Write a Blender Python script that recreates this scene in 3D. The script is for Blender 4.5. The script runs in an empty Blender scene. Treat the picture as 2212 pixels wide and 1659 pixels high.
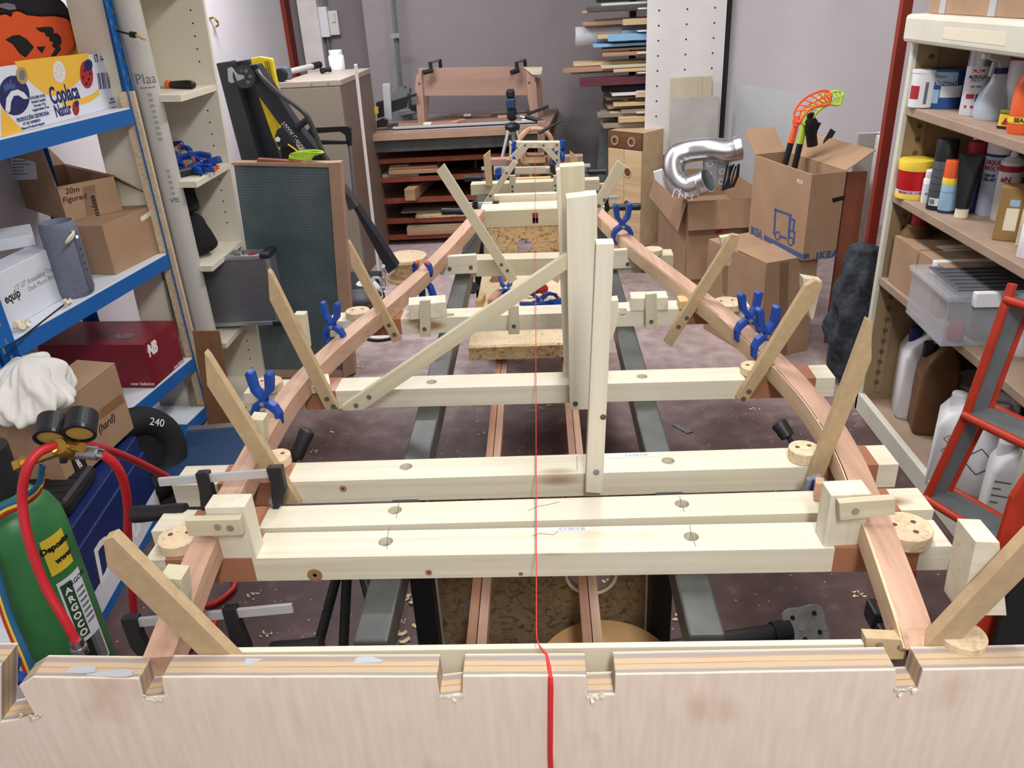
import bpy, bmesh, math, random
from mathutils import Vector, Matrix
random.seed(7)
V=Vector; PI=math.pi
C=bpy.context.scene.collection
# ------------------------------------------------------------------ camera model
F=1720.0; CX,CY=1106.0,829.5; CAM=V((0,0,1.5))
_dy=V(((1155-CX)/F,-(-20-CY)/F,1)).normalized()
_x=V((1,.034,0)); _x.z=-(_x.x*_dy.x+_x.y*_dy.y)/_dy.z; _x.normalize()
_z=_x.cross(_dy)
if _z.y<0: _z=-_z
RM=Matrix((_x,_dy,_z))          # camera (right,up,forward) -> world
def ray(px,py): return RM@V(((px-CX)/F,-(py-CY)/F,1))
def P(px,py,X=None,Y=None,Z=None):
    d=ray(px,py)
    t=(X-CAM.x)/d.x if X is not None else (Y-CAM.y)/d.y if Y is not None else (Z-CAM.z)/d.z
    return CAM+d*t
def PO(px,py,o,n):
    d=ray(px,py); return CAM+d*((V(o)-CAM).dot(V(n))/d.dot(V(n)))
def proj(p):
    c=RM.transposed()@(V(p)-CAM); return CX+F*c.x/c.z, CY-F*c.y/c.z
def HT(p,ypx):                   # height above p whose picture row is ypx
    a,b=-.2,2.0
    for _ in range(40):
        m=(a+b)/2
        if proj(V(p)+V((0,0,m)))[1]>ypx: a=m
        else: b=m
    return (a+b)/2
cam=bpy.data.cameras.new('camera'); co=bpy.data.objects.new('camera',cam); C.objects.link(co)
cam.sensor_width=36; cam.sensor_fit='HORIZONTAL'; cam.lens=F/2212*36; cam.clip_start=.05; cam.clip_end=60
r_,u_,f_=[V((RM[0][i],RM[1][i],RM[2][i])) for i in range(3)]
co.matrix_world=Matrix(((r_.x,u_.x,-f_.x,CAM.x),(r_.y,u_.y,-f_.y,CAM.y),(r_.z,u_.z,-f_.z,CAM.z),(0,0,0,1)))
sc=bpy.context.scene; sc.camera=co
# ------------------------------------------------------------------ materials
def lin(c):
    return tuple(((v/255)/12.92 if v/255<=.04045 else ((v/255+.055)/1.055)**2.4) for v in c)+(1,)
MAT={}
def base_mat(name):
    m=bpy.data.materials.new(name); m.use_nodes=True; nt=m.node_tree
    return m,nt,nt.nodes['Principled BSDF']
def N(nt,t,**k):
    n=nt.nodes.new(t)
    for a,v in k.items():
        if a in n.inputs: n.inputs[a].default_value=v
        else: setattr(n,a,v)
    return n
def L(nt,a,b): nt.links.new(a,b)
def coords(nt,scale,rnd=True):
    tc=N(nt,'ShaderNodeTexCoord'); mp=N(nt,'ShaderNodeMapping'); mp.inputs['Scale'].default_value=scale
    L(nt,tc.outputs['Object'],mp.inputs['Vector'])
    if rnd:
        oi=N(nt,'ShaderNodeObjectInfo'); mu=N(nt,'ShaderNodeMath',operation='MULTIPLY'); mu.inputs[1].default_value=37
        L(nt,oi.outputs['Random'],mu.inputs[0])
        cb=N(nt,'ShaderNodeCombineXYZ')
        for i in range(3): L(nt,mu.outputs[0],cb.inputs[i])
        L(nt,cb.outputs[0],mp.inputs['Location'])
    return mp.outputs['Vector']
def ramp(nt,fac,stops):
    r=N(nt,'ShaderNodeValToRGB'); e=r.color_ramp.elements
    while len(e)<len(stops): e.new(.5)
    for i,(p,c) in enumerate(stops): e[i].position=p; e[i].color=lin(c)
    L(nt,fac,r.inputs['Fac']); return r.outputs['Color']
def mixc(nt,fac,a,b,mode='MIX'):
    m=N(nt,'ShaderNodeMix',data_type='RGBA',blend_type=mode)
    if isinstance(fac,(int,float)): m.inputs[0].default_value=fac
    else: L(nt,fac,m.inputs[0])
    for s,v in ((6,a),(7,b)):
        if isinstance(v,tuple): m.inputs[s].default_value=lin(v) if len(v)==3 else v
        else: L(nt,v,m.inputs[s])
    return m.outputs[2]
def plain(name,c,rough=.5,metal=0,alpha=1,trans=0,noise=.0,scale=30,emit=0,bump=0,ior=1.45,coat=0):
    m,nt,b=base_mat(name); b.inputs['Base Color'].default_value=lin(c); b.inputs['Roughness'].default_value=rough
    b.inputs['Metallic'].default_value=metal; b.inputs['Transmission Weight'].default_value=trans; b.inputs['Alpha'].default_value=alpha
    b.inputs['IOR'].default_value=ior; b.inputs['Coat Weight'].default_value=coat
    if noise or bump:
        v=coords(nt,(scale,)*3); n=N(nt,'ShaderNodeTexNoise'); n.inputs['Detail'].default_value=5; n.inputs['Scale'].default_value=1; L(nt,v,n.inputs['Vector'])
        if noise:
            d=tuple(max(0,int(x*(1-noise))) for x in c); h=tuple(min(255,int(x*(1+noise*.6))) for x in c)
            L(nt,ramp(nt,n.outputs['Fac'],[(.3,d),(.7,h)]),b.inputs['Base Color'])
        if bump:
            bp=N(nt,'ShaderNodeBump'); bp.inputs['Strength'].default_value=bump; bp.inputs['Distance'].default_value=.004; L(nt,n.outputs['Fac'],bp.inputs['Height']); L(nt,bp.outputs[0],b.inputs['Normal'])
    if emit:
        b.inputs['Emission Color'].default_value=lin(c); b.inputs['Emission Strength'].default_value=emit
    MAT[name]=m; return m
def wood(name,lo,hi,line,knot=None,rough=.6,sx=1.2,s=22,amt=.5,ydir=False):
    sv=lambda a,b:(b,a,b) if ydir else (a,b,b)
    m,nt,b=base_mat(name); b.inputs['Roughness'].default_value=rough
    v=coords(nt,sv(sx,s)); n=N(nt,'ShaderNodeTexNoise',Scale=1.0,Detail=4.0); L(nt,v,n.inputs['Vector'])
    col=ramp(nt,n.outputs['Fac'],[(.3,lo),(.68,hi)])
    v2=coords(nt,sv(sx*.9,s*3.2)); n2=N(nt,'ShaderNodeTexNoise',Scale=1.0,Detail=3.0,Distortion=.4); L(nt,v2,n2.inputs['Vector'])
    ln=ramp(nt,n2.outputs['Fac'],[(.52,(0,0,0)),(.72,(255,255,255))])
    mm=N(nt,'ShaderNodeMath',operation='MULTIPLY'); mm.inputs[1].default_value=amt; L(nt,ln,mm.inputs[0])
    col=mixc(nt,mm.outputs[0],col,line)
    if knot:
        v3=coords(nt,(2.2,7,7)); vo=N(nt,'ShaderNodeTexVoronoi',Scale=1.0); L(nt,v3,vo.inputs['Vector'])
        kf=ramp(nt,vo.outputs['Distance'],[(.06,(255,255,255)),(.13,(0,0,0))]); col=mixc(nt,kf,col,knot)
    L(nt,col,b.inputs['Base Color'])
    bp=N(nt,'ShaderNodeBump',Strength=.12,Distance=.002); L(nt,n2.outputs['Fac'],bp.inputs['Height']); L(nt,bp.outputs[0],b.inputs['Normal'])
    MAT[name]=m; return m
def osb(name,lo,mid,hi,s=38):
    m,nt,b=base_mat(name); b.inputs['Roughness'].default_value=.7
    v=coords(nt,(s,s*1.0,s)); n0=N(nt,'ShaderNodeTexNoise',Scale=.35,Detail=2.0); L(nt,v,n0.inputs['Vector'])
    ma=N(nt,'ShaderNodeVectorMath',operation='MULTIPLY_ADD'); L(nt,n0.outputs['Color'],ma.inputs[0]); ma.inputs[1].default_value=(5,5,5); L(nt,v,ma.inputs[2])
    cs=[]
    for k,(a,c) in enumerate(((.5,1.7),(1.7,.5))):
        mp=N(nt,'ShaderNodeMapping'); mp.inputs['Scale'].default_value=(a,c,1.2); mp.inputs['Rotation'].default_value=(.3*k,.2,.5+.4*k); L(nt,ma.outputs[0],mp.inputs['Vector'])
        vo=N(nt,'ShaderNodeTexVoronoi',Scale=1.1); L(nt,mp.outputs[0],vo.inputs['Vector']); sp=N(nt,'ShaderNodeSeparateColor'); L(nt,vo.outputs['Color'],sp.inputs[0])
        cs.append(ramp(nt,sp.outputs[0],[(.0,lo),(.22,mid),(1,hi)]))
    nm=N(nt,'ShaderNodeTexNoise',Scale=.8,Detail=1.0); L(nt,v,nm.inputs['Vector'])
    col=mixc(nt,ramp(nt,nm.outputs['Fac'],[(.49,(0,0,0)),(.51,(255,255,255))]),cs[0],cs[1])
    v2=coords(nt,(s*.6,s*5,s*2)); n=N(nt,'ShaderNodeTexNoise',Scale=1.0,Detail=4.0); L(nt,v2,n.inputs['Vector'])
    f=ramp(nt,n.outputs['Fac'],[(.3,(0,0,0)),(.42,(255,255,255))]); col=mixc(nt,f,lo,col)
    L(nt,col,b.inputs['Base Color']); MAT[name]=m; return m
wood('pine',(208,201,178),(220,214,196),(188,174,138),(150,116,80),.55,amt=.4)
wood('pine_warm',(205,172,118),(222,192,140),(180,142,92),(140,98,60),.55)
wood('pine_dull',(190,182,154),(202,194,168),(174,160,124),(140,112,82),.6,amt=.4)
wood('fir',(184,142,112),(202,162,134),(166,122,96),None,.55,s=34,amt=.4)
wood('fir_dark',(170,122,98),(194,146,120),(130,88,66),None,.6,s=30,amt=.7)
wood('fir_y',(184,146,122),(202,166,142),(156,116,94),None,.55,s=34,amt=.45,ydir=True)
wood('fir_y_dark',(166,120,96),(188,142,116),(128,86,64),None,.6,s=30,amt=.6,ydir=True)
wood('fir_y_pale',(214,184,148),(228,202,168),(196,158,124),None,.55,s=26,amt=.4,ydir=True)
wood('fir_pale',(216,186,150),(230,204,170),(196,158,124),None,.55,s=26,amt=.5)
wood('old_wood',(150,118,92),(176,142,112),(112,84,62),(90,62,44),.75)
wood('grey_wood',(140,126,112),(164,150,134),(112,98,84),None,.8)
wood('ply_pink',(154,124,109),(170,139,123),(140,109,94),None,.7,s=9,amt=.3)
wood('chest_pine',(196,168,128),(212,186,146),(170,138,98),(120,84,54),.6)
wood('dark_wood',(92,60,40),(118,80,54),(60,38,26),None,.6)
plain('mdf',(178,154,118),.75,noise=.05,scale=60); plain('mdf_edge',(196,172,134),.8,noise=.05,scale=90)
plain('fibre_brown',(138,98,66),.8,noise=.06,scale=40); plain('tan_disc',(200,160,110),.7,noise=.04,scale=20)
plain('tape_brown',(160,110,82),.35,noise=.03,scale=10)
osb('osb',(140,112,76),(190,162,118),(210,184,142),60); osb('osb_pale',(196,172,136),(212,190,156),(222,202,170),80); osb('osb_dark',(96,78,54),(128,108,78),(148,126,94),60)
plain('cardboard',(166,134,106),.85,noise=.05,scale=8); plain('cardboard_dark',(136,108,86),.9,noise=.06,scale=8); plain('cardboard_in',(120,92,70),.9)
plain('steel_dark',(78,81,79),.45,.3,noise=.14,scale=14); plain('steel_black',(40,42,46),.4,.4,noise=.1,scale=14)
plain('black_plastic',(30,31,34),.45); plain('black_matt',(24,24,27),.8); plain('black_gloss',(26,28,34),.3)
plain('blue_plastic',(22,66,150),.38); plain('blue_navy',(24,40,96),.45); plain('orange_plastic',(232,110,48),.5)
plain('chrome',(200,202,206),.22,1); plain('alu',(196,200,206),.38,.9); plain('brass',(190,152,74),.32,.9); plain('zinc',(170,174,178),.4,.9)
plain('white_paint',(228,226,226),.55); plain('white_plastic',(228,230,234),.4); plain('cream_lam',(222,216,198),.5)
plain('shelf_blue',(16,94,168),.42); plain('shelf_white',(226,230,238),.45); plain('grey_speaker',(112,118,134),.75,noise=.08,scale=160)
plain('red_gloss',(122,20,38),.4); plain('red_paint',(176,54,34),.45,noise=.08,scale=30); plain('grey_paint',(104,110,112),.5,noise=.08,scale=24)
plain('red_hose',(186,36,44),.4); plain('red_string',(206,48,46),.6); plain('green_paint',(58,124,72),.38,noise=.08,scale=9)
plain('yellow',(232,200,60),.6); plain('yellow_sling',(236,206,50),.7,noise=.06,scale=50); plain('lime',(186,226,70),.5); plain('black_ink',(22,22,26),.7); plain('white_ink',(236,236,236),.6)
plain('navy_ink',(30,34,92),.6); plain('grey_ink',(110,110,114),.7); plain('blue_ink',(66,86,132),.7); plain('red_ink',(168,40,48),.6); plain('green_ink',(40,74,48),.7)
plain('banana_yellow',(232,182,62),.7); plain('carton_white',(214,218,228),.7); plain('felt_orange',(214,84,36),.95,noise=.03,scale=90); plain('felt_black',(20,20,22),.95)
plain('cloth_white',(222,220,214),.9,noise=.03,scale=12); plain('cloth_black',(22,22,24),.95,bump=.4,scale=60); plain('tube_grey',(186,184,178),.6)
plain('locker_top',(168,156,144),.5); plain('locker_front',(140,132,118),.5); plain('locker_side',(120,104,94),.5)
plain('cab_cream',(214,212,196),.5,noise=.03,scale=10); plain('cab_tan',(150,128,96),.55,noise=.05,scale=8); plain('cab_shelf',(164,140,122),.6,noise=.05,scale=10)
plain('orange_steel',(126,64,44),.5,noise=.15,scale=12); plain('maroon_steel',(98,44,58),.5,noise=.1,scale=20)
plain('fur',(56,60,68),.95,noise=.35,scale=45,bump=.8); plain('duct',(214,216,220),.3,1)
plain('clear_plastic',(205,208,216),.3,alpha=.3); plain('clear_glass',(196,206,208),.12,alpha=.3); plain('hazy_plastic',(196,198,204),.5,alpha=.75)
plain('sheet_white',(222,220,218),.55,noise=.03,scale=5); plain('foam_blue',(132,180,214),.8); plain('brown_jug',(110,78,46),.5); plain('orange_label',(230,100,50),.5)
plain('moss_panel',(82,98,100),.35,noise=.12,scale=18); plain('frame_tan',(170,138,114),.7,noise=.04,scale=10); plain('red_brown',(150,88,64),.6,noise=.06,scale=10)
plain('led',(150,190,255),.4,emit=6); plain('trim_red',(132,44,30),.55); plain('pink_print',(150,90,124),.5); plain('gauge_face',(176,150,80),.35)
plain('rubber_orange',(226,92,44),.4); plain('ivory',(226,218,196),.7)
def weave():
    m,nt,b=base_mat('woven_glass'); b.inputs['Roughness'].default_value=.3
    v=coords(nt,(1,1,1),False); br=N(nt,'ShaderNodeTexBrick'); br.offset=0; br.inputs['Color1'].default_value=lin((78,92,96)); br.inputs['Color2'].default_value=lin((72,88,92)); br.inputs['Mortar'].default_value=lin((106,118,122))
    br.inputs['Scale'].default_value=44; br.inputs['Mortar Size'].default_value=.06; br.inputs['Brick Width'].default_value=.5; br.inputs['Row Height'].default_value=.5
    L(nt,v,br.inputs['Vector']); n=N(nt,'ShaderNodeTexNoise',Scale=5.0,Detail=4.0); L(nt,v,n.inputs['Vector'])
    f=ramp(nt,n.outputs['Fac'],[(.38,(0,0,0)),(.62,(255,255,255))])
    L(nt,mixc(nt,f,(74,90,94),br.outputs['Color']),b.inputs['Base Color']); MAT['woven_glass']=m
weave()
plain('bar_steel',(206,210,214),.42,.55); plain('screw_steel',(104,100,92),.45,.4)
# ------------------------------------------------------------------ mesh helpers
class B:
    def __init__(s): s.bm=bmesh.new()
    def verts(s,ps): return [s.bm.verts.new(p) for p in ps]
    def face(s,vs):
        try: return s.bm.faces.new(vs)
        except ValueError: return None
    def hexa(s,p):          # 4 bottom, 4 top
        v=s.verts(p)
        for f in ((3,2,1,0),(4,5,6,7),(0,1,5,4),(1,2,6,5),(2,3,7,6),(3,0,4,7)): s.face([v[i] for i in f])
        return s
    def box(s,x0,x1,y0,y1,z0,z1,M=None):
        p=[V(q) for q in ((x0,y0,z0),(x1,y0,z0),(x1,y1,z0),(x0,y1,z0),(x0,y0,z1),(x1,y0,z1),(x1,y1,z1),(x0,y1,z1))]
        if M: p=[M@q for q in p]
        return s.hexa(p)
    def ring(s,c,ax,r,n,up=None):
        ax=V(ax).normalized(); a=(V(up) if up else (V((0,0,1)) if abs(ax.z)<.9 else V((1,0,0)))).cross(ax).normalized(); b=ax.cross(a)
        return s.verts([V(c)+a*(r*math.cos(2*PI*i/n))+b*(r*math.sin(2*PI*i/n)) for i in range(n)])
    def skin(s,rings,cap=(True,True),closed=False):
        n=len(rings[0]); rr=rings+[rings[0]] if closed else rings
        for a,b in zip(rr,rr[1:]):
            for i in range(n): s.face([a[i],a[(i+1)%n],b[(i+1)%n],b[i]])
        if not closed:
            if cap[0]: s.face(rings[0][::-1])
            if cap[1]: s.face(rings[-1])
        return s
    def cyl(s,p0,p1,r0,r1=None,n=20,cap=(True,True)):
        p0,p1=V(p0),V(p1); d=p1-p0
        return s.skin([s.ring(p0,d,r0,n),s.ring(p1,d,r0 if r1 is None else r1,n)],cap)
    def tube(s,pts,r,n=10,cap=(True,True),closed=False):
        pts=[V(p) for p in pts]; rings=[]; up=None
        for i,p in enumerate(pts):
            a=pts[i-1] if (i>0 or closed) else p; b=pts[(i+1)%len(pts)] if (i<len(pts)-1 or closed) else p
            d=(b-a).normalized()
            if up is None: up=V((0,0,1)) if abs(d.z)<.9 else V((1,0,0))
            x=up.cross(d); 
            if x.length<1e-5: x=V((1,0,.1)).cross(d)
            x.normalize(); y=d.cross(x); up=y
            rad=r[i] if isinstance(r,(list,tuple)) else r
            rings.append(s.verts([p+x*(rad*math.cos(2*PI*k/n))+y*(rad*math.sin(2*PI*k/n)) for k in range(n)]))
        return s.skin(rings,cap,closed)
    def sweep(s,pts,w,h,up=(0,0,1),cap=(True,True)):
        pts=[V(p) for p in pts]; rings=[]
        for i,p in enumerate(pts):
            d=(pts[min(i+1,len(pts)-1)]-pts[max(i-1,0)]).normalized(); x=d.cross(V(up)).normalized(); y=x.cross(d)
            ww=w[i] if isinstance(w,(list,tuple)) else w
            rings.append(s.verts([p-x*ww/2-y*h,p+x*ww/2-y*h,p+x*ww/2,p-x*ww/2]))
        return s.skin(rings,cap)
    def prism(s,poly,z0,z1,M=None):
        a=[V((x,y,z0)) for x,y in poly]; b=[V((x,y,z1)) for x,y in poly]
        if M: a=[M@q for q in a]; b=[M@q for q in b]
        va,vb=s.verts(a),s.verts(b); n=len(poly)
        s.face(va[::-1]); s.face(vb)
        for i in range(n): s.face([va[i],va[(i+1)%n],vb[(i+1)%n],vb[i]])
        return s
    def lathe(s,prof,n=24,c=(0,0,0),M=None,cap=(True,True)):
        rings=[]
        for r,z in prof:
            ps=[V((r*math.cos(2*PI*i/n),r*math.sin(2*PI*i/n),z))+V(c) for i in range(n)]
            rings.append(s.verts([M@p for p in ps] if M else ps))
        return s.skin(rings,cap)
    def grid(s,fn,nu,nv,cu=False):
        g=[[s.bm.verts.new(fn(i/(nu if cu else nu-1),j/(nv-1))) for j in range(nv)] for i in range(nu)]
        for i in range(nu if cu else nu-1):
            for j in range(nv-1): s.face([g[i][j],g[(i+1)%nu][j],g[(i+1)%nu][j+1],g[i][j+1]])
        return s
WM={}
def reg(o,M,par):
    WM[o]=M.copy()
    if par is not None: o.parent=par; o.matrix_basis=WM[par].inverted()@M
    else: o.matrix_basis=M
def tag(o,lab=None,cat=None,grp=None,kind=None):
    if lab: o['label']=lab
    if cat: o['category']=cat
    if grp: o['group']=grp
    if kind: o['kind']=kind
    return o
def obj(name,b,mat,par=None,M=None,bev=0,sm=False,lab=None,cat=None,grp=None,kind=None,ang=40,sub=0,solid=0):
    bm=b.bm; bmesh.ops.recalc_face_normals(bm,faces=bm.faces[:])
    me=bpy.data.meshes.new(name)
    if M is None:
        xs=[v.co for v in bm.verts]; c=V(((min(p.x for p in xs)+max(p.x for p in xs))/2,(min(p.y for p in xs)+max(p.y for p in xs))/2,min(p.z for p in xs)))
        bmesh.ops.translate(bm,verts=bm.verts[:],vec=-c); M=Matrix.Translation(c)
    bm.to_mesh(me); bm.free()
    ms=mat if isinstance(mat,(list,tuple)) else [mat]
    for k in ms: me.materials.append(MAT[k])
    o=bpy.data.objects.new(name,me); C.objects.link(o); reg(o,M,par); tag(o,lab,cat,grp,kind)
    if sm:
        for p in me.polygons: p.use_smooth=True
        try: me.set_sharp_from_angle(angle=math.radians(ang))
        except Exception: pass
    if solid:
        m=o.modifiers.new('s','SOLIDIFY'); m.thickness=solid; m.offset=0
    if bev:
        m=o.modifiers.new('b','BEVEL'); m.width=bev; m.segments=2; m.limit_method='ANGLE'; m.angle_limit=math.radians(35)
    if sub:
        m=o.modifiers.new('u','SUBSURF'); m.levels=sub; m.render_levels=sub
    return o
def thing(name,lab,cat,loc=(0,0,0),grp=None,M=None):
    o=bpy.data.objects.new(name,None); o.empty_display_size=.05; C.objects.link(o)
    reg(o,M if M is not None else Matrix.Translation(V(loc)),None); return tag(o,lab,cat,grp)
def frame(o,x,z=None,y=None):
    x=V(x).normalized()
    if z is not None:
        z=V(z); z=(z-x*z.dot(x)).normalized(); y=z.cross(x)
    else:
        y=V(y); y=(y-x*y.dot(x)).normalized(); z=x.cross(y)
    o=V(o); return Matrix(((x.x,y.x,z.x,o.x),(x.y,y.y,z.y,o.y),(x.z,y.z,z.z,o.z),(0,0,0,1)))
def board(name,p0,p1,w,t,mat,nrm,par=None,bev=.0012,**k):
    M=frame(p0,V(p1)-V(p0),z=nrm); Ln=(V(p1)-V(p0)).length
    return obj(name,B().box(0,Ln,-w/2,w/2,-t,0),mat,par,M,bev,**k)
def plate(name,px,t,mat,par=None,X=None,Y=None,Z=None,o=None,n=None,g=(0,1),bev=.001,**k):
    if n is None:
        n=V((1,0,0)) if X is not None else V((0,1,0)) if Y is not None else V((0,0,1)); pts=[P(a,b,X,Y,Z) for a,b in px]
    else: pts=[PO(a,b,o,n) for a,b in px]; n=V(n)
    if n.dot(CAM-pts[0])<0: n=-n
    M=frame(pts[g[0]],pts[g[1]]-pts[g[0]],z=n); Mi=M.inverted(); q=[Mi@p for p in pts]
    return obj(name,B().prism([(v.x,v.y) for v in q],-t,0),mat,par,M,bev,**k)
def boolean(o,cutters):
    tmp=[]
    for b in cutters:
        bmesh.ops.recalc_face_normals(b.bm,faces=b.bm.faces[:]); me=bpy.data.meshes.new('t'); b.bm.to_mesh(me); b.bm.free()
        c=bpy.data.objects.new('t',me); C.objects.link(c); c.matrix_basis=WM[o]; tmp.append(c)
        m=o.modifiers.new('x','BOOLEAN'); m.object=c; m.operation='DIFFERENCE'; m.solver='EXACT'
    pb,pm=o.parent,o.matrix_basis.copy(); o.parent=None; o.matrix_basis=WM[o]
    bv=[m for m in o.modifiers if m.type=='BEVEL']; bw=bv[0].width if bv else 0
    for m in bv: o.modifiers.remove(m)
    dg=bpy.context.evaluated_depsgraph_get(); dg.update()
    me=bpy.data.meshes.new_from_object(o.evaluated_get(dg)); me.name=o.name
    o.modifiers.clear(); o.data=me; o.parent=pb; o.matrix_basis=pm
    for c in tmp: bpy.data.objects.remove(c,do_unlink=True)
def text(s,size,M,mat,par,name='lettering',bend=0,ext=.0004,shear=0,ax='CENTER',sp=1,bold=0,sx=1):
    cu=bpy.data.curves.new('t','FONT'); cu.body=s; cu.size=size; cu.align_x=ax; cu.align_y='CENTER'; cu.extrude=ext; cu.shear=shear; cu.space_character=sp; cu.offset=bold; cu.resolution_u=3
    o=bpy.data.objects.new('t',cu); C.objects.link(o); dg=bpy.context.evaluated_depsgraph_get(); dg.update()
    me=bpy.data.meshes.new_from_object(o.evaluated_get(dg)); bpy.data.objects.remove(o,do_unlink=True)
    for v in me.vertices:
        v.co.x*=sx
        if bend:
            a=v.co.x/bend; zz=v.co.z; v.co.x=(bend+zz)*math.sin(a); v.co.z=(bend+zz)*math.cos(a)-bend
    me.materials.clear(); me.materials.append(MAT[mat])
    o=bpy.data.objects.new(name,me); C.objects.link(o); reg(o,M,par); return o
def screws(pts,nrm,par,r=.0045,mat='screw_steel'):
    for p in pts:
        obj('screw',B().cyl(V(p)-V(nrm)*.003,V(p)+V(nrm)*.0008,r,n=12),mat,par)
def T4(x,y,z): return Matrix.Translation(V((x,y,z)))
def Rz(a): return Matrix.Rotation(a,4,'Z')
def boxfr(a,b,c,z,par_h=None):
    """frame of a box from picture points of three base corners (a the near corner, b and c its neighbours) on height z"""
    A,Bq,Cq=P(*a,Z=z),P(*b,Z=z),P(*c,Z=z); u=(Bq-A); Lu=u.length; u/=Lu
    v=(Cq-A); v=v-u*v.dot(u); Lv=v.length
    if u.x*v.y-u.y*v.x<0: return frame(A,v/Lv,y=u*Lv),Lv,Lu     # keep z up: then x runs towards c
    return frame(A,u,y=v),Lu,Lv
def catmull(pts,n=8):
    pts=[V(p) for p in pts]; out=[]
    q=[pts[0]*2-pts[1]]+pts+[pts[-1]*2-pts[-2]]
    for i in range(1,len(q)-2):
        for k in range(n):
            t=k/n; a,b,c,d=q[i-1],q[i],q[i+1],q[i+2]
            out.append(.5*((2*b)+(c-a)*t+(2*a-5*b+4*c-d)*t*t+(3*b-a-3*c+d)*t**3))
    out.append(pts[-1]); return out
def dup(root,M,lab=None):
    r=root.copy(); C.objects.link(r); r.matrix_basis=M; WM[r]=M.copy()
    if lab: r['label']=lab
    for ch in root.children:
        c=ch.copy(); C.objects.link(c); c.parent=r
        for g in ch.children:
            d=g.copy(); C.objects.link(d); d.parent=c
    return r
# ================================================================== the boat jig
ZB=.68; YN=V((0,-1,0))
def beam(name,lab,pl,pr,h=.047,d=.07,holes=(),tape=(),mat='pine',slot=None,z=ZB):
    A,Bq=P(*pl,Z=z),P(*pr,Z=z); M=frame(A,Bq-A,z=(0,0,1)); Ln=(Bq-A).length
    o=obj(name,B().box(0,Ln,0,d,-h,0),mat,None,M,.0015,lab=lab,cat='wooden beam',grp='cross beams of the boat jig')
    Mi=M.inverted(); cut=[]
    for hp in holes:
        q=Mi@P(*hp,Z=z); cut.append(B().cyl((q.x,q.y,-.016),(q.x,q.y,.02),.0125,n=24))
    if slot: cut.append(slot(Mi))
    if cut: boolean(o,cut)
    for hp in holes:
        q=Mi@P(*hp,Z=z); b=B().cyl((q.x,q.y,-.0158),(q.x,q.y,-.010),.0075,n=6); obj('bolt',b,'zinc',o,M)
    for a,b in tape:
        xa=(Mi@P(a,(pl[1]+pr[1])/2+(a-1100)*(pr[1]-pl[1])/(pr[0]-pl[0]),Z=z)).x; xb=(Mi@P(b,(pl[1]+pr[1])/2+(b-1100)*(pr[1]-pl[1])/(pr[0]-pl[0]),Z=z)).x
        obj('tape_wrap',B().box(max(xa,0),min(xb,Ln),-.0006,d+.0006,-h-.0006,.0006),'tape_brown',o,M,lab='brown tape wrapped round the beam')
    return o,M
def slot7(Mi):
    a=Mi@P(1155,471,Z=.66); b=B(); b.box(a.x-.012,a.x+.012,-.1,.2,-.06,-.014); return b
NB='pale pine cross beam '
b1,M1=beam('cross_beam',NB+'nearest the plywood, carrying two upright blocks',(312,1211),(2058,1180),holes=[(833,1170),(1493,1159)],tape=[(357,545),(1803,1988)])
def sticker(px,par,z=ZB):
    q=[P(a,b,Z=z+.0004) for a,b in px]; b=B(); b.face(b.verts(q)); o=obj('sticker',b,'carton_white',par)
    M=frame((q[0]+q[1]+q[2]+q[3])/4+V((0,0,.0003)),q[1]-q[0],z=(0,0,1)); text('||| || |||||| || ||||',.008,M@T4(.012,.001,0),'navy_ink',par,name='sticker_print',ext=.0001)
sticker([(1168,1148),(1274,1146),(1272,1138),(1168,1140)],b1)
def pencil(px,par,z=ZB,r=.0005):
    pts=[P(a,b,Z=z+.0003) for a,b in px]; obj('pencil_line',B().tube(pts,r,n=4),'grey_ink',par)
pencil([(836,1186),(838,1150),(842,1138)],b1); pencil([(1503,1180),(1492,1148),(1490,1134)],b1); pencil([(1150,1158),(1165,1152),(1195,1155),(1205,1148)],b1)
b2,M2=beam('cross_beam',NB+'just behind the one with the upright blocks',(326,1148),(2018,1101),d=.066,holes=[(853,1102),(1473,1088)],tape=[(400,560),(1800,1945)])
b3,M3=beam('cross_beam',NB+'with the tall narrow stick and dark knot on its front',(371,1049),(1942,1003),h=.05,holes=[(877,1008),(1443,995)],tape=[(470,620),(1765,1897)])
sticker([(1300,990),(1425,985),(1420,978),(1300,982)],b3)
pencil([(856,1120),(862,1085)],b2); pencil([(1478,1106),(1468,1072)],b2); pencil([(1140,1104),(1160,1094),(1185,1090),(1208,1084)],b2); pencil([(1247,1015),(1246,985)],b3)
def fknot(px,Y,par,r=.009):
    p=P(*px,Y=Y); obj('knot',B().lathe([(r*.25,0),(r*.5,.0004),(r*.8,.0004),(r,0)],18,M=frame(p+V((0,.0002,0)),(1,0,0),z=(0,-1,0))),'knot_wood',par,lab='brown knot in the wood')
plain('knot_wood',(150,116,78),.6,noise=.1,scale=200)
for q,par,r in (((680,1243),b1,.013),((926,1237),b1,.006),((1125,1240),b1,.004),((741,1056),b3,.007)): fknot(q,P(q[0],q[1],Y=1).y if False else (WM[par].translation.y+(P(q[0],q[1],Z=ZB).x-WM[par].translation.x)*(WM[par].to_3x3()@V((1,0,0))).y)-.0006,par,r)
b4,M4=beam('cross_beam',NB+'carrying the wide post and the long diagonal brace',(526,850),(1805,816),holes=[(932,825),(1387,813)],tape=[(655,725),(1610,1762)])
b5,M5=beam('cross_beam',NB+'with two strapped blocks standing on it',(709,695),(1620,662),holes=[(972,680),(1345,669)],tape=[(775,866),(1484,1560)])
b6,M6=beam('cross_beam',NB+'with screwed side cheeks, over the tool tray',(980,563),(1455,551),h=.06,tape=[(1385,1412)],mat='pine_dull')
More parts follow.
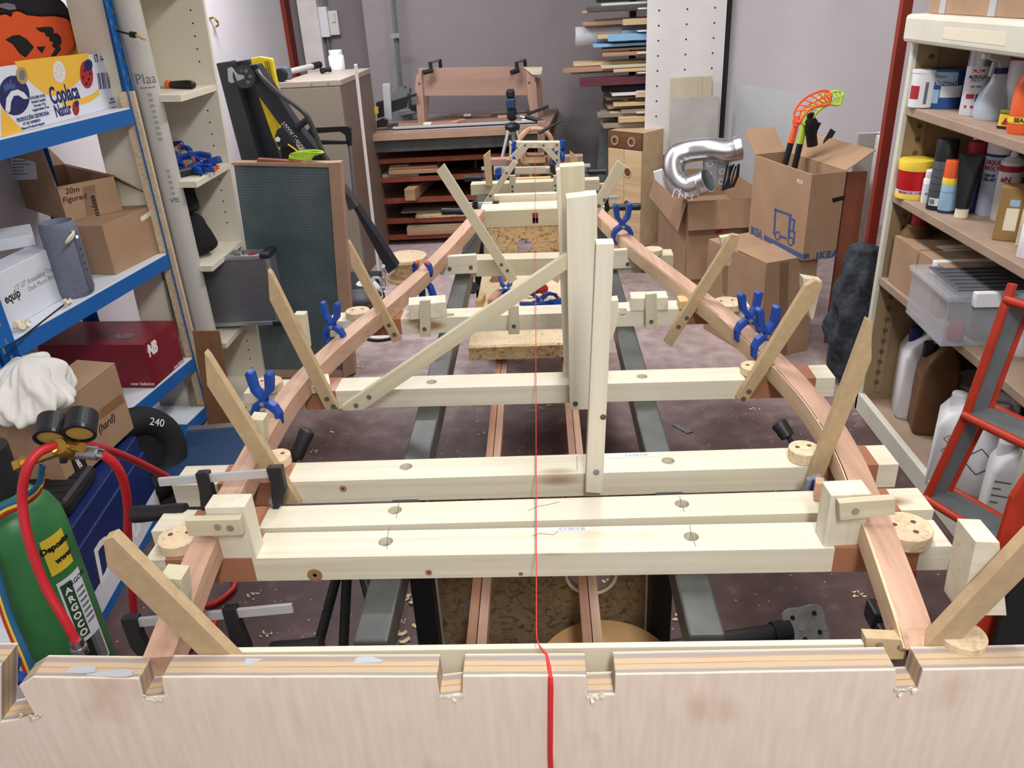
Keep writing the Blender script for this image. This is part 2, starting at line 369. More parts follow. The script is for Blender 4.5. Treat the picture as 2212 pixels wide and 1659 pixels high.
b7,M7=beam('cross_beam',NB+'with a keyhole slot, above the holed strand board',(1036,457),(1306,447),h=.07,d=.03,mat='pine_dull',slot=slot7)
q=M7.inverted()
obj('top_plank',B().box(.0,(P(1306,447,Z=ZB)-P(1036,457,Z=ZB)).length,.03,.17,-.024,0),'pine',b7,M7,.0015)
obj('raised_edge',B().box(.05,(P(1290,447,Z=ZB)-P(1036,457,Z=ZB)).length,.15,.185,0,.03),'pine',b7,M7,.0015)
b8,M8=beam('cross_beam',NB+'second from the bow, under the triangle of boards',(1016,399),(1295,388),h=.052,mat='pine_dull')
b9,M9=beam('cross_beam',NB+'furthest away, behind the bow frame',(1050,345),(1259,337),h=.055,mat='ply_pink')
bl=P(505,1409,Z=ZB); br=P(1900,1391,Z=ZB)
M0=frame(bl+V((0,.0,0)),br-bl,z=(0,0,1))
led=obj('ledger',B().box(0,(br-bl).length,0,.010,-.05,0),'pine',None,M0,.001,lab='pale pine ledger strip tight behind the plywood transom',cat='wooden strip')
# screws + cheeks on beam six
for n,px in (('cheek',[(945,556),(1028,551),(1031,590),(950,594)]),('cheek',[(1316,542),(1371,538),(1373,579),(1316,581)])):
    ch=plate(n,px,.022,'pine',b6,Y=2.60,bev=.001)
    for s in ([(971,581),(1017,578)] if px[0][0]<1000 else [(1356,571)]): screws([P(*s,Y=2.598)],YN,ch,.007)
# ---- transom
TZ=.693; Yf,Yb=.771,.812
def tp(px,py): return P(px,py,Y=Yf)
tl=[(-160,1750),(-160,1438),(2,1436),(2,1560),(76,1548),(40,1482),(70,1463),(300,1466),(309,1510),(355,1503),(349,1463),(944,1462),(950,1506),(998,1500),(999,1461),(1267,1460),(1270,1502),(1328,1500),(1329,1457),(1936,1447),(1936,1492),(1982,1490),(1994,1447),(2212,1443),(2330,1440),(2330,2000),(-160,2000)]
zt=P(1160,1462,Y=Yf).z
pts=[tp(a,b) for a,b in tl]
pts[-1]=V((pts[1].x,Yf,0)); pts[-2]=V((pts[-3].x,Yf,0)); pts=pts[1:]
Mt=frame((0,Yf,0),(1,0,0),z=(0,-1,0)); Mti=Mt.inverted()
def transom_mat():
    m,nt,b=base_mat('transom_ply'); b.inputs['Roughness'].default_value=.7
    tc=N(nt,'ShaderNodeTexCoord'); sp=N(nt,'ShaderNodeSeparateXYZ'); L(nt,tc.outputs['Object'],sp.inputs[0])
    v=coords(nt,(90,9,60),False); n=N(nt,'ShaderNodeTexNoise',Scale=1.0,Detail=4.0); L(nt,v,n.inputs['Vector'])
    face=ramp(nt,n.outputs['Fac'],[(.2,(222,202,182)),(.5,(230,213,196)),(.8,(237,223,209))])
    v2=coords(nt,(7,5,5),False); n2=N(nt,'ShaderNodeTexNoise',Scale=1.0,Detail=3.0); L(nt,v2,n2.inputs['Vector'])
    st=ramp(nt,n2.outputs['Fac'],[(.60,(0,0,0)),(.72,(170,170,170))]); face=mixc(nt,st,face,(186,142,106))
    v3=coords(nt,(5,3,5),False); vo=N(nt,'ShaderNodeTexVoronoi',Scale=1.0); L(nt,v3,vo.inputs['Vector'])
    kf=ramp(nt,vo.outputs['Distance'],[(.05,(210,210,210)),(.11,(0,0,0))]); face=mixc(nt,kf,face,(164,112,76))
    # plies by depth (local z = -depth)
    mr=N(nt,'ShaderNodeMapRange'); L(nt,sp.outputs['Z'],mr.inputs[0]); mr.inputs[1].default_value=0; mr.inputs[2].default_value=-.041
    vn=coords(nt,(9,9,400),False); nn=N(nt,'ShaderNodeTexNoise',Scale=1.0,Detail=4.0); L(nt,vn,nn.inputs['Vector'])
    ad=N(nt,'ShaderNodeMath',operation='MULTIPLY_ADD'); L(nt,nn.outputs['Fac'],ad.inputs[0]); ad.inputs[1].default_value=.10; L(nt,mr.outputs[0],ad.inputs[2])
    su=N(nt,'ShaderNodeMath',operation='SUBTRACT'); L(nt,ad.outputs[0],su.inputs[0]); su.inputs[1].default_value=.05
    r=N(nt,'ShaderNodeValToRGB'); r.color_ramp.interpolation='CONSTANT'; e=r.color_ramp.elements
    stops=[(0,(218,200,178)),(.07,(150,142,138)),(.20,(188,164,134)),(.42,(160,132,104)),(.46,(190,166,136)),(.66,(174,146,116)),(.72,(150,142,142)),(.86,(186,168,148)),(.93,(222,208,188))]
    while len(e)<len(stops): e.new(.5)
    for i,(p,c) in enumerate(stops): e[i].position=p; e[i].color=lin(c)
    L(nt,su.outputs[0],r.inputs['Fac'])
    ge=N(nt,'ShaderNodeNewGeometry'); sn=N(nt,'ShaderNodeSeparateXYZ'); 
    vt=N(nt,'ShaderNodeVectorTransform',vector_type='NORMAL',convert_from='WORLD',convert_to='OBJECT'); L(nt,ge.outputs['True Normal'],vt.inputs[0]); L(nt,vt.outputs[0],sn.inputs[0])
    gt=N(nt,'ShaderNodeMath',operation='GREATER_THAN'); L(nt,sn.outputs['Z'],gt.inputs[0]); gt.inputs[1].default_value=.8
    L(nt,mixc(nt,gt.outputs[0],r.outputs['Color'],face),b.inputs['Base Color']); MAT['transom_ply']=m
transom_mat()
tr=obj('plywood_transom',B().prism([((Mti@p).x,(Mti@p).y) for p in pts],-(Yb-Yf),0),'transom_ply',None,Mt,.0015,lab='notched plywood transom board across the front, with red cord hanging down it',cat='plywood board')
def smear(px,par,mat,name):
    o=V((0,0,0)); pts=[P(a,b,Z=TZ-.002) for a,b in px]
    return None
for cxp,cyp,w in ((790,1426,.034),(505,1430,.06),(165,1447,.05),(245,1455,.05)):
    c=P(cxp,cyp,Y=Yf+.02); z=[v for v in [P(1160,1462,Y=Yf).z]][0]
    z=P(cxp,1464.5-max(0,cxp-400)*.004,Y=Yf).z+.0006; c=P(cxp,cyp,Z=z); poly=[]
    for i in range(18):
        a=2*PI*i/18; rr=1+.22*math.sin(3*a+w*90)+.1*random.random(); poly.append((w*.62*rr*math.cos(a),.0058*rr*math.sin(a)))
    zc=P(cxp,cyp,Z=z).y
    obj('glue_smear',B().prism(poly,0,.0004,T4(c.x,c.y,z)),'grey_glue' if 'grey_glue' in MAT else (plain('grey_glue',(176,180,186),.4) and 'grey_glue'),tr)
# splintered pale chips round the notches
for cx0,cy0,nn in ((335,1508,7),(975,1505,6),(1300,1503,8),(1962,1493,7),(62,1548,9)):
    b=B()
    for i in range(nn):
        c=P(cx0+random.uniform(-24,24),cy0+random.uniform(-2,3),Y=Yf-.0008)
        M=frame(c,V((random.uniform(-1,1),-.2,random.uniform(-.3,1))),z=(0,-1,.4)); b.box(0,.008,-.0018,.0018,0,.0014,M)
    obj('splinters',b,'pine',tr,kind='stuff')
# ---- red string
def Ps(px,py,X=-.027): return P(px,py,X=X)
s_pts=[V((-.060,4.42,.726)),V((-.027,.85,.6975)),V((-.024,.83,.697))]
e1=P(1180,1405,Z=TZ+.003); e2=P(1190,1455,Z=TZ+.003)
st=thing('red_string','thin red string stretched down the middle of the whole jig','string',(-.04,2.5,.70))
obj('line',B().tube([V((P(1157,332,Y=4.36).x,4.36,.735)),V((-.028,.836,.6955)),V((-.024,.818,.697))],.0009,n=6),'red_string',st)
zf=P(1189,1465,Y=Yf).z
x2=P(1189,1462,Y=Yf-.003).x; x3=P(1190,1659,Y=Yf-.004).x
cd=[V((-.024,.818,.697)),V((P(1180,1408,Z=zf+.003).x,Yb-.002,zf+.003)),V((P(1186,1440,Z=zf+.003).x,Yf+.015,zf+.003)),V((x2,Yf-.001,zf+.002)),V((x2,Yf-.0038,zf-.01)),V((x3,Yf-.0038,zf-.14)),V((x3,Yf-.0038,.3))]
obj('hanging_end',B().tube(cd,[.0012,.0022,.003,.0034,.0036,.0036,.0036],n=10),'red_string',st,sm=True,lab='thick red end hanging over the plywood')
# ---- gunwales
def gun(px,zs): return catmull([P(a,b,Z=z) for (a,b),z in zip(px,zs)],5)
GL=[(340,1420),(375,1330),(440,1170),(520,1020),(575,920),(628,840),(700,765),(775,700),(850,640),(930,568),(1005,489),(1036,452),(1090,385),(1135,325)]
GR=[(1992,1400),(1966,1318),(1916,1180),(1878,1085),(1836,985),(1790,905),(1735,835),(1659,758),(1569,679),(1521,642),(1453,590),(1379,534),(1300,462),(1262,420)]
zz=[.70,.71]+[.724]*10
g1=obj('gunwale_strip',B().sweep(gun(GL,zz),.042,.042),'fir_y',lab='long reddish wooden strip curving along the shelf side to the bow',cat='wooden strip')
g2=obj('gunwale_strip',B().sweep(gun(GR,[.685,.712]+[.724]*12),.044,.042),'fir_y',lab='long reddish wooden strip curving along the stepladder and box side',cat='wooden strip')
pr_=gun(GR,[.685,.712]+[.724]*12)[:60]
obj('pale_lamination',B().sweep([p+V((-.0225,0,0)) for p in pr_],.004,.0415),'fir_y_pale',g2,lab='pale inner lamination')
# ---- sticks
STK=(' leaning outwards on the jig')
def stick(px,Y,lab,t=.018,mat='mdf',scr=(),g=(0,2),nm='frame_stick'):
    o=plate(nm,px,t,mat,None,Y=Y,g=g,lab=lab,cat='wooden stick',grp='pointed sticks marking the boat frames')
    screws([P(*s,Y=Y-.0005) for s in scr],YN,o,.006); return o
stick([(222,1168),(231,1225),(475,1460),(545,1460),(243,1160)],.813,'tan fibreboard stick in front of the gas bottle, pointing up',t=.0185,g=(1,2))
stick([(441,761),(447,833),(612,1090),(648,1090),(449,770)],1.255,'tan fibreboard stick behind the upper bar clamp, before the brown board',g=(1,2))
stick([(578,583),(582,648),(704,887),(728,881),(586,592)],1.625,'tan fibreboard stick in front of the aluminium case',g=(1,2),scr=[(706,862),(720,878)])
stick([(751,520),(758,573),(849,741),(867,735),(757,528)],2.055,'tan fibreboard stick beside the edge of the glazed panel',g=(1,2),scr=[(840,703),(852,723)])
stick([(943,371),(959,354),(1117,603),(1101,614)],2.585,'thin pine stick crossing the far part of the reddish strip, shelf side',mat='pine_dull',g=(0,3),scr=[(1083,572),(1096,585)],t=.014)
stick([(2007,1388),(1960,1438),(2030,1438),(2071,1388),(2290,1170),(2285,1095)],.813,'thick tan fibreboard stick below the stepladder, against the plywood end',t=.0185,g=(0,1))
stick([(1876,691),(1884,696),(1883,778),(1765,1066),(1736,1066)],1.255,'tan fibreboard stick pointing up at the beige cabinet side',g=(4,0))
stick([(1741,618),(1761,606),(1777,612),(1772,632),(1614,868),(1592,862)],1.625,'tan fibreboard stick with a wedge, in front of the large plain carton',g=(5,0),scr=[(1618,846),(1606,862)])
stick([(1580,507),(1597,509),(1594,530),(1451,750),(1435,739)],2.055,'tan fibreboard stick below the moving carton with the truck print',g=(4,0),scr=[(1484,687),(1466,706)])
stick([(1334,347),(1353,360),(1205,612),(1188,602)],2.585,'thin pine stick standing out by the pine chest',mat='pine_dull',g=(0,3),scr=[(1294,445),(1306,432)],t=.014)
# wedges behind the sticks
def wedge(px,Y,t,lab): return plate('wedge_block',px,t,'pine_dull',None,Y=Y,g=(0,1),lab=lab,cat='wooden block',grp='wedge blocks behind the sticks')
wedge([(343,1248),(391,1252),(397,1300),(397,1345)],.835,.03,'pine wedge behind the stick by the gas bottle')
wedge([(538,905),(568,908),(570,955),(568,965)],1.276,.03,'pine wedge behind the stick near the brown board')
wedge([(634,680),(658,680),(667,755),(663,762)],1.646,.025,'pine wedge behind the stick in front of the aluminium case')
wedge([(1735,600),(1776,607),(1757,690),(1752,690),(1735,625)],1.646,.028,'pine wedge behind the stick before the large plain carton')
wedge([(1556,513),(1590,508),(1578,574),(1565,574)],2.076,.022,'pine wedge behind the stick under the truck print')
wd=plate('wedge_block',[(2108,1170),(2160,1172),(2175,1330),(2075,1330)],.05,'pine',None,Y=.835,lab='tall pine block with a brown knot behind the thick stick by the stepladder',cat='wooden block')
kp=P(2105,1290,Y=.8345); obj('knot',B().cyl(kp+V((0,.004,0)),kp+V((0,-.0006,0)),.008,n=14),'old_wood',wd,lab='brown knot')
# ---- posts and braces
pa=plate('wide_post',[(1223,428),(1290,420),(1291,884),(1231,886)],.042,'pine',None,Y=1.600,g=(2,1),lab='wide pale pine post screwed to the beam that carries the long brace',cat='wooden post')
screws([P(1243,872,Y=1.5995)],YN,pa,.006)
pb=plate('wide_post',[(1209,361),(1263,357),(1268,805),(1222,806)],.042,'pine_dull',None,Y=1.725,g=(2,1),lab='wide pine post standing second in line, taller top',cat='wooden post')
plate('lath_strip',[(1201,368),(1210,366),(1230,805),(1219,806)],.028,'pine',None,Y=1.69,g=(3,0),lab='narrow pale lath standing along the edge of the second wide post',cat='wooden strip')
pc=plate('narrow_post',[(1288,527),(1327,526),(1302,1066),(1265,1064)],.03,'pine',None,Y=1.242,g=(3,0),lab='tall narrow pine post nearest the camera with grain stripes and a dark knot',cat='wooden post')
screws([P(1288,1020,Y=1.2415)],YN,pc,.006,'zinc')
kp=P(1303,901,Y=1.2418); obj('knot',B().cyl(kp+V((0,.004,0)),kp+V((0,-.0005,0)),.0055,n=14),'dark_wood',pc)
brc=plate('diagonal_brace',[(737,879),(742,888),(785,886),(1225,582),(1225,547)],.018,'pine_dull',None,Y=1.603,g=(2,3),lab='long diagonal pine brace rising from the beam to the wide post',cat='wooden brace')
screws([P(797,858,Y=1.6025),P(769,876,Y=1.6025)],YN,brc,.006,'zinc')
plate('diagonal_brace',[(1318,650),(1336,648),(1336,690),(1322,735),(1312,735)],.03,'pine',None,Y=1.66,g=(2,1),lab='rough sawn brace end poking out beside the narrow post',cat='wooden brace')
# ---- blocks on beams
def blk(name,lab,a,b,c,z,ytop,mat='pine',bev=.001):
    M,u,v=boxfr(a,b,c,z); h=HT(P(*a,Z=z),ytop)
    return obj(name,B().box(0,u,0,v,0,h),mat,None,M@T4(0,0,.0004),bev,lab=lab,cat='wooden block'),M,u,v,h
def upblock(a,b,c,ytop,lab):
    A=P(*a,Z=ZB); M,u,v=boxfr(a,b,c,ZB); h=HT(A,ytop); bb=B().box(0,u,0,v,0,h)
    G=M@Matrix.Rotation(0,4,'X'); Gz=frame(A+V((0,0,.0005)),(0,0,1),z=M.to_3x3()@V((0,1,0)))
    Q=(Gz.inverted()@M); bb=B(); bb.box(0,u,0,v,0,h,Q)
    return obj('upright_block',bb,'pine',None,Gz,.0015,lab=lab,cat='wooden block')
u1=upblock((554,1206),(570,1175),(471,1206),1095,'tall pine block on the near beam, beside the upper bar clamp')
u2=upblock((1779,1181),(1760,1148),(1866,1181),1070,'tall pine block on the near beam, towards the stepladder')
for px,scr,u,lb in (([(398,1125),(517,1122),(524,1157),(407,1159)],[(470,1139),(497,1141)],u1,'small pine cleat screwed to the block beside the bar clamp'),([(1813,1087),(1935,1078),(1934,1112),(1815,1125)],[(1848,1105)],u2,'small pine cleat screwed to the block towards the stepladder')):
    y0=WM[u].translation.y-.0155
    cl=plate('cleat',px,.014,'pine_dull',None,Y=y0,lab=lb,cat='wooden cleat'); screws([P(*s,Y=y0-.0004) for s in scr],YN,cl,.006,'zinc')
for a,b,c,yt,lb,sp,sc_ in (((966,685),(965,668),(886,687),653,'white-topped pine block strapped on the beam, shelf side',[(906,650),(929,649),(930,727),(907,728)],(917,711)),((1443,670),(1438,655),(1363,673),643,'white-topped pine block strapped on the beam, carton side',[(1395,636),(1419,634),(1421,711),(1395,712)],(1407,695))):
    o,M,u,v,h=blk('clamping_block',lb,a,b,c,ZB,yt)
    sp_=plate('strap',sp,.012,'pine_dull',None,Y=2.062,g=(2,1),lab=lb.replace('white-topped pine block strapped','upright pine strap over the block'),cat='wooden strip'); screws([P(*sc_,Y=2.0615)],YN,sp_,.006)
sp_=plate('strap',[(1098,662),(1120,661),(1122,722),(1098,723)],.012,'pine_dull',None,Y=2.062,g=(2,1),lab='upright pine strap at the middle of the beam, under the long brace',cat='wooden strip'); screws([P(1110,705,Y=2.0615)],YN,sp_,.006)
for a,b,c,yt,lb,m in (((857,684),(856,676),(825,686),668,'small reddish block behind the stick by the glazed panel','fir'),((1508,668),(1502,655),(1466,668),650,'small brown block behind the stick under the truck print','pine_warm'),((716,845),(712,822),(660,848),829,'low round-ended pine block on the beam by the aluminium case stick','pine'),((1776,1085),(1775,1070),(1757,1085),1046,'small brown packing block beside the tall block towards the stepladder','fir')):
    blk('packing_block',lb,a,b,c,ZB,yt,m,.002)
kb=plate('packing_block',[(1870,1378),(1956,1382),(1960,1425),(1872,1425)],.018,'mdf_edge',None,Y=.822,bev=.001,lab='small tan block with two screws behind the plywood, under the thick stick',cat='wooden block'); screws([P(1900,1394,Y=.8215),P(1946,1398,Y=.8215)],YN,kb,.005,'zinc')
# ---- strand board discs
def disc(cx_,cy_,rpx,lab,z=ZB,h=.020,holes=2,mat='osb_pale'):
    c=P(cx_,cy_,Z=z+h); r=rpx/F*(RM.transposed()@(c-CAM)).z
    o=obj('strand_board_disc',B().cyl(c-V((0,0,h-.0004)),c,r,n=40),mat,None,None,.0015,lab=lab,cat='wooden disc',grp='round strand board pads on the jig',sm=True)
    for k in range(holes):
        a=.6+k*2.3; p=c+V((r*.45*math.cos(a),r*.45*math.sin(a),0)); obj('screw_hole',B().cyl(p-V((0,0,.002)),p+V((0,0,.0004)),.0045,n=12),'dark_wood',o)
    return o
disc(385,1157,44,'round strand board pad under the cleat, nearest the gas bottle')
disc(598,983,29,'round strand board pad beside the stick near the brown board')
disc(578,824,31,'round strand board pad behind the clamp on the beam with the long brace')
disc(772,670,26,'round strand board pad beside the glazed panel')
disc(1958,1136,54,'round strand board pad on the near beam, stepladder side',h=.024,holes=3)
disc(1738,967,33,'round strand board pad under the stick by the beige cabinet',h=.024)
disc(1627,789,26,'round strand board pad beside the stick before the large carton')
disc(1572,651,31,'round strand board pad under the stick by the moving carton')
disc(1411,537,20,'round rough strand board pad below the foil duct',h=.02,holes=0)
d0=P(2080,1370,Z=ZB+.02); obj('strand_board_disc',B().cyl(d0-V((0,0,.02)),d0,.030,n=32),'osb_pale',lab='round strand board pad half hidden behind the plywood, stepladder side',cat='wooden disc',grp='round strand board pads on the jig')
sl=P(876,553,Z=.14); rs_=(sl-CAM).length/(P(876,553,Z=.6)-CAM).length; tb=thing('cable_spool','round strand board spool standing on the floor by the engine hoist','spool',(sl.x,sl.y,0))
obj('top',B().cyl(sl-V((0,0,.02)),sl,.082*rs_,n=40),'osb_pale',tb,bev=.002); obj('stem',B().cyl((sl.x,sl.y,.02),sl-V((0,0,.02)),.05*rs_,n=28),'osb',tb,sm=True); obj('foot',B().cyl((sl.x,sl.y,0),(sl.x,sl.y,.02),.082*rs_,n=36),'osb',tb)
# ---- steel strongback, legs, strand board
for x0,lb in ((-.309,'dark steel rail under the beams, shelf side'),(.196,'dark steel rail under the beams, carton side')):
    t=thing('steel_rail',lb,'steel rail',(x0+.027,2.6,0))
    obj('rail',B().box(x0,x0+.054,.90,4.5,.578,.6325),'steel_dark',t,bev=.004)
    for y in (1.335,3.36):
        lg=obj('leg',B().box(x0+.004,x0+.05,y-.023,y+.023,.012,.578),'steel_black',t,bev=.003); obj('foot_plate',B().box(x0-.01,x0+.064,y-.04,y+.04,0,.012),'steel_black',lg,bev=.002)
def panel(name,lab,y,z0,z1,x0,x1,cuts,mat):
    o=obj(name,B().box(x0,x1,0,.018,z0,z1),mat,None,T4(0,y,0),lab=lab,cat='strand board',bev=0)
    boolean(o,[B().cyl((x,-.05,z),(x,.1,z),r,n=40) for x,z,r in cuts]); return o
c1=P(1277,1238,Y=1.36); c2=P(1030,1318,Y=1.36); c3=P(1262,1400,Y=1.36)
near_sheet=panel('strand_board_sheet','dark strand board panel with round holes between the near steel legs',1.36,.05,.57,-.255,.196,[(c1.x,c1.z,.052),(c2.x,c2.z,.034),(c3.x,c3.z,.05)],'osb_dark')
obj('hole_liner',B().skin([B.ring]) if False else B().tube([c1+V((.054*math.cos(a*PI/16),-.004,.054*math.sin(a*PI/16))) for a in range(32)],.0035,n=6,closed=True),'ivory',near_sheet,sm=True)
c4=P(1133,531,Y=3.32)
panel('strand_board_sheet','strand board panel with a round hole beyond the tool tray',3.32,.08,.62,-.25,.19,[(c4.x,c4.z,.033),(c4.x+.2,c4.z-.01,.04)],'osb')
obj('tool_tray',B().box(-.25,.19,2.345,3.30,.465,.485),'osb_pale',lab='strand board tray with tools under the middle beams',cat='tray')
obj('tray_lip',B().box(-.25,.19,2.325,2.345,.445,.488),'osb',lab='strand board lip along the front of the tool tray',cat='wooden strip')
for x,lb in ((-.149,'inner reddish wooden runner below the beams, shelf side'),(.066,'inner reddish wooden runner below the beams, carton side')):
    t=thing('wooden_runner',lb,'wooden runner',(x,2,.39)); 
    obj('lath',B().box(x-.0185,x-.001,.90,3.25,.39,.425),'fir_y_dark',t); obj('lath',B().box(x+.001,x+.0185,.9,3.25,.39,.422),'fir_y',t)
dc=P(1310,1446,Z=.25); obj('round_board',B().cyl(dc-V((0,0,.012)),dc,.142,n=64),'tan_disc',lab='round tan board lying under the near beams',cat='round board')
t=thing('low_support','dark bracket holding the round board up','bracket',(dc.x,dc.y,0)); obj('stem',B().cyl((dc.x,dc.y,.01),dc-V((0,0,.012)),.03,n=16),'steel_black',t); obj('foot',B().cyl((dc.x,dc.y,0),(dc.x,dc.y,.01),.09,n=24),'steel_black',t)
plain('plate_grey',(138,142,140),.6,noise=.1,scale=60)
# roller stand lying on the floor
a=P(1430,1405,Z=.05); b=P(1700,1362,Z=.05); t=thing('support_stand','black tube stand with a grey foot plate lying on the maroon floor','stand',(b.x,b.y,0))
obj('tube',B().cyl(a-(b-a)*.5,b,.022,n=20),'black_plastic',t,sm=True); obj('collar',B().cyl(b-(b-a)*.12,b+(b-a)*.02,.027,n=16),'steel_black',t,sm=True)
fc=P(1742,1352,Z=.06); fr=frame(fc,(b-a).normalized()+V((.1,.05,0)),z=(-.15,-.75,.65))
pl=[(.060*math.cos(x)*(1-.13*math.cos(4*x)),.052*math.sin(x)*(1-.13*math.cos(4*x))) for x in [i*2*PI/28 for i in range(28)]]
fp=obj('foot_plate',B().prism(pl,-.012,0),'plate_grey',t,fr,.002)
for x,y in ((-.03,.024),(.028,.026),(.03,-.02),(-.012,-.03)): obj('bolt_hole',B().cyl((x,y,-.002),(x,y,.0006),.0062,n=14),'black_matt',fp,fr)
obj('centre_screw',B().cyl((-.014,.0,-.001),(-.014,.0,.002),.010,n=16),'zinc',fp,fr)
# black trestle
t=thing('black_trestle','black tubular trestle legs on the floor behind the near bar clamp','trestle',(-.46,1.45,0))
for q0,q1 in (((730,1235),(686,1400)),((750,1235),(741,1420)),((783,1235),(800,1300))):
    p0=P(*q0,Y=1.42); p1=P(*q1,Y=1.36); d=(p1-p0).normalized(); k=(p1.z-.005)/-d.z; obj('leg',B().cyl(p0,p1+d*k if d.z<0 else p1,.0115,n=14),'black_plastic',t,sm=True)
p0=P(725,1240,Y=1.42); p1=P(800,1240,Y=1.42); obj('crossbar',B().cyl(p0,p1,.012,n=14),'black_plastic',t)
# ================================================================== clamps
def spring_clamp(lab,c,ax,up,s=1.0,grp='blue spring clamps',spread=1.0,proto=[]):
    """pivot c, jaws open along -up, handles splay along ax"""
    M=frame(c,ax,y=up)@Matrix.Scale(s,4); Mn=frame(c,ax,y=up)
    if proto and spread==1.0:
        o=dup(proto[0],Mn@Matrix.Scale(s,4),lab); o['group']=grp; return o
    r=thing('spring_clamp',lab,'spring clamp',grp=grp,M=M)
    for k in (-1,1):
        sp=spread
        out=[(k*.004,.004),(k*.020*sp,.022),(k*.026*sp,.056),(k*.020*sp,.062),(k*.0125*sp,.058),(k*.009*sp,.028),(k*-.002,.010),(k*-.010,-.004),(k*.006,-.010)]
        obj('handle',B().prism([(x,y) for x,y in out],-.010,.010),'blue_plastic',r,M,.0025)
        jaw=[(k*.002,.008),(k*.022,-.004),(k*.030,-.020),(k*.028,-.044),(k*.016,-.050),(k*.013,-.044),(k*.020,-.034),(k*.018,-.020),(k*.008,-.012),(k*-.002,-.006)]
        obj('jaw',B().prism(jaw,-.0085,.0085),'blue_plastic',r,M,.0025)
        obj('pad',B().cyl((k*.017,-.0475,-.0075),(k*.017,-.0475,.0075),.0055,n=12),'rubber_orange',r,M,.001,lab='orange jaw pad')
    obj('pivot',B().cyl((0,0,-.012),(0,0,.012),.0045,n=14),'zinc',r,M,lab='zinc pivot pin')
    if spread==1.0: proto.append(r)
    return r
Bl='blue spring clamp with orange pads '
def sc_at(px,py,z,ax,up,lab,s=1.0): return spring_clamp(Bl+lab,P(px,py,Z=z),V(ax),V(up),s)
sc_at(719,704,.752,(1,-.25,0),(0,.05,1),'on the reddish strip, beside the glazed panel',1.06)
sc_at(572,868,.757,(1,-.2,0),(.02,.05,1),'on the reddish strip, near the brown board',1.15)
sc_at(917,602,.69,(.9,-.4,.05),(-.05,.1,-1),'hanging upside down from the reddish strip near the spool',1.15)
sc_at(1344,488,.755,(1,.2,0),(.1,0,1),'on the reddish strip, by the pine chest',1.3)
sc_at(1617,690,.757,(1,.2,0),(-.02,.05,1),'further of the pair by the large carton',1.15)
sc_at(1655,724,.757,(1,.25,0),(.05,.05,1),'nearer of the pair by the large carton',1.15)
sc_at(1093,626,.50,(1,0,.0),(0,.8,.6),'standing open on the tool tray',1.15)
sc_at(1168,649,.512,(.2,.3,.93),(-1,-.1,.1),'lying in front in the tool tray',1.2)
sc_at(1190,655,.52,(.2,-.9,.3),(-.95,-.2,-.1),'lying crosswise at the edge of the tool tray',1.15)
for a,b,lb in ((1108,330,'inside the bow frame, shelf side'),(1196,352,'low on the bow frame, carton side'),(1214,328,'high on the bow frame, carton side'),(1076,388,'on the far cross beam near the bow')):
    spring_clamp(Bl+lb,P(a,b,Y=4.33 if b<380 else 3.98),V((.3,-.9,.1)),V((.1,.1,1)),1.0)
def bar_clamp(lab,a,b,jd,ts,jl=.085,hl=.105,side=1,bw=.016,grp='bar clamps with black handles'):
    """bar from a (free end) to b (fixed jaw); jaws along jd; sliding arm at fraction ts from a; screw on the far side from the fixed jaw"""
    a,b=V(a),V(b); M=frame(a,b-a,y=jd); Ln=(b-a).length; r=thing('bar_clamp',lab,'bar clamp',grp=grp,M=M)
    obj('bar',B().box(0,Ln,-bw/2,bw/2,-.0035,.0035),'bar_steel',r,M,.0008,lab='bright steel bar')
    x=Ln; obj('fixed_jaw',B().prism([(x-.022,-.013),(x+.006,-.013),(x+.004,jl*.5),(x-.016,jl),(x-.027,jl),(x-.024,jl*.62),(x-.02,.02)],-.009,.009),'black_plastic',r,M,.002)
    xs=Ln*ts; obj('sliding_jaw',B().prism([(xs-.010,-.014),(xs+.013,-.014),(xs+.012,jl*.7),(xs+.010,jl+.004),(xs-.016,jl+.004),(xs-.016,jl*.72),(xs-.011,.02)],-.009,.009),'black_plastic',r,M,.002)
    yy=jl-.008; e=xs+.012+side*.0
    obj('screw_rod',B().cyl((xs-.05,yy,0),(xs+.03,yy,0),.0048,n=12),'steel_black',r,M)
    hd=obj('handle',B().lathe([(.007,0),(.0140,.004),(.0150,.02),(.0140,.05),(.0162,.09),(.0155,hl),(.009,hl+.004)],16,M=Matrix.Translation((xs-.045,yy,0))@Matrix.Rotation(-PI/2,4,'Y')),'black_plastic',r,M,sm=True)
    obj('pad',B().cyl((xs+.03,yy,0),(xs+.037,yy,0),.010,n=14),'grey_paint',r,M)
    obj('jaw_cap',B().cyl((x-.03,jl-.012,0),(x-.024,jl-.012,0),.010,n=14),'grey_paint',r,M)
    return r
Yc=1.20
bar_clamp('bar clamp gripping the reddish strip beside the tall block, nearest the shelves',P(344,1041,Y=Yc),P(606,1020,Y=Yc-.0),V((.02,-.1,-1)),.37,jl=.07)
bar_clamp('bar clamp low behind the plywood under the stick by the gas bottle',P(632,1313,Y=1.0),P(276,1346,Y=1.0),V((.06,-.15,-1)),.36,jl=.085,hl=.09)
h0=P(655,955,Z=.72); bar_clamp('bar clamp with only its handle rising behind the warm beam, shelf side',P(700,1000,Z=.655)+V((.0,.06,-.05)),P(560,1000,Z=.655)+V((0,.06,-.05)),V((.16,-.08,1)),.9,jl=.03,hl=.09) if False else None
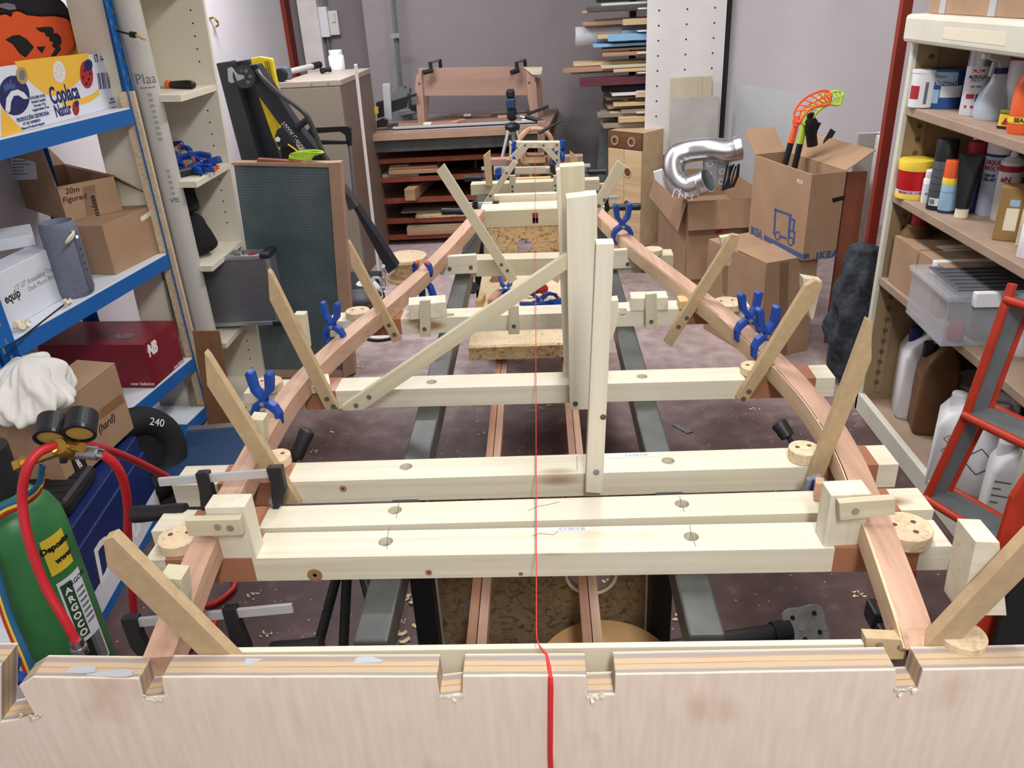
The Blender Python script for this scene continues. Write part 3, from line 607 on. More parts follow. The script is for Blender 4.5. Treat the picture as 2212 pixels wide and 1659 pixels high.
def handle_only(lab,p0,p1,r=.016):
    p0,p1=V(p0),V(p1); M=frame(p0,p1-p0,z=(0,-1,.3)); Ln=(p1-p0).length; t=thing('hand_screw',lab,'clamp handle',M=M)
    obj('grip',B().lathe([(.007,.014),(r*.9,.016),(r,.03),(r*.92,Ln*.6),(r*1.05,Ln*.9),(r,Ln),(r*.6,Ln+.004)],16,M=Matrix.Rotation(PI/2,4,'Y')),'black_plastic',t,M,sm=True)
    obj('screw_rod',B().cyl((-.06,0,0),(.035,0,0),.005,n=12),'steel_black',t,M)
handle_only('black clamp handle rising behind the warm beam, shelf side',P(632,1003,Y=1.40),P(664,930,Y=1.43))
handle_only('black clamp handle behind the warm beam by the beige cabinet',P(1712,958,Y=1.40),P(1682,914,Y=1.43))
bar_clamp('bar clamp at the far end of the reddish strip, handle towards the steel racks',P(1000,441,Y=3.45),P(1075,441,Y=3.45),V((.0,.0,-1)),.35,jl=.04,hl=.1)
bar_clamp('bar clamp at the far end of the reddish strip, handle towards the chest',P(1334,427,Y=3.40),P(1262,430,Y=3.40),V((0,0,-1)),.35,jl=.05,hl=.1)
bar_clamp('small bar clamp beside the far beam near the bow, shelf side',P(1040,364,Y=4.0),P(1110,363,Y=4.0),V((0,.0,-1)),.3,jl=.055,hl=.06)
bar_clamp('small bar clamp beside the far beam near the bow, chest side',P(1275,357,Y=4.0),P(1190,360,Y=4.0),V((0,.0,-1)),.3,jl=.04,hl=.075)
gt=P(1762,1050,Y=1.22); t=thing('screw_clamp','grey plastic jaw of a clamp between the beams, stepladder side','clamp',(gt.x,gt.y,.68)); obj('jaw',B().tube([P(1745,1058,Y=1.22),P(1750,1038,Y=1.22),P(1768,1033,Y=1.22),P(1778,1045,Y=1.22)],.009,n=10),'grey_speaker',t,sm=True); obj('shoe',B().tube([P(1756,1056,Y=1.212),P(1760,1040,Y=1.212),P(1770,1042,Y=1.212)],.006,n=8),'blue_navy',t)
# ---- tools in tray
pz=P(995,650,Z=.487); t=thing('hand_plane','old hand plane with red-brown handle on the tool tray','hand plane',pz)
M=frame(P(1030,610,Z=.487),P(985,662,Z=.487)-P(1030,610,Z=.487),z=(0,0,1))
obj('blade',B().prism([(0,-.02),(.06,-.045),(.13,-.04),(.13,.03),(.05,.03)],0,.006),'steel_black',t,M,.001)
obj('knob',B().lathe([(.012,0),(.018,.02),(.022,.045),(.017,.07),(.004,.078)],18,M=frame(P(1000,655,Z=.505),(0,0,1),y=(1,0,0))@Matrix.Rotation(PI/2,4,'Y')),'red_brown',t,sm=True)
for a,b,c,yt,lb,m in (((1040,668),(1050,650),(1031,668),650,'small tan block at the front of the tool tray','pine_warm'),((1073,667),(1085,648),(1053,668),648,'small reddish block on the tool tray under the long brace','fir_dark'),((1094,608),(1096,600),(1062,609),588,'brown block under the beam over the tool tray','fir_dark')):
    A=P(*a,Z=.486); M,u,v=boxfr(a,b,c,.486); h=HT(A,yt); obj('offcut',B().box(0,u,0,max(v,.02),0,h),m,None,M,.001,lab=lb,cat='wooden block')
pz=P(1172,633,Z=.50); t=thing('turn_screw','red knob of a tool lying on the tray','knob',pz); obj('knob',B().lathe([(.010,-.0),(.020,.006),(.022,.02),(.014,.032)],16,c=pz),'red_ink',t,sm=True); obj('stem',B().cyl(pz-V((.06,0,.002)),pz+V((0,0,.008)),.006,n=10),'steel_black',t)
# ================================================================== bow frames
def bp(nm,px,Y,t,mat,lab,g=(0,1),scr=(),cat='wooden board',grp='boards of the bow frame'):
    o=plate(nm,px,t,mat,None,Y=Y,g=g,lab=lab,cat=cat,grp=grp); screws([P(*s,Y=Y-.0005) for s in scr],YN,o,.006); return o
PN='pine_dull'
bp('bow_frame_board',[(1034,453),(1051,452),(1119,351),(1109,345)],3.60,.015,PN,'long lower leg of the bow triangle, shelf side',scr=[(1094,374),(1059,423),(1044,445)])
bp('bow_frame_board',[(1094,346),(1117,348),(1153,308),(1132,308)],4.30,.015,PN,'short upper leg of the bow triangle, shelf side',scr=[(1134,314)])
bp('bow_frame_board',[(1160,308),(1178,308),(1210,345),(1206,358)],4.30,.015,PN,'upper leg of the bow triangle, chest side',scr=[(1174,314),(1203,346)])
bp('bow_frame_board',[(1061,363),(1205,360),(1206,375),(1063,378)],4.05,.02,PN,'horizontal tie board of the bow triangle')
bp('bow_frame_board',[(1179,363),(1206,360),(1206,381),(1196,381)],4.02,.014,PN,'gusset at the chest end of the tie board',scr=[(1197,370)])
bp('bow_frame_board',[(1100,308),(1114,308),(1115,340),(1100,337)],4.325,.02,PN,'small upright of the square bow frame, shelf side',scr=[(1106,313),(1107,327)])
bp('bow_frame_board',[(1197,308),(1210,308),(1210,362),(1198,360)],4.325,.02,PN,'small upright of the square bow frame, chest side',scr=[(1203,313),(1204,327)])
bp('bow_frame_board',[(1100,307),(1210,307),(1210,309),(1196,320),(1120,320),(1100,309)],4.35,.05,'pine','top rail of the square bow frame',g=(0,1))
bp('bow_frame_board',[(1100,379),(1114,379),(1114,420),(1100,420)],3.86 if False else 3.80,.015,PN,'short upright on the second far beam, middle',scr=[(1107,403),(1107,413)],g=(3,0))
bp('bow_frame_board',[(1196,379),(1206,379),(1206,420),(1193,420)],3.80,.015,PN,'short upright on the second far beam, chest side',scr=[(1200,401),(1200,412)],g=(3,0))
bp('bow_frame_board',[(1044,337),(1059,324),(1064,402),(1050,402)],3.82,.015,'mdf_edge','pointed upright stick on the second far beam',g=(3,0))
bp('bow_frame_board',[(1231,326),(1247,338),(1248,352),(1231,352)],4.37,.012,'mdf_edge','small pointed stick on the furthest beam, chest side',g=(2,1))
bp('bow_frame_board',[(1101,386),(1190,383),(1190,390),(1100,393)],3.92,.03,'pine_warm','wooden strip lying behind the second far beam')
M=frame(P(1172,380,Y=4.45),(1,0,0),z=(0,0,1))
# inner box, post and stem
t=thing('bow_box','small pine and fir box inside the bow frame','wooden box',P(1155,352,Y=4.34)); 
for px,Y,tt,mt in (([(1132,342),(1178,341),(1178,352),(1132,353)],4.36,.02,'pine_warm'),([(1136,336),(1176,335),(1176,341),(1136,342)],4.385,.09,'ply_pink'),([(1133,331),(1137,331),(1137,342),(1133,342)],4.38,.06,'fir')): plate('side',px,tt,mt,t,Y=Y)
bp('stem_post',[(1161,263),(1177,262),(1176,341),(1162,341)],4.56,.03,'ply_pink','pale square post standing up at the bow',g=(3,0),cat='wooden post')
ar=[]
for i in range(17):
    a=PI*(1.12-1.24*i/16); ar.append(P(1157+35*math.cos(a),310-32*math.sin(a),Y=4.50))
obj('bent_stem',B().sweep(ar,.05,.012,up=(0,-1,.01)) if False else B().tube(ar,.014,n=8),'fir',lab='curved laminated wooden stem arching over the bow frame',cat='bent wood',sm=True)
lo=[P(1128+2*math.sin(k*.9),340+k*0,Y=4.47) for k in range(1)]
obj('bent_stem',B().tube(catmull([P(1127,336,Y=4.46),P(1131,352,Y=4.44),P(1145,359,Y=4.43),P(1172,359,Y=4.43),P(1185,350,Y=4.44),P(1184,336,Y=4.46)],6),.011,n=8),'fir_dark',lab='curved wooden rib below the small bow box',cat='bent wood',sm=True)
plate('stem_blank',[(1121,304),(1126,303),(1147,279),(1147,275),(1140,278),(1128,291)],.04,'fir',None,Y=4.44,g=(0,2),lab='reddish curved wooden blank sloping up beside the bow arch',cat='wooden board')
hd=P(1166,286,Y=4.40); handle_only('dark clamp handle lying across the bow post',P(1192,272,Y=4.42),P(1164,287,Y=4.40),.010)
# ================================================================== shelf side of the room
SO=V((-1.35,2.74,0)); SD=V((-.122,-.9925,0)).normalized(); SN=V((.9925,-.122,0)).normalized()
SF=frame(SO,SD,z=(0,0,1))                     # x along the rack towards the camera, y out to the room
S1,S2,S3,S0=1.221,.722,.312,.10; RL=.845; RD=.42
def decal(px,o,n,mat,par,name='print_patch',off=.0008,**k): return plate(name,px,.0006,mat,par,o=V(o)+V(n)*off,n=n,bev=0,**k)
def txt(s,size,px,py,o,n,x,mat,par,rot=0,**k):
    p=PO(px,py,o,n)+V(n)*.0008; M=frame(p,x,z=n)
    if rot: M=M@Rz(math.radians(rot))
    return text(s,size,M,mat,par,**k)
def ell(cx_,cy_,rx,ry,n=20,rot=0,a0=0,a1=2*PI):
    return [(cx_+rx*math.cos(a)*math.cos(rot)-ry*math.sin(a)*math.sin(rot),cy_+rx*math.cos(a)*math.sin(rot)+ry*math.sin(a)*math.cos(rot)) for a in [a0+(a1-a0)*i/n for i in range(n)]]
rk=thing('shelving_rack','blue slotted steel shelving rack with white shelves','shelving rack',M=SF)
def post(x,sx,y,sy,fl=.04):
    b=B(); b.box(*sorted((x,x+sx*fl)),*sorted((y,y+sy*.002)),0,2.0); b.box(*sorted((x,x+sx*.002)),*sorted((y,y+sy*fl)),0,2.0)
    o=obj('post',b,'shelf_blue',rk,SF); h=B()
    for i in range(38):
        z=.05+i*.05
        for (u,w) in ((.012,.0),(.03,.02)):
            xx=x+sx*(u+.001); h.box(xx-.0035,xx+.0035,y-sy*.0006,y+sy*.0001,z+w,z+w+.016)
            yy=y+sy*(u+.001); h.box(min(x-sx*.0006,x),max(x-sx*.0006,x),yy-.0035,yy+.0035,z+w,z+w+.016)
    obj('slot_pattern',h,'felt_black' if sx*x==0 else 'grey_ink',o,SF); return o
post(-.04,1,0,-1); post(RL,-1,0,-1,.06); post(-.04,1,-RD,1); post(RL,-1,-RD,1)
for z in (S1,S2,S3,S0):
    obj('shelf_board',B().box(.003,RL-.003,-RD+.003,-.003,z-.016,z),'shelf_white',rk,SF,.001)
    for y in (0,-RD+.002): obj('shelf_beam',B().box(0,RL,y-.002,y,z-.052,z-.004),'shelf_blue',rk,SF)
    for x in (.0,RL-.002): obj('shelf_beam',B().box(x,x+.002,-RD,0,z-.052,z-.004),'shelf_blue',rk,SF)
p2=thing('rack_upright','wide blue slotted post of the next rack, behind the gas bottle','rack post',M=SF@T4(RL+.01,0,0))
Mp=SF@T4(RL+.01,0,0); b=B(); b.box(0,.055,-.002,0,0,2); b.box(.0,.002,-.05,0,0,2); obj('angle',b,'shelf_blue',p2,Mp)
for i in range(4,15):
    z=.05+i*.055
    for u in (.016,.04):
        h=B(); h.prism([(u+.007*math.cos(a)*(1 if math.sin(a)>0 else .6),z+.012*math.sin(a)) for a in [k*PI/5 for k in range(10)]],0,.0008,Matrix.Rotation(PI/2,4,'X')@T4(0,0,-.0008)); obj('keyhole',h,'white_paint',p2,Mp)  # white fill paints the light that shows through the holes

# ---- banana carton
def carton(name,lab,cat,a,b,c,z,ytop,mat,grp=None,h=None,lid=True,dmin=0,hmul=1,floor=.0005):
    M,u,v=boxfr(a,b,c,z+floor); v=max(v,dmin); hh=h or HT(P(*a,Z=z),ytop)
    t=thing(name,lab,cat,M=M,grp=grp)
    if lid: obj('body',B().box(0,u,0,v,0,hh),mat,t,M,.002)
    else:
        w=.004; b_=B(); b_.box(0,u,0,v,0,w); b_.box(0,u,0,w,w,hh); b_.box(0,u,v-w,v,w,hh); b_.box(0,w,w,v-w,w,hh); b_.box(u-w,u,w,v-w,w,hh); obj('body',b_,mat,t,M)
    X=M.to_3x3()@V((1,0,0)); Y=M.to_3x3()@V((0,1,0))
    return t,M,u,v,hh,X,Y
A=P(265,227,Z=S1); Cc=P(2,297,Z=S1); fx=(A-Cc); FLn=fx.length; fx.normalize(); fn=V((fx.y,-fx.x,0)); 
Mb=frame(Cc+V((0,0,.0005)),fx,z=(0,0,1)); hf=HT(A,112); hc=HT(A,80)
bc=thing('banana_carton','open white and yellow fruit carton holding the orange pumpkin bag','carton',M=Mb)
D=.30
obj('front_panel',B().box(0,FLn-.03,0,.005,0,hf),'carton_white',bc,Mb,.001); obj('corner_post',B().box(FLn-.038,FLn,0,.005,0,hc),'carton_white',bc,Mb)
obj('back_panel',B().box(0,FLn,D-.005,D,0,hc),'banana_yellow',bc,Mb); obj('base',B().box(0,FLn,.005,D-.005,0,.005),'cardboard',bc,Mb)
obj('side_panel',B().box(FLn-.005,FLn,.005,D-.005,0,hc*.99),'banana_yellow',bc,Mb); obj('side_panel',B().box(0,.005,.005,D-.005,0,hf),'banana_yellow',bc,Mb)
o_,n_=Cc,fn
def bd(px,mat,nm='printed_shape',off=.0008): return decal(px,o_,n_,mat,bc,nm,off)
bd([(31,133),(60,129),(120,122),(192,115),(190,140),(180,165),(160,185),(135,200),(115,207),(98,203),(75,185),(50,162),(38,145)],'banana_yellow')
bd([(237,112),(249,152),(230,155),(236,135)],'banana_yellow'); bd([(2,232),(25,255),(40,272),(52,284),(4,296)],'banana_yellow')
bd([(214,192),(214,206),(195,220),(165,229),(140,228),(124,216),(150,217),(180,211),(200,203)],'banana_yellow')
bd(ell(31,206,33,43,28,-.12),'navy_ink',off=.0012); bd([(12,238),(14,212),(24,197),(38,193),(52,200),(62,213),(52,214),(40,206),(30,207),(24,220),(22,240),(18,244)],'carton_white',off=.0016)
bd([(10,200),(7,182),(13,186),(12,176),(20,184),(22,168),(27,184),(34,180),(32,190),(39,185),(33,192),(22,192),(14,196)],'blue_ink',off=.0016)
bd(ell(48,163,12,19,20,-.15),'gauge_face',off=.002); bd(ell(48,162,7,11,16),'grey_ink',off=.0024)
bd(ell(128,155,13,24,24,-.12),'carton_white',off=.0013)
for k in range(8):
    a=k*PI/4; bd([(128+2.5*math.cos(a),155+4*math.sin(a)),(128+8*math.cos(a+.5),155+15*math.sin(a+.5)),(128+9*math.cos(a+.8),155+17*math.sin(a+.8)),(128+4.5*math.cos(a+.4),155+8*math.sin(a+.4))],'banana_yellow',off=.0017)
for cx_,cy_,s in ((187,161,1),(164,234,.52)):
    bd(ell(cx_,cy_,14*s,30*s,24,-.1),'red_ink',off=.0013); bd(ell(cx_+4*s,cy_-20*s,9*s,13*s,18),'navy_ink',off=.0017); 
    for dx,dy in ((-7,6),(5,10),(0,20),(-4,-8),(8,-2)): bd(ell(cx_+dx*s,cy_+dy*s,2*s,3.4*s,10),'felt_black',off=.0017)
def bt(s,size,px,py,mat='navy_ink',**k): return txt(s,size,px,py,o_,n_,fx,mat,bc,**k)
bt('Coplaca',.066,139,203,bold=.0016,sx=.72); bt('Natur',.048,136,238,bold=.0008,sx=.75); bt('17',.032,207,127,bold=.0008,sx=.8); bt('KG\nNETOS',.008,219,126,sx=.8)
bt('CATEGORÍA: EXTRA\nVariedad: Cavendish\nPeso neto: 17 kg\nLongitud mínima: 14 cm',.0105,84,222,'blue_ink',sx=.8); bt('PRODUCCIÓN CERTIFICADA:',.0145,72,252,'blue_ink',bold=.0003,sx=.8); bt('Nº CERT. 04/400/00121\nPlátano de Producción Integrada',.0105,70,268,'blue_ink',sx=.8)
bt('Plátano de Canarias',.0125,34,206,off if False else 'navy_ink',rot=14,sx=.62); bt('COPLACA\nwww.coplaca.org',.009,243,217,'blue_ink',sx=.8)
bars=B(); 
for i in range(17):
    if i in (3,8,12): continue
    x0=209+i*2.1; q=[PO(x0,158+.3*i*-.5,o_,n_),PO(x0+(1.4 if i%3 else .8),158-.15*i,o_,n_),PO(x0+5+(1.4 if i%3 else .8),193-.2*i,o_,n_),PO(x0+5,193-.2*i,o_,n_)]
    bars.face(bars.verts([p+fn*.001 for p in q]))
obj('barcode',bars,'navy_ink',bc)
# ---- pumpkin bag
pn=fn; po=Cc-fn*.09
pk=thing('pumpkin_bag','orange felt pumpkin face bag with a black hat, in the fruit carton','bag',po+fx*.17+V((0,0,.02)))
def pp(px,t,mat,off=0,nm='felt'): return plate(nm,px,t,mat,pk,o=po+pn*off,n=pn,bev=min(.01,t*.3))
pp([(-20,40)]+[(20,25),(45,21),(62,30),(90,34),(120,33),(145,38),(165,55),(172,72),(168,95),(155,115),(130,140),(90,175),(40,190),(0,190),(-30,170)],.05,'felt_orange',nm='face')
pp([(-25,20),(-20,-30),(60,-40),(110,-22),(140,5),(156,28),(165,50),(150,38),(125,32),(95,34),(62,32),(42,22),(30,28),(28,40),(20,30),(5,30)],.055,'felt_black',.006,'hat')
for q in ([(14,85),(28,77),(42,75),(58,84),(74,102),(57,123),(45,115),(30,95)],[(81,101),(99,100),(92,114)],[(79,60),(95,58),(112,58),(117,65),(116,72),(124,71),(132,80),(134,93),(129,99),(133,106),(126,115),(121,121),(112,120),(122,105),(114,98),(118,90),(108,87),(110,80),(101,77),(100,70),(90,68)]): pp(q,.003,'felt_black',.0035,'face_patch')
pp([(-5,10),(15,6),(32,10),(36,20),(20,22),(0,16)],.003,'grey_ink',.0095,'face_patch')
# ---- second shelf
hB=HT(P(250,594,Z=S2),488)
t,M,u,v,h_,X,Y=carton('cardboard_box','closed brown box with a dark green arrow, beside the speaker','box',(250,594),(359,539),(205,597),S2,488,'cardboard',dmin=.22)
n1=-X; n2=-Y; a0=P(250,594,Z=S2)
decal([(218,541),(228,541),(236,590),(231,591)],a0,-X,'green_ink',t,'arrow'); 
decal([(211,546),(219,535),(229,545)],a0,-X,'green_ink',t,'arrow',.001); decal([(217,592),(240,591),(241,594),(218,595)],a0,-X,'green_ink',t,'arrow')
for q in ([(288,512),(309,505),(320,562),(297,575)],): decal(q,a0,-Y,'cardboard_dark',t,'tape_strip')
decal([(303,470),(331,450),(335,459),(306,479)],a0,-Y,'ivory',t,'torn_paper',.002)
z2=S2+h_+.001
t,M,u,v,h_,X,Y=carton('cardboard_box','open brown box with a white shipping label, stacked over the arrow box','box',(146,480),(265,454),(17,478),z2,404,'cardboard',lid=False,dmin=.42)
obj('flap',B().box(0,.004,0,v,0,.20),'cardboard',t,M@T4(-.004,0,h_)@Matrix.Rotation(math.radians(-4),4,'Y'))
obj('flap',B().box(0,u,0,.17,0,.004),'cardboard_dark',t,M@T4(0,v,h_)@Matrix.Rotation(math.radians(22),4,'X'))
obj('flap',B().box(0,.16,0,v,0,.004),'cardboard_dark',t,M@T4(u,0,h_)@Matrix.Rotation(math.radians(40),4,'Y'))
a0=M.translation.copy()
decal([(19,330),(74,329),(81,387),(28,390)],a0-X*.006,-X,'carton_white',t,'shipping_label',.003)
for k in range(6): decal([(27,340+k*7),(27+random.randint(22,40),339.5+k*7),(27+random.randint(22,40),341.5+k*7),(27,342+k*7)],a0-X*.006,-X,'grey_ink',t,'label_print',.0036)
decal([(14,440),(28,418),(52,446),(38,464)],a0,-X,'black_ink',t,'diamond',.002); decal([(23,439),(29,420),(44,441),(36,461)],a0,-X,'carton_white',t,'diamond',.003)
txt('20m\nFigured',.026,158,420,a0,-Y,X,'black_ink',t,shear=.2); txt('easycon',.026,208,448,a0,-Y,X,'black_ink',t,rot=-90,bold=.0006)
decal([(178,404),(205,398),(212,462),(188,468)],a0,-Y,'cardboard_dark',t,'tape_strip',.0005)
t,M,u,v,h_,X,Y=carton('monitor_bracket_box','long white box printed with red stripes, behind the grey speaker','box',(150,636),(-60,762),(172,592),S2,531,'carton_white')
Me=frame(P(150,636,Z=S2),M.to_3x3()@V((0,-1,0)),z=M.to_3x3()@V((0,0,1)))
fo=P(150,636,Z=S2); fxx=-(M.to_3x3()@V((0,1,0))).normalized(); fnn=V((-fxx.y,fxx.x,0)); 
if fnn.dot(CAM-fo)<0: fnn=-fnn
zx=fnn.cross(V((0,0,1))); zx=V((0,0,1)).cross(fnn)
txt('equip',.036,26,640,fo,fnn,zx,'black_ink',t,bold=.001,sx=.85); txt('13"-27" Articulating Triple Monitor\nDesk Mount Bracket',.021,92,600,fo,fnn,zx,'grey_ink',t,sx=.85)
for k in range(3): decal([(0,645+5*k),(6,650+5*k),(7,656+5*k),(0,652+5*k)],fo,fnn,'red_ink',t,'stripe')
zt_=S2+h_+.001
t,M,u,v,h_,X,Y=carton('white_box','small flat white box lying on the long white box','box',(78,530),(72,505),(-40,585),zt_,507,'carton_white')
sp=P(197,636,Z=S2); cS=sp-SN*.045+V((0,0,.0008)); hS=HT(cS,478)
MS=frame(cS,SN,z=(0,0,1)); t=thing('bluetooth_speaker','grey fabric cylinder speaker with a wrist loop, standing on the shelf','speaker',M=MS)
R=.052
obj('body',B().lathe([(R*.8,0),(R*.93,.006),(R,.02),(R,hS-.018),(R*.95,hS-.006),(R*.86,hS),(R*.8,hS-.004),(R*.74,hS-.014)],36),'grey_speaker',t,MS,sm=True)
obj('button_strip',B().box(R-.001,R+.003,-.010,.010,.015,hS-.03),'plastic_slate' if plain('plastic_slate',(92,98,114),.5) else '',t,MS,.001)
obj('power_light',B().cyl((R+.002,0,hS-.048),(R+.004,0,hS-.048),.0045,n=14),'led',t,MS)
for k in range(4): obj('button',B().cyl((R+.002,0,hS-.085-k*.022),(R+.0036,0,hS-.085-k*.022),.003,n=10),'black_plastic',t,MS)
obj('wrist_loop',B().tube(catmull([(R-.005,-.006,hS-.03),(R+.02,-.03,hS-.026),(R+.022,-.06,hS-.036),(R+.012,-.062,hS-.048),(R+.01,-.03,hS-.042),(R,-.006,hS-.036)],5),.004,n=8),'ivory',t,MS,sm=True)
for a,b,fl,lb in (((24,747),(138,658),(147,655),'dark wire skewer with a small cream bloom at its far tip'),((-30,740),(120,637),(48,705),'dark wire skewer with a bigger cream bloom, by the shelf edge')):
    z=S2+.003; t=thing('flower_skewer',lb,'skewer',P(*fl,Z=S2)); obj('stalk',B().tube([P(*a,Z=z),P(*b,Z=z)],.0022,n=6),'black_matt',t)
    c=P(*fl,Z=S2+.012); b_=B(); r0=.011 if fl[0]>100 else .020
    for k in range(7):
        a_=k*2*PI/7; b_.cyl(c+V((0,0,-.006)),c+V((r0*math.cos(a_),r0*math.sin(a_),.006+.006*(k%2))),r0*.2,r0*.45,8)
    obj('bloom',b_,'ivory',t,sm=True)
# ---- third shelf
t,M,u,v,h_,X,Y=carton('shoe_box','dark red shoe box with white lettering on its end','shoe box',(334,838),(398,781),(112,838),S3,746,'red_gloss')
lid=h_*.55; obj('lid',B().box(-.002,u+.002,-.002,v+.002,lid,h_+.002),'red_gloss',t,M,.002)
a0=M.translation-X*.002-Y*.002
txt('NB',.075,329,755,a0,-Y,X,'white_ink',t,bold=.002,sx=.8,shear=.15) if False else None
nY=-Y; nX=-X
pNB=PO(327,754,a0,nY); 
txt('NB',.058,329,754,a0,nY,X,'white_ink',t,bold=.003,sx=.75,shear=.2)
for k in range(4): decal([(318,748+4*k),(326,746+4*k),(326,748+4*k),(319,750+4*k)],a0,nY,'white_ink',t,'stripe')
txt('new balance',.016,387,785,a0,nY,X,'white_ink',t); txt('new balance',.018,308,829,a0,nX,-Y,'white_ink',t) 
top0=M.translation+V((0,0,h_+.002)); txt('NB',.06,262,727,top0,V((0,0,1)),-Y,'grey_ink',t,bold=.003,shear=.2)
for q,cx_,cy_,ax in ((nX,114,757,-Y),(nY,374,723,X)):
    c=PO(cx_,cy_,a0,q)+q*.001; Mf=frame(c,ax,z=q); obj('badge_ring',B().tube([Mf@V((.014*math.cos(k*PI/12),.008*math.sin(k*PI/12),0)) for k in range(24)],.0006,n=5,closed=True),'pink_print',t)
def blob(fn,nu=20,nv=14): return B().grid(fn,nu,nv,True)
t,M,u,v,h_,X,Y=carton('cardboard_box','battered brown box with black parcel tape hanging over the rack edge','box',(150,1056),(290,925),(60,1050),S3+.012,905,'cardboard',dmin=.2)
a0=M.translation
decal([(205,880),(262,872),(268,905),(214,938)],a0,-Y,'cardboard_dark',t,'tape_strip') if False else None
fcn=-Y
decal([(218,905),(270,868),(262,850),(215,885)],a0,fcn,'fibre_brown',t,'tape_strip'); txt('(hard)',.035,230,915,a0,fcn,X,'black_ink',t,shear=.2); txt('base',.035,192,950,a0,fcn,X,'black_ink',t,shear=.2)
decal([(152,990),(176,966),(190,1010),(168,1034)],a0,fcn,'black_ink',t,'parcel_tape',.001); txt('amazon',.026,172,1002,a0+fcn*.001,fcn,X,'white_ink',t,rot=-75,bold=.0005)
obj('flap',B().box(0,u,0,v*.6,0,.004),'cardboard',t,M@T4(0,0,h_+.002)@Matrix.Rotation(math.radians(5),4,'X'))
cz_=M.translation.z+h_+.008; cb_=P(92,900,Z=cz_)
def clo(u,v):
    a=u*2*PI; w=1+.12*math.sin(5*a+7*v)+.08*math.sin(9*a-4*v)+.07*math.sin(14*a+9*v)+.04*math.sin(23*a-6*v); r=(max(0,1-(2*v-1)**4))**.5*(1.15-.45*v)*w+.002
    return V((cb_.x-.02,cb_.y+.02,cz_))+V((.085*r*math.cos(a)-.04*v,.12*r*math.sin(a)+.06*v,.135*v))
obj('cloth_bundle',blob(clo,110,30),'cloth_white',lab='crumpled off-white cloth lying on the battered brown box',cat='cloth',sm=True,ang=180)
# ---- cartons on the floor before the rack
Mn,u,v=boxfr((222,1352),(352,1112),(120,1352),.0005); h_=HT(P(222,1352,Z=0),1196)
t=thing('drinks_carton','navy drinks carton with white script and a white lower band, behind the gas bottle','carton',M=Mn)
obj('body',B().box(0,u,0,.25,0,h_),'blue_navy',t,Mn,.003); obj('lower_band',B().box(-.0003,u+.0003,-.0003,.2503,.03,h_*.42),'carton_white',t,Mn); obj('bottom_band',B().box(-.0004,u+.0004,-.0004,.2504,0,.03),'shelf_blue',t,Mn)
X=Mn.to_3x3()@V((1,0,0)); Y=Mn.to_3x3()@V((0,1,0)); a0=Mn.translation
txt('D',.15,222,1215,a0,-Y,X,'white_ink',t,bold=.002,shear=.25); txt('au',.14,282,1145,a0,-Y,X,'white_ink',t,bold=.002,shear=.25)
M2_=Mn@T4(-.02,.01,h_+.001); t=thing('drinks_carton','navy carton with a pink patch, stacked upon the one with white script','carton',M=M2_)
obj('body',B().box(0,u+.02,0,.24,0,.055),'blue_navy',t,M2_,.003)
a0=M2_.translation; decal([(219,1110),(266,1060),(272,1080),(235,1138)],a0,-Y,'pink_print',t,'patch')
Mt_=M2_@T4(0.10,.02,.056); t=thing('tool_case','black moulded tool case with diamond pattern, on the navy cartons','case',M=Mt_); obj('shell',B().box(0,.2,0,.2,0,.05),'black_plastic',t,Mt_,.016)
for k in range(5): obj('rib',B().box(.02+k*.036,.026+k*.036,.02,.18,.049,.052),'black_matt',t,Mt_)
Mw=frame(P(303,985,Z=.20)+V((0,0,.0)),(.5,.85,0),z=(.85,-.5,.2)); t=thing('spare_tyre','black rubber tyre with a white size sticker, behind the navy cartons','tyre',M=Mw)
obj('tread',B().tube([(.115*math.cos(a*PI/20),.115*math.sin(a*PI/20),0) for a in range(40)],.048,n=14,closed=True),'black_matt',t,Mw,sm=True); obj('hub',B().cyl((0,0,-.02),(0,0,.02),.07,n=30),'steel_black',t,Mw)
text('240',.035,Mw@T4(.07,.09,.049)@Rz(-.6),'white_ink',t)
zc=P(440,985,Z=.14); A=P(380,1030,Z=.14); Mg=frame(A,P(500,1020,Z=.14)-A,z=(0,0,1))
t=thing('paper_trimmer','blue paper trimmer board with a printed grid lying by the rack end','paper trimmer',M=Mg); Lg=.26
obj('board',B().box(-.05,Lg,0,.30,-.014,0),'trimmer_blue' if plain('trimmer_blue',(34,62,96),.45) else '',t,Mg,.002); obj('rail',B().box(-.05,Lg+.02,.30,.33,-.014,.012),'alu',t,Mg,.002); obj('cutter_head',B().box(Lg-.03,Lg+.035,.285,.345,.0,.035),'black_plastic',t,Mg,.004); obj('edge_rail',B().box(Lg,Lg+.03,0,.30,-.014,.006),'black_plastic',t,Mg,.002)
for k in range(5): obj('grid_line',B().box(-.03,Lg-.02,.04+k*.05,.041+k*.05,0,.0006),'blue_ink',t,Mg)
Mj=frame(P(347,1085,Z=.0),SD*-1,z=(0,0,1)); t=thing('jack_case','blue jack case with a yellow load sticker, under the paper trimmer','case',M=Mj@T4(0,0,.0))
obj('shell',B().box(-.02,.34,0,.2,0,.115),'shelf_blue',t,Mj,.008)
a0=Mj.translation; yy=-(Mj.to_3x3()@V((0,1,0))); decal([(357,1005),(384,1003),(384,1014),(357,1016)],a0,yy,'yellow',t,'sticker') ; txt('2 ton',.022,370,1009,a0+yy*.001,yy,Mj.to_3x3()@V((1,0,0)),'black_ink',t,bold=.0006)
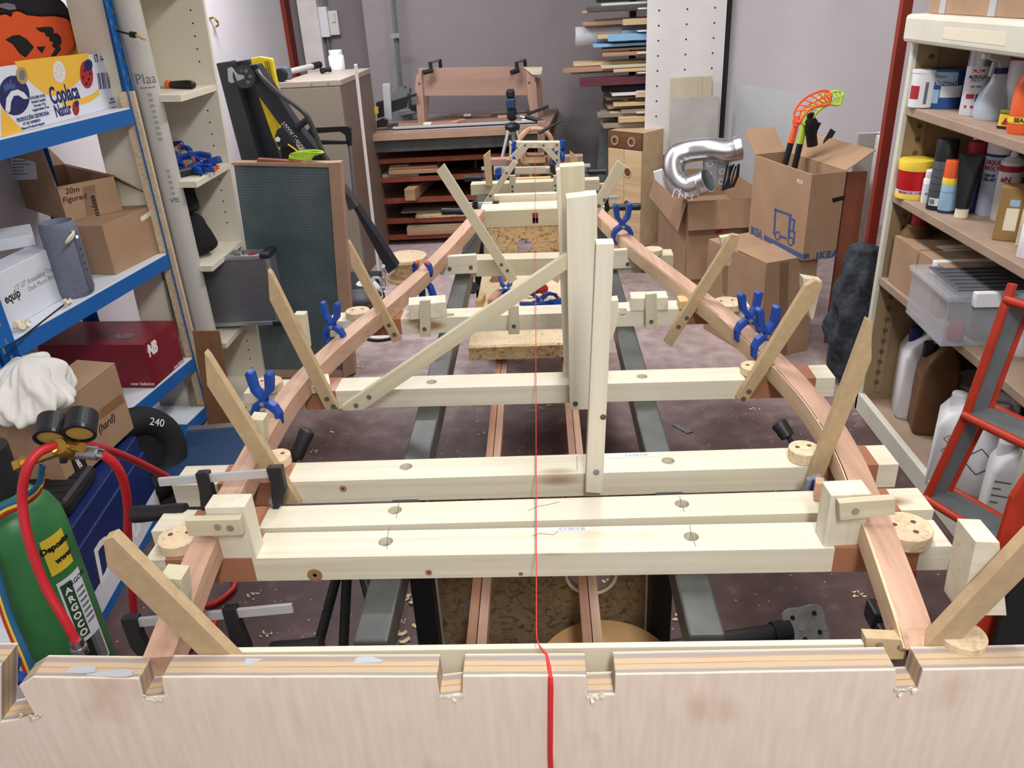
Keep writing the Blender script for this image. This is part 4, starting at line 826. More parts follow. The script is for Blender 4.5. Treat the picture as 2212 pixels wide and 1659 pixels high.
# ---- gas bottle with regulator and hose
gb=V((-1.085,1.30,0)); gr=.085; t=thing('gas_bottle','green welding gas bottle with yellow sticker and black cap','gas bottle',gb)
zs=.56
obj('cylinder',B().lathe([(gr*.9,0),(gr,.012),(gr,zs),(gr*.97,zs+.03),(gr*.85,zs+.06),(gr*.6,zs+.085),(.035,zs+.10)],40,c=gb),'green_paint',t,sm=True,ang=60)
obj('valve_guard',B().lathe([(.040,zs+.075),(.042,zs+.10),(.043,zs+.20),(.036,zs+.205)],28,c=gb+V((-.012,0,.0))),'black_matt',t,sm=True); obj('valve_knob',B().lathe([(.02,zs+.205),(.026,zs+.215),(.026,zs+.235),(.014,zs+.242)],20,c=gb+V((-.012,0,0))),'zinc',t,sm=True)
def onb(s,size,ang,z,mat,rot=0,**k):
    M=T4(*gb)@Rz(ang)@T4(gr+.0012,0,z)@frame((0,0,0),(0,1,0),z=(1,0,0))
    return text(s,size,M@Rz(rot) if rot else M,mat,t,bend=0 if rot else gr+.001,**k)
def wrap(a0,a1,z0,z1,mat,nm,dr=.0006): return obj(nm,B().grid(lambda u,v:gb+V(((gr+dr)*math.cos(a0+(a1-a0)*u),(gr+dr)*math.sin(a0+(a1-a0)*u),z0+(z1-z0)*v)),16,2),mat,t)
wrap(-.64,.0,.485,.57,'yellow','sticker'); wrap(-.62,.08,.22,.465,'carton_white','safety_label'); wrap(-.57,-.27,.31,.455,'green_ink','label_field',.001); wrap(-.30,.02,.225,.30,'grey_ink','label_figure',.001); wrap(-.57,-.2,.225,.30,'black_ink','label_field',.001)
onb('Deposito',.0185,-.30,.545,'black_ink',bold=.0008); onb('www',.0185,-.22,.512,'black_ink',bold=.0008); 
for i,c_ in enumerate('ARGOCO'): onb(c_,.022,-.42,.435-i*.0225,'white_ink',bold=.0006)
onb('ARGON',.016,-.12,.445,'black_ink'); 
for k in range(7): onb('IIIIIIIIII',.009,-.10,.42-k*.014,'grey_ink')
def cyl_from(nm,p0,p1,r,mat,par,r1=None,n=18,**k): return obj(nm,B().cyl(p0,p1,r,r1,n),mat,par,sm=True,**k)
Yr=1.22; rg=thing('gas_regulator','brass gas regulator with two black gauges above the green bottle','regulator',P(148,960,Y=Yr))
body=P(148,968,Y=Yr); 
obj('body',B().lathe([(.012,-.025),(.02,-.02),(.022,.0),(.02,.02),(.014,.03)],20,M=frame(body,(1,0,0),z=(0,-.8,.6))),'brass',rg,sm=True)
cyl_from('inlet_stem',P(45,1005,Y=Yr+.03),P(130,975,Y=Yr),.008,'brass',rg); cyl_from('inlet_nut',P(40,1006,Y=Yr+.03),P(52,1000,Y=Yr+.03),.016,'brass',rg,n=6)
cyl_from('outlet_valve',P(162,975,Y=Yr),P(212,980,Y=Yr-.0),.013,'zinc',rg); cyl_from('outlet_knob',P(212,980,Y=Yr),P(226,982,Y=Yr),.010,'chrome',rg); cyl_from('drain_cap',P(137,983,Y=Yr-.02),P(137,997,Y=Yr-.02),.007,'black_plastic',rg)
for cx_,cy_ in ((113,925),(175,915)):
    c=P(cx_,cy_,Y=Yr); ax=V((.22,-.75,-.05)) if False else V((.15,-.8,-.45)).normalized()
    g=obj('gauge',B().cyl(c-ax*.022,c+ax*.018,.027,n=32),'black_plastic',rg,bev=.003); 
    obj('gauge_bezel',B().lathe([(.0215,.0),(.028,.0),(.028,.007),(.0225,.007)],30,M=frame(c+ax*.016,ax.orthogonal(),z=ax),cap=(False,False)),'black_gloss',g); obj('gauge_face',B().cyl(c+ax*.017,c+ax*.0195,.0225,n=28),'gauge_face',g)
    cyl_from('gauge_stem',c+ax*.03+V((0,0,-.02)),P(145,962,Y=Yr-.01),.009,'brass',g)
hz=[P(118,962,Y=1.2),P(80,980,Y=1.17),P(56,1020,Y=1.15),P(48,1080,Y=1.14),P(60,1160,Y=1.12),P(95,1260,Y=1.10),P(140,1340,Y=1.08),P(168,1392,Y=1.07)]
hs=thing('red_hose','red rubber hose hanging in front of the green gas bottle','hose',P(60,1100,Y=1.13)); obj('tube',B().tube(catmull(hz,6),.0085,n=12),'red_hose',hs,sm=True); 
cyl_from('coupling',P(163,1383,Y=1.07),P(178,1412,Y=1.07),.0125,'chrome',hs); obj('coupling_ring',B().cyl(P(169,1396,Y=1.07),P(172,1402,Y=1.07),.0145,n=20),'zinc',hs)
hz=[P(166,960,Y=1.21),P(215,967,Y=1.3),P(280,990,Y=1.45),P(360,1030,Y=1.6),P(430,1075,Y=1.8),P(500,1130,Y=1.85)]
h2=[P(222,982,Y=1.215),P(250,1005,Y=1.23),P(268,1045,Y=1.25),P(276,1100,Y=1.27),P(278,1180,Y=1.30),V((-.99,1.40,.14)),V((-.97,1.5,.02)),V((-.92,1.62,.012)),P(430,1314,Z=.012),P(465,1302,Z=.012),P(495,1280,Z=.012),P(508,1258,Z=.012),P(505,1200,Z=.012)]
hs=thing('red_hose','red rubber hose running from the regulator behind the navy cartons to the floor','hose',P(280,1100,Y=1.27)); obj('tube',B().tube(catmull(h2,6),.0085,n=12),'red_hose',hs,sm=True)
hs=thing('red_hose','red rubber hose stretched sideways from the regulator towards the bar clamp','hose',P(280,990,Y=1.45)); obj('tube',B().tube(catmull(hz,6),.0085,n=12),'red_hose',hs,sm=True)
for k,(m,lb) in enumerate((('blue_hose','blue'),('yellow','yellow'),('red_paint','rusty red'))):
    if m=='blue_hose': plain('blue_hose',(40,98,140),.6)
    pts=[P(92,1005+7*k,Y=1.23),P(82,1050+6*k,Y=1.22),P(45,1078+7*k,Y=1.21),P(5,1095+8*k,Y=1.2),P(-30,1130+8*k,Y=1.19),P(-12+6*-k,1215,Y=1.17),P(22-6*k,1330,Y=1.15),P(60-7*k,1420,Y=1.13),P(80-7*k,1470,Y=1.13)]
    obj('bonded_cord',B().tube(catmull(pts,6),.006,n=8),m,lab=lb+' cord of the striped strap looped round the gas bottle neck',cat='cord',sm=True)
obj('wall_carton',B().box(-.1,.3,-.25,0,.0,.17),'carton_white',None,frame(P(48,1338,Z=.0),SD*-1,z=(0,0,1))@T4(-.32,0,.0),.003,lab='white carton low at the picture edge behind the gas bottle',cat='carton')
# ---- between rack and bookshelf
tb=P(439,700,Y=2.81); t=thing('paper_tube','long pale grey paper roll standing between blue rack and bookcase','paper roll',(tb.x,tb.y,0)); obj('roll',B().cyl((tb.x,tb.y,0),(tb.x,tb.y,2.1),.041,n=32),'tube_grey',t,sm=True); Mtb=T4(tb.x,tb.y,0)@Rz(-1.05)
def ont(s,size,ypx,xpx,rot=0):
    z=P(xpx,ypx,Y=tb.y-.04).z; text(s,size,Mtb@T4(.0415,0,z)@frame((0,0,0),(0,1,0),z=(1,0,0)),'grey_ink',t,bend=.0415 if len(s)<7 else 0,ext=.0003)
ont('Plaa',.045,172,303); ont('ve',.035,432,370); ont('----',.04,188,305); ont('- -',.03,80,272)
for k in range(9): ont('|||||',.012,205+k*12,308+k*3)
for k in range(6): ont('||||',.012,370+k*12,352+k*3)
pc_=[(284,170),(289,170),(418,726),(411,726)]; plate('chipboard_sheet',pc_,.3,'osb',None,Y=2.80,g=(0,3),bev=0,lab='chipboard sheet edge standing against the blue rack post',cat='board') if False else obj('chipboard_sheet',B().box(P(343,420,Y=2.75).x-.05,P(343,420,Y=2.75).x,2.748,2.762,0,1.27),'osb_pale',lab='chipboard sheet edge standing against the blue rack post',cat='board')
z0=P(415,715,Y=2.765); plate('brown_board',[(415,715),(473,715),(530,1035),(470,1035)],.006,'fibre_brown',None,Y=2.62,g=(0,3),lab='brown fibreboard sheet standing at the foot of the paper roll',cat='board')
tg=thing('zip_tie','twisted black wire with tan tag tied to the blue rack post','wire',P(285,75,Y=2.70)); obj('wire',B().tube([P(250,66,Y=2.72),P(266,70,Y=2.70),P(288,76,Y=2.69)],.003,n=6),'black_matt',tg); obj('tag',B().tube([P(288,76,Y=2.69),P(300,78,Y=2.69),P(314,86,Y=2.69)],[.006,.006,.004],n=6),'tan_disc',tg); obj('knot',B().tube([P(281,74,Y=2.69),P(294,76,Y=2.69)],.009,n=8),'black_matt',tg)
# ---- white bookcase
MB=T4(-1.247,3.15,0)@Matrix.Rotation(math.radians(2.3),4,'Y'); bk=thing('bookcase','white bookcase with pegged sides, between paper roll and glazed panel','bookcase',M=MB)
DB=.30; WB=.37
obj('side_panel',B().box(-DB,0,-.02,0,0,2.05),'cream_lam',bk,MB,.001); obj('side_panel',B().box(-DB,-.19,-WB,-WB+.02,0,2.05),'cream_lam',bk,MB,.001); obj('back_panel',B().box(-DB-.008,-DB,-WB,0,0,2.05),'cream_lam',bk,MB)
for z in (1.247,.959,.65,.339,.04,1.62,2.05): obj('shelf',B().box(-DB,-.004,-WB+.02,-.02,z-.022,z),'cream_lam',bk,MB,.001)
h=B()
for i in range(44):
    z=.08+i*.043
    if all(abs(z-q)>.05 for q in (1.247,.959,.65,.339,1.62)): 
        for x in (-.05,-.24): h.cyl((x,-.0205,z),(x,-.0195,z),.0032,n=8)
obj('peg_holes',h,'black_ink',bk,MB)
zsh=lambda z,x=-.1: MB@V((x,-.2,z))
def onsh(px,py,z):      # point on a bookcase shelf
    n=MB.to_3x3()@V((0,0,1)); return PO(px,py,MB@V((0,0,z)),n)
a=V((P(366,180,Y=3.02).x,3.02,1.249)); b=V((P(414,172,Y=2.98).x,2.98,1.249)); d=(b-a).normalized(); t=thing('chisel','chisel with black handle and orange ring on the upper bookcase shelf','chisel',a)
b=a+d*.115; u=V((0,0,.013))
obj('handle',B().lathe([(.008,0),(.013,.01),(.015,.05),(.016,.09),(.012,.112),(.004,.118)],16,M=frame(a+u,d,z=(0,0,1))@Matrix.Rotation(PI/2,4,'Y')),'black_plastic',t,sm=True); obj('ring',B().cyl(a+u-d*.012,a+u+d*.006,.0165,n=18),'orange_plastic',t,bev=.003); obj('blade',B().box(-.16,-.01,-.009,.009,-.003,.002),'chrome',t,frame(a+u*.6,d,z=(0,0,1)))
for i,(px,py,dz,ax,up) in enumerate(((372,374,.012,(.3,1,.1),(-.9,.4,.2)),(392,366,.04,(.5,.8,.3),(-.9,.3,.1)),(405,374,.012,(.2,1,0),(.9,.3,.05)),(425,372,.014,(.6,.8,.2),(1,-.3,.1)),(418,360,.045,(.2,.9,.4),(1,.4,-.1)),(440,366,.02,(.3,-.9,.2),(1,.2,.2)),(380,352,.07,(.7,.6,.2),(-.6,.8,.1)),(436,372,.012,(-.1,1,0),(-1,.1,0)))):
    spring_clamp(('blue spring clamp buried in the pile on the bookcase shelf'),onsh(px,py,.961)+V((0,0,dz)),V(ax),V(up),1.15,'clamps piled on the bookcase shelf')
a=onsh(385,384,.961); t=thing('clamp_set','dark grey bar clamp end among the blue clamps on the bookcase','bar clamp',a); obj('grip',B().cyl(a+V((-.0,0,.016)),onsh(412,378,.961)+V((0,0,.016)),.0145,n=14),'black_plastic',t,sm=True); obj('strap',B().sweep([onsh(432,366,.961)+V((.0,0,.012)),onsh(424,380,.961)+V((.02,0,.004)),P(412,402,Y=3.0)],.012,.003),'steel_black',t)
def sack(name,lab,c,rx,ry,h,mat,seed):
    rr=random.Random(seed); ph=[rr.uniform(0,6) for _ in range(4)]
    def f(u,v):
        a=u*2*PI; w=1+.10*math.sin(3*a+ph[0]+3*v)+.06*math.sin(7*a+ph[1]-5*v); k=(max(0,1-(2*v-1)**4))**.5*(1.1-.35*v)*w+.002
        return V(c)+V((rx*k*math.cos(a),ry*k*math.sin(a),h*v+.008*math.sin(5*a+ph[2])*v))
    return obj(name,blob(f,36,20),mat,lab=lab,cat='bag',sm=True,ang=180)
c=onsh(440,545,.652); sack('cloth_bag','black cloth bag at the shelf edge under the folded one, in the bookcase',(c.x-.045,c.y-.02,c.z+.001),.105,.11,.15,'cloth_black',3)
c2=V((c.x-.075,c.y,c.z+.15)); sack('cloth_bag','folded black cloth bag on top of another in the bookcase',c2,.10,.09,.13,'cloth_black',9)
zc_=P(590,675,Y=2.95); Ac=V((-1.07,2.93,.345)); t=thing('aluminium_case','silver ribbed aluminium case sticking out of the bookcase','case',(-1.2,2.94,.345))
cx0=P(405,600,Y=2.93).x; tz=P(585,552,Y=2.93).z; x1=P(588,610,Y=2.93).x
obj('shell',B().box(-1.46,x1,2.93,3.03,.362,tz),'alu_rib' if plain('alu_rib',(120,124,134),.4,.6) else '',t,bev=.004)
h=B()
for k in range(30): h.box(-1.45,x1-.012,2.9292,2.9302,.375+k*(tz-.39)/30,.3785+k*(tz-.39)/30)
obj('ribs',h,'zinc',t)
for z in (.358,tz-.014): obj('edge_rail',B().box(-1.46,x1+.002,2.926,2.95,z,z+.018),'alu',t,bev=.004)
obj('edge_rail',B().box(x1-.012,x1+.004,2.926,2.95,.36,tz),'alu',t,bev=.004)
for z in (.352,tz-.012): obj('corner_cap',B().box(x1-.03,x1+.008,2.922,3.035,z,z+.022),'black_plastic',t,bev=.006)
obj('latch',B().box(x1-.13,x1-.10,2.935,2.965,tz,tz+.012),'chrome',t,bev=.003); obj('latch',B().box(x1-.075,x1-.05,2.935,2.965,tz+.002,tz+.008),'red_gloss',t,bev=.002)
# ---- glazed panel
gp=thing('glazed_panel','tall panel of dark woven glass in a tan wooden frame','glazed panel',P(650,812,Z=0))
plate('pane',[(505,357),(713,361),(742,806),(572,808)],.006,'woven_glass',gp,Y=3.185,g=(0,1),bev=0)
plate('stile',[(709,352),(735,351),(766,806),(742,818)],.05,'frame_tan',gp,Y=3.17,g=(0,3)); plate('rail',[(500,351),(712,352),(712,362),(500,357)],.05,'frame_tan',gp,Y=3.172); plate('rail',[(568,800),(744,800),(744,816),(566,816)],.03,'frame_tan',gp,Y=3.178)
obj('back_sheet',B().box(-1.2,-.86,3.195,3.215,.0,.93),'fibre_brown',gp)
lt_=plate('red_strip',[(555,343),(650,349),(650,355),(555,350)],.03,'red_brown',None,Y=3.18,lab='reddish wooden strip lying along the glazed panel top',cat='wooden strip')
gc=P(660,344,Y=3.2); t=thing('green_cord','bundle of lime green cord on the glazed panel top','cord',gc); 
for k in range(6):
    pts=[gc+V(((.045+.004*k)*math.cos(a)+.006*k-.02,.02*math.sin(a),.004+.0045*k+.004*math.sin(2*a+k))) for a in [i*PI/8 for i in range(16)]]
    obj('loop',B().tube(pts,.0032,n=6,closed=True),'lime',t,sm=True)
obj('tail',B().tube(catmull([gc+V((-.02,0,.01)),P(640,325,Y=3.2),P(622,312,Y=3.2)],4),.003,n=6),'yellow',t)
# ---- engine hoist
YH=3.45; eh=thing('engine_hoist','folded black engine hoist with a yellow sling and castor wheel','engine hoist',P(600,600,Z=0))
def hp(nm,px,t,mat='hoist',Y=YH,g=(0,3),**k): return plate(nm,px,t,mat,eh,Y=Y,g=g,bev=.004,**k)
plain('hoist',(44,48,56),.38,.1)
hp('leg',[(466,137),(497,132),(600,480),(556,480)],.07,Y=3.42); hp('leg',[(503,134),(538,128),(650,480),(600,480)],.07,Y=3.50); hp('arm',[(538,140),(556,138),(640,266),(735,385),(712,385),(612,281),(556,205)],.06,Y=3.36,g=(1,2))
hp('lower_leg',[(738,402),(757,424),(859,577),(838,592)],.07,Y=3.62); hp('lower_leg',[(738,402),(757,424),(773,447),(753,456)],.075,'steel_dark',Y=3.6)
obj('grab_rail',B().tube(catmull([P(556,152,Y=3.36),P(568,170,Y=3.33),P(600,200,Y=3.31),P(635,225,Y=3.31),P(660,247,Y=3.31),P(675,275,Y=3.32),P(706,350,Y=3.34)],5),.010,n=10),'steel_dark',eh,sm=True); cyl_from('rail_stay',P(642,275,Y=3.35),P(664,258,Y=3.33),.014,'hoist',eh)
cyl_from('castor_wheel',P(527,166,Y=3.30),P(527,166,Y=3.33),.042,'black_plastic',eh,n=28); 
for k in range(6): 
    c=P(527,166,Y=3.2985); a=k*PI/3; cyl_from('wheel_hole',c+V((.023*math.cos(a),0,.023*math.sin(a))),c+V((.023*math.cos(a),.003,.023*math.sin(a))),.007,'grey_ink',eh)
plate('castor_fork',[(491,148),(500,145),(512,160),(527,163),(528,170),(512,176),(500,180),(493,176)],.006,'zinc',eh,Y=3.29); hp('pin_plate',[(598,280),(612,272),(640,310),(630,318),(600,318),(592,300)],.02,Y=3.345); cyl_from('bolt',P(600,301,Y=3.335),P(600,301,Y=3.36),.011,'zinc',eh,n=6); cyl_from('bolt',P(543,268,Y=3.485),P(543,268,Y=3.51),.011,'zinc',eh,n=6)
hp('ram_body',[(605,318),(632,312),(645,345),(640,370),(610,370)],.05,'black_plastic',Y=3.40)
nA=V((0,-1,0)); oA=V((0,3.3585,0))
txt('1000KG',.031,624,283,oA,nA,V((.56,0,-.83)),'white_ink',eh,sx=.8); txt('800KG',.031,651,319,oA,nA,V((.56,0,-.83)),'white_ink',eh,sx=.8)
for q in ((638,300),(662,334)): cyl_from('pin_hole',P(*q,Y=3.3585),P(*q,Y=3.362),.008,'felt_black',eh)
sl_=plate('lifting_sling',[(540,126),(560,122),(588,127),(592,150),(600,190),(606,222),(604,280),(602,327),(588,296),(560,215),(545,150)],.028,'yellow_sling',None,Y=3.465,g=(0,7),lab='yellow lifting sling draped over the black hoist',cat='sling',bev=.006) 
for k in range(3): obj('stitch_line',B().tube([P(572+k*4,132,Y=3.464),P(584+k*3,180,Y=3.464),P(594+k*2,225,Y=3.464)],.0012,n=5),'black_ink',sl_)
# saw, pole, sundries behind the panel
sw=thing('bow_saw','bow saw with black grip and grey tube, behind the glazed panel','saw',P(760,430,Y=3.75)); 
obj('grip',B().prism([(0,.02),(.03,.045),(.2,.05),(.215,.04),(.21,-.035),(.19,-.04),(.185,.01),(.165,.025),(.06,.02),(.05,-.01),(.2,-.015),(.2,-.03),(.02,-.03)],0,.02,frame(P(660,297,Y=3.7),(1,0,-.03),z=(0,-1,0))),'black_plastic',sw,bev=.003)
cyl_from('tube',P(754,312,Y=3.7),P(766,440,Y=3.75),.011,'zinc',sw)
w0=P(808,497,Y=4.42); cyl_from('white_pole',P(768,139,Y=4.35),P(768,139,Y=4.35)+(w0-P(768,139,Y=4.35))*((P(768,139,Y=4.35).z-.004)/(P(768,139,Y=4.35).z-w0.z)),.0085,'white_paint',None,lab='thin white pole leaning against the metal cabinet',cat='pole')
ch=thing('hoist_chain','steel shackle and chain hanging from the black hoist leg','chain',P(829,600,Y=3.6))
for k in range(5):
    c=P(829,580+k*11,Y=3.58); s=.008; pts=[c+V((s*math.cos(a)*(1 if k%2 else .3),s*math.cos(a)*(.3 if k%2 else 1),.016*math.sin(a))) for a in [i*PI/6 for i in range(12)]]
    obj('link',B().tube(pts,.003,n=6,closed=True),'chrome',ch,sm=True)
cyl_from('bolt',P(828,575,Y=3.56),P(828,575,Y=3.62),.010,'zinc',ch,n=6)
lc=P(793,628,Y=3.75); obj('lamp_dome',B().lathe([(.075,-.04),(.075,-.01),(.065,.02),(.045,.045),(.02,.058),(.003,.062)],28,c=lc),'white_plastic',lab='white domed lamp shade in the clutter behind the glazed panel',cat='lamp shade',sm=True)
cr=P(815,612,Y=3.68); t=thing('white_cable','coil of thin white cable under the hoist leg','cable',cr)
for k in range(5): obj('coil',B().tube([cr+V(((.03-.002*k)*math.cos(a),-.004*k,(.04-.003*k)*math.sin(a)+.006*math.cos(2*a+k))) for a in [i*PI/8 for i in range(16)]],.0025,n=5,closed=True),'white_plastic',t)
bb=V((-.93,3.78,0)); obj('black_crate',B().box(-1.16,-.84,3.66,3.95,0,.24),'black_matt',lab='black plastic crate of clutter behind the glazed panel',cat='crate',bev=.01); bb=P(780,672,Z=.22); obj('black_bowl',B().lathe([(.03,0),(.07,.012),(.10,.045),(.105,.05),(.095,.046),(.06,.018)],32,c=(bb.x,bb.y,.241)),'black_plastic',lab='black bowl on the crate behind the glazed panel',cat='bowl',sm=True)
db=P(825,715,Z=.02); t=thing('round_plate','round grey plate with black rim on the floor behind the jig','plate',(db.x,db.y,0)); obj('plate',B().cyl((db.x,db.y,0),(db.x,db.y,.02),.088,n=44),'sheet_white',t,bev=.004); obj('rim',B().tube([(db.x+.09*math.cos(a*PI/20),db.y+.09*math.sin(a*PI/20),.008) for a in range(40)],.006,n=8,closed=True),'black_matt',t,sm=True)
# ---- metal cabinet
zc=1.12; Ml,u,v=boxfr((735,172),(798,147),(596,181),zc); 
mc=thing('metal_cabinet','grey-brown steel cabinet carrying a white jar','cabinet',M=Ml@T4(0,0,-zc))
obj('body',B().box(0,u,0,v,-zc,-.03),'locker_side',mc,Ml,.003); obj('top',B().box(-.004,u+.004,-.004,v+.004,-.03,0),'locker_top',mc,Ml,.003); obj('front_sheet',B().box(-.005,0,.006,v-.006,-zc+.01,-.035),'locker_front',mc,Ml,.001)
for k in (.2,.48): obj('rivet',B().cyl(Ml@V((-.006,v*k,-.016)),Ml@V((0,v*k,-.016)),.006,n=10),'zinc',mc)
j=P(727,152,Z=zc); j+=V((0,.035,.0008)); hj=HT(j,108); t=thing('white_jar','white screw-top jar standing on the steel cabinet','jar',j); r=.048
obj('pot',B().lathe([(r*.95,0),(r,.006),(r,hj*.66),(r*.9,hj*.74),(r*.78,hj*.78)],28,c=j),'white_plastic',t,sm=True); obj('lid',B().lathe([(r*.84,hj*.78),(r*.86,hj*.8),(r*.86,hj*.98),(r*.8,hj)],28,c=j),'white_plastic',t,sm=True)
a=P(606,160,Z=zc+.03); b=P(688,140,Z=zc+.03); t=thing('lump_hammer','sledge hammer with grey shaft and dark head on the steel cabinet','hammer',a); cyl_from('shaft',a,b,.017,'tube_grey',t); cyl_from('grip',b-(b-a)*.2,b+(b-a)*.03,.02,'black_matt',t); d=V(((b-a).y,-(b-a).x,0)).normalized(); obj('head',B().box(-.06,.06,-.03,.03,-.03,.04),'plastic_slate',t,frame(a,d,z=(0,0,1)),.012)
a=P(694,153,Z=zc+.018); obj('paint_brush',B().tube([a,P(704,151,Z=zc+.02),P(714,150,Z=zc+.02)],[.018,.012,.016],n=10),'black_matt',lab='small black brush on the steel cabinet by the jar',cat='brush')
a=P(607,162,Z=zc+.036); obj('tape_reel',B().cyl(a-V((0,.02,0)),a+V((0,.02,0)),.035,n=24),'black_matt',lab='dark reel behind the yellow sling on the steel cabinet',cat='reel',bev=.005)
# ---- wall fittings
XW=-1.86
hk=P(462,45,X=XW+.03); t=thing('wall_hook','curly metal hook screwed into the white wall','hook',hk); obj('wire',B().tube(catmull([P(452,40,X=XW+.003),P(462,38,X=XW+.02),P(466,44,X=XW+.03),P(470,47,X=XW+.03),P(471,54,X=XW+.03),P(466,58,X=XW+.03)],4),.006,n=6),'brass',t,sm=True)
b=B(); y0=P(604,0,X=XW).y; y1=P(626,0,X=XW).y; obj('trim_1',B().box(XW,XW+.03,y0,min(y1,6.54),.7,2.75),'trim_red',kind='structure')
pil=B(); x0=P(640,0,Y=6.45).x; x1=P(682,0,Y=6.45).x; obj('trim_2',B().box(x0,x1,6.45,6.56,0,2.75),'wall_white_block',kind='structure') if plain('wall_white_block',(222,216,214),.8,noise=.04,scale=9) else None
eb=thing('fuse_box','white fuse box with a grey side panel on the far wall','fuse box',P(710,80,Y=6.5)); x0,x1,x2=P(692,50,Y=6.5).x,P(711,50,Y=6.5).x,P(731,50,Y=6.5).x; z0,z1=P(705,80,Y=6.5).z,P(705,14,Y=6.5).z
obj('cover',B().box(x0,x1,6.47,6.55,z0,z1),'white_plastic',eb,bev=.004); obj('breaker_panel',B().box(x1,x2,6.50,6.55,z0+.01,z1-.03),'sheet_white',eb,bev=.003); obj('switch',B().box(x1+.03,x1+.05,6.485,6.50,z0+.1,z0+.16),'ivory',eb); 
cyl_from('conduit',P(707,80,Y=6.53),V((P(707,80,Y=6.53).x,6.53,.9)),.014,'grey_paint',None,lab='grey conduit running down below the fuse box',cat='conduit'); cyl_from('conduit',P(704,14,Y=6.53),V((P(704,14,Y=6.53).x,6.53,2.7)),.012,'grey_paint',None,lab='grey conduit running up above the fuse box',cat='conduit')
# ================================================================== the back of the workshop
YT=5.18
tz1=P(900,286,Y=YT).z; tz0=P(900,300,Y=YT).z; xl=-1.20; xr=P(1188,285,Y=YT).x; xr=.06
wt=thing('workbench','steel bench with a tan top along the back wall','workbench',(-.55,5.6,0))
obj('top',B().hexa([V((xl,YT,tz0)),V((xr,YT,tz0)),V((.14,5.98,tz0)),V((xl,5.98,tz0)),V((xl,YT,tz1)),V((xr,YT,tz1)),V((.14,5.98,tz1)),V((xl,5.98,tz1))]),'bench_top' if plain('bench_top',(146,118,104),.7,noise=.08,scale=12) else '',wt,bev=.002)
obj('front_edge',B().box(xl,xr,YT-.012,YT,tz0,tz1),'frame_tan',wt); obj('steel_frame',B().box(xl,xr-.02,YT+.01,YT+.05,tz0-.075,tz0),'steel_dark',wt); obj('steel_frame',B().box(xl,xr,5.92,5.96,tz0-.075,tz0),'steel_dark',wt)
for x in (xl+.03,xr-.06):
    for y in (YT+.02,5.92): obj('leg',B().box(x,x+.04,y,y+.04,0,tz0-.075),'steel_black',wt)
rr=thing('stock_rack','orange angle-iron rack with wooden stock below the bench','stock rack',(-.5,5.5,0))
for i,y in enumerate((347,388,434,478,513)):
    z=P(850,y,Y=5.235).z; obj('rail',B().box(-1.18,.05,5.235,5.262,z-.018,z+.012),'orange_steel',rr); obj('rail',B().box(-1.18,.05,5.84,5.86,z-.018,z+.012),'orange_steel',rr)
    obj('tray_sheet',B().box(-1.18,.05,5.262,5.84,z-.012,z-.004),'dark_wood' if i else 'orange_steel',rr)
for x in (-1.18,-.45,.03): obj('upright',B().box(x,x+.02,5.5,5.53,.0,.62),'orange_steel',rr)
obj('back_sheet',B().box(-1.18,.05,5.88,5.89,0,.62),'black_matt',rr)
def stock(px,Yc,t,mat,lab,g=(0,1)): return plate('stock_board',px,t,mat,None,Y=Yc,g=g,lab=lab,cat='wooden board',grp='boards stored under the bench')
stock([(840,370),(864,378),(938,376),(938,370),(882,364),(842,361)],5.22,.4,'fir_dark','stacked reddish boards on the second orange shelf',(0,1)) if False else None
z=P(850,388,Y=5.235).z+.013
def bx(name,x0,x1,y0,y1,z0,z1,mat,lab,cat,par=None,grp=None,bev=.002,rz=0,**k):
    c=V(((x0+x1)/2,(y0+y1)/2,z0)); return obj(name,B().box(x0-c.x,x1-c.x,y0-c.y,y1-c.y,0,z1-z0),mat,par,T4(*c)@Rz(rz),bev,lab=lab,cat=cat,grp=grp,**k)
def xat(px,py,Y): return P(px,py,Y=Y).x
G='boards stored under the bench'
z=P(850,388,Y=5.235).z+.0125
bx('stock_board',xat(826,385,5.25),xat(905,385,5.25),5.25,5.6,z,z+.018,'grey_wood','short pale board lowest on the second orange shelf','board',grp=G)
bx('stock_board',xat(840,378,5.24),xat(950,378,5.24),5.235,5.6,z+.0185,z+.045,'old_wood','thick reddish plank on the second orange shelf','board',grp=G)
bx('stock_board',xat(840,372,5.24),xat(945,372,5.24),5.25,5.55,z+.0455,z+.062,'fir_dark','upper reddish plank on the second orange shelf','board',grp=G)
bx('stock_board',xat(840,366,5.24),xat(882,366,5.24),5.27,5.5,z+.0625,z+.074,'old_wood','short plank topping the pile on the second orange shelf','board',grp=G)
z=P(850,434,Y=5.235).z+.0125
bx('stock_beam',xat(895,430,5.2),xat(914,430,5.2),5.17,5.8,z-.012,z+.03,'old_wood','small square timber end below a bigger one, third orange shelf','timber',grp=G) if False else None
bx('stock_beam',xat(888,418,5.2),xat(911,418,5.2),5.16,5.8,z+.0,z+.075,'old_wood','square timber end sticking out over the third orange shelf','timber',grp=G,rz=-.12)
z=P(850,478,Y=5.235).z+.0125
bx('stock_board',xat(866,460,5.3),xat(1000,455,5.3),5.30,5.7,z+.02,z+.032,'grey_wood','pale wide board at the back of the fourth orange shelf','board',grp=G)
bx('stock_board',xat(898,470,5.24),xat(1005,466,5.24),5.23,5.55,z,z+.0195,'osb','short tan board in front on the fourth orange shelf','board',grp=G)
z=P(850,513,Y=5.235).z+.0125
bx('stock_beam',xat(880,500,5.24),xat(1010,496,5.24),5.22,5.40,z,z+.05,'old_wood','rough reddish timber on the lowest orange shelf','timber',grp=G); bx('stock_beam',xat(880,490,5.24),xat(1010,486,5.24),5.23,5.5,z+.0505,z+.062,'grey_wood','grey board covering the rough timber on the lowest orange shelf','board',grp=G)
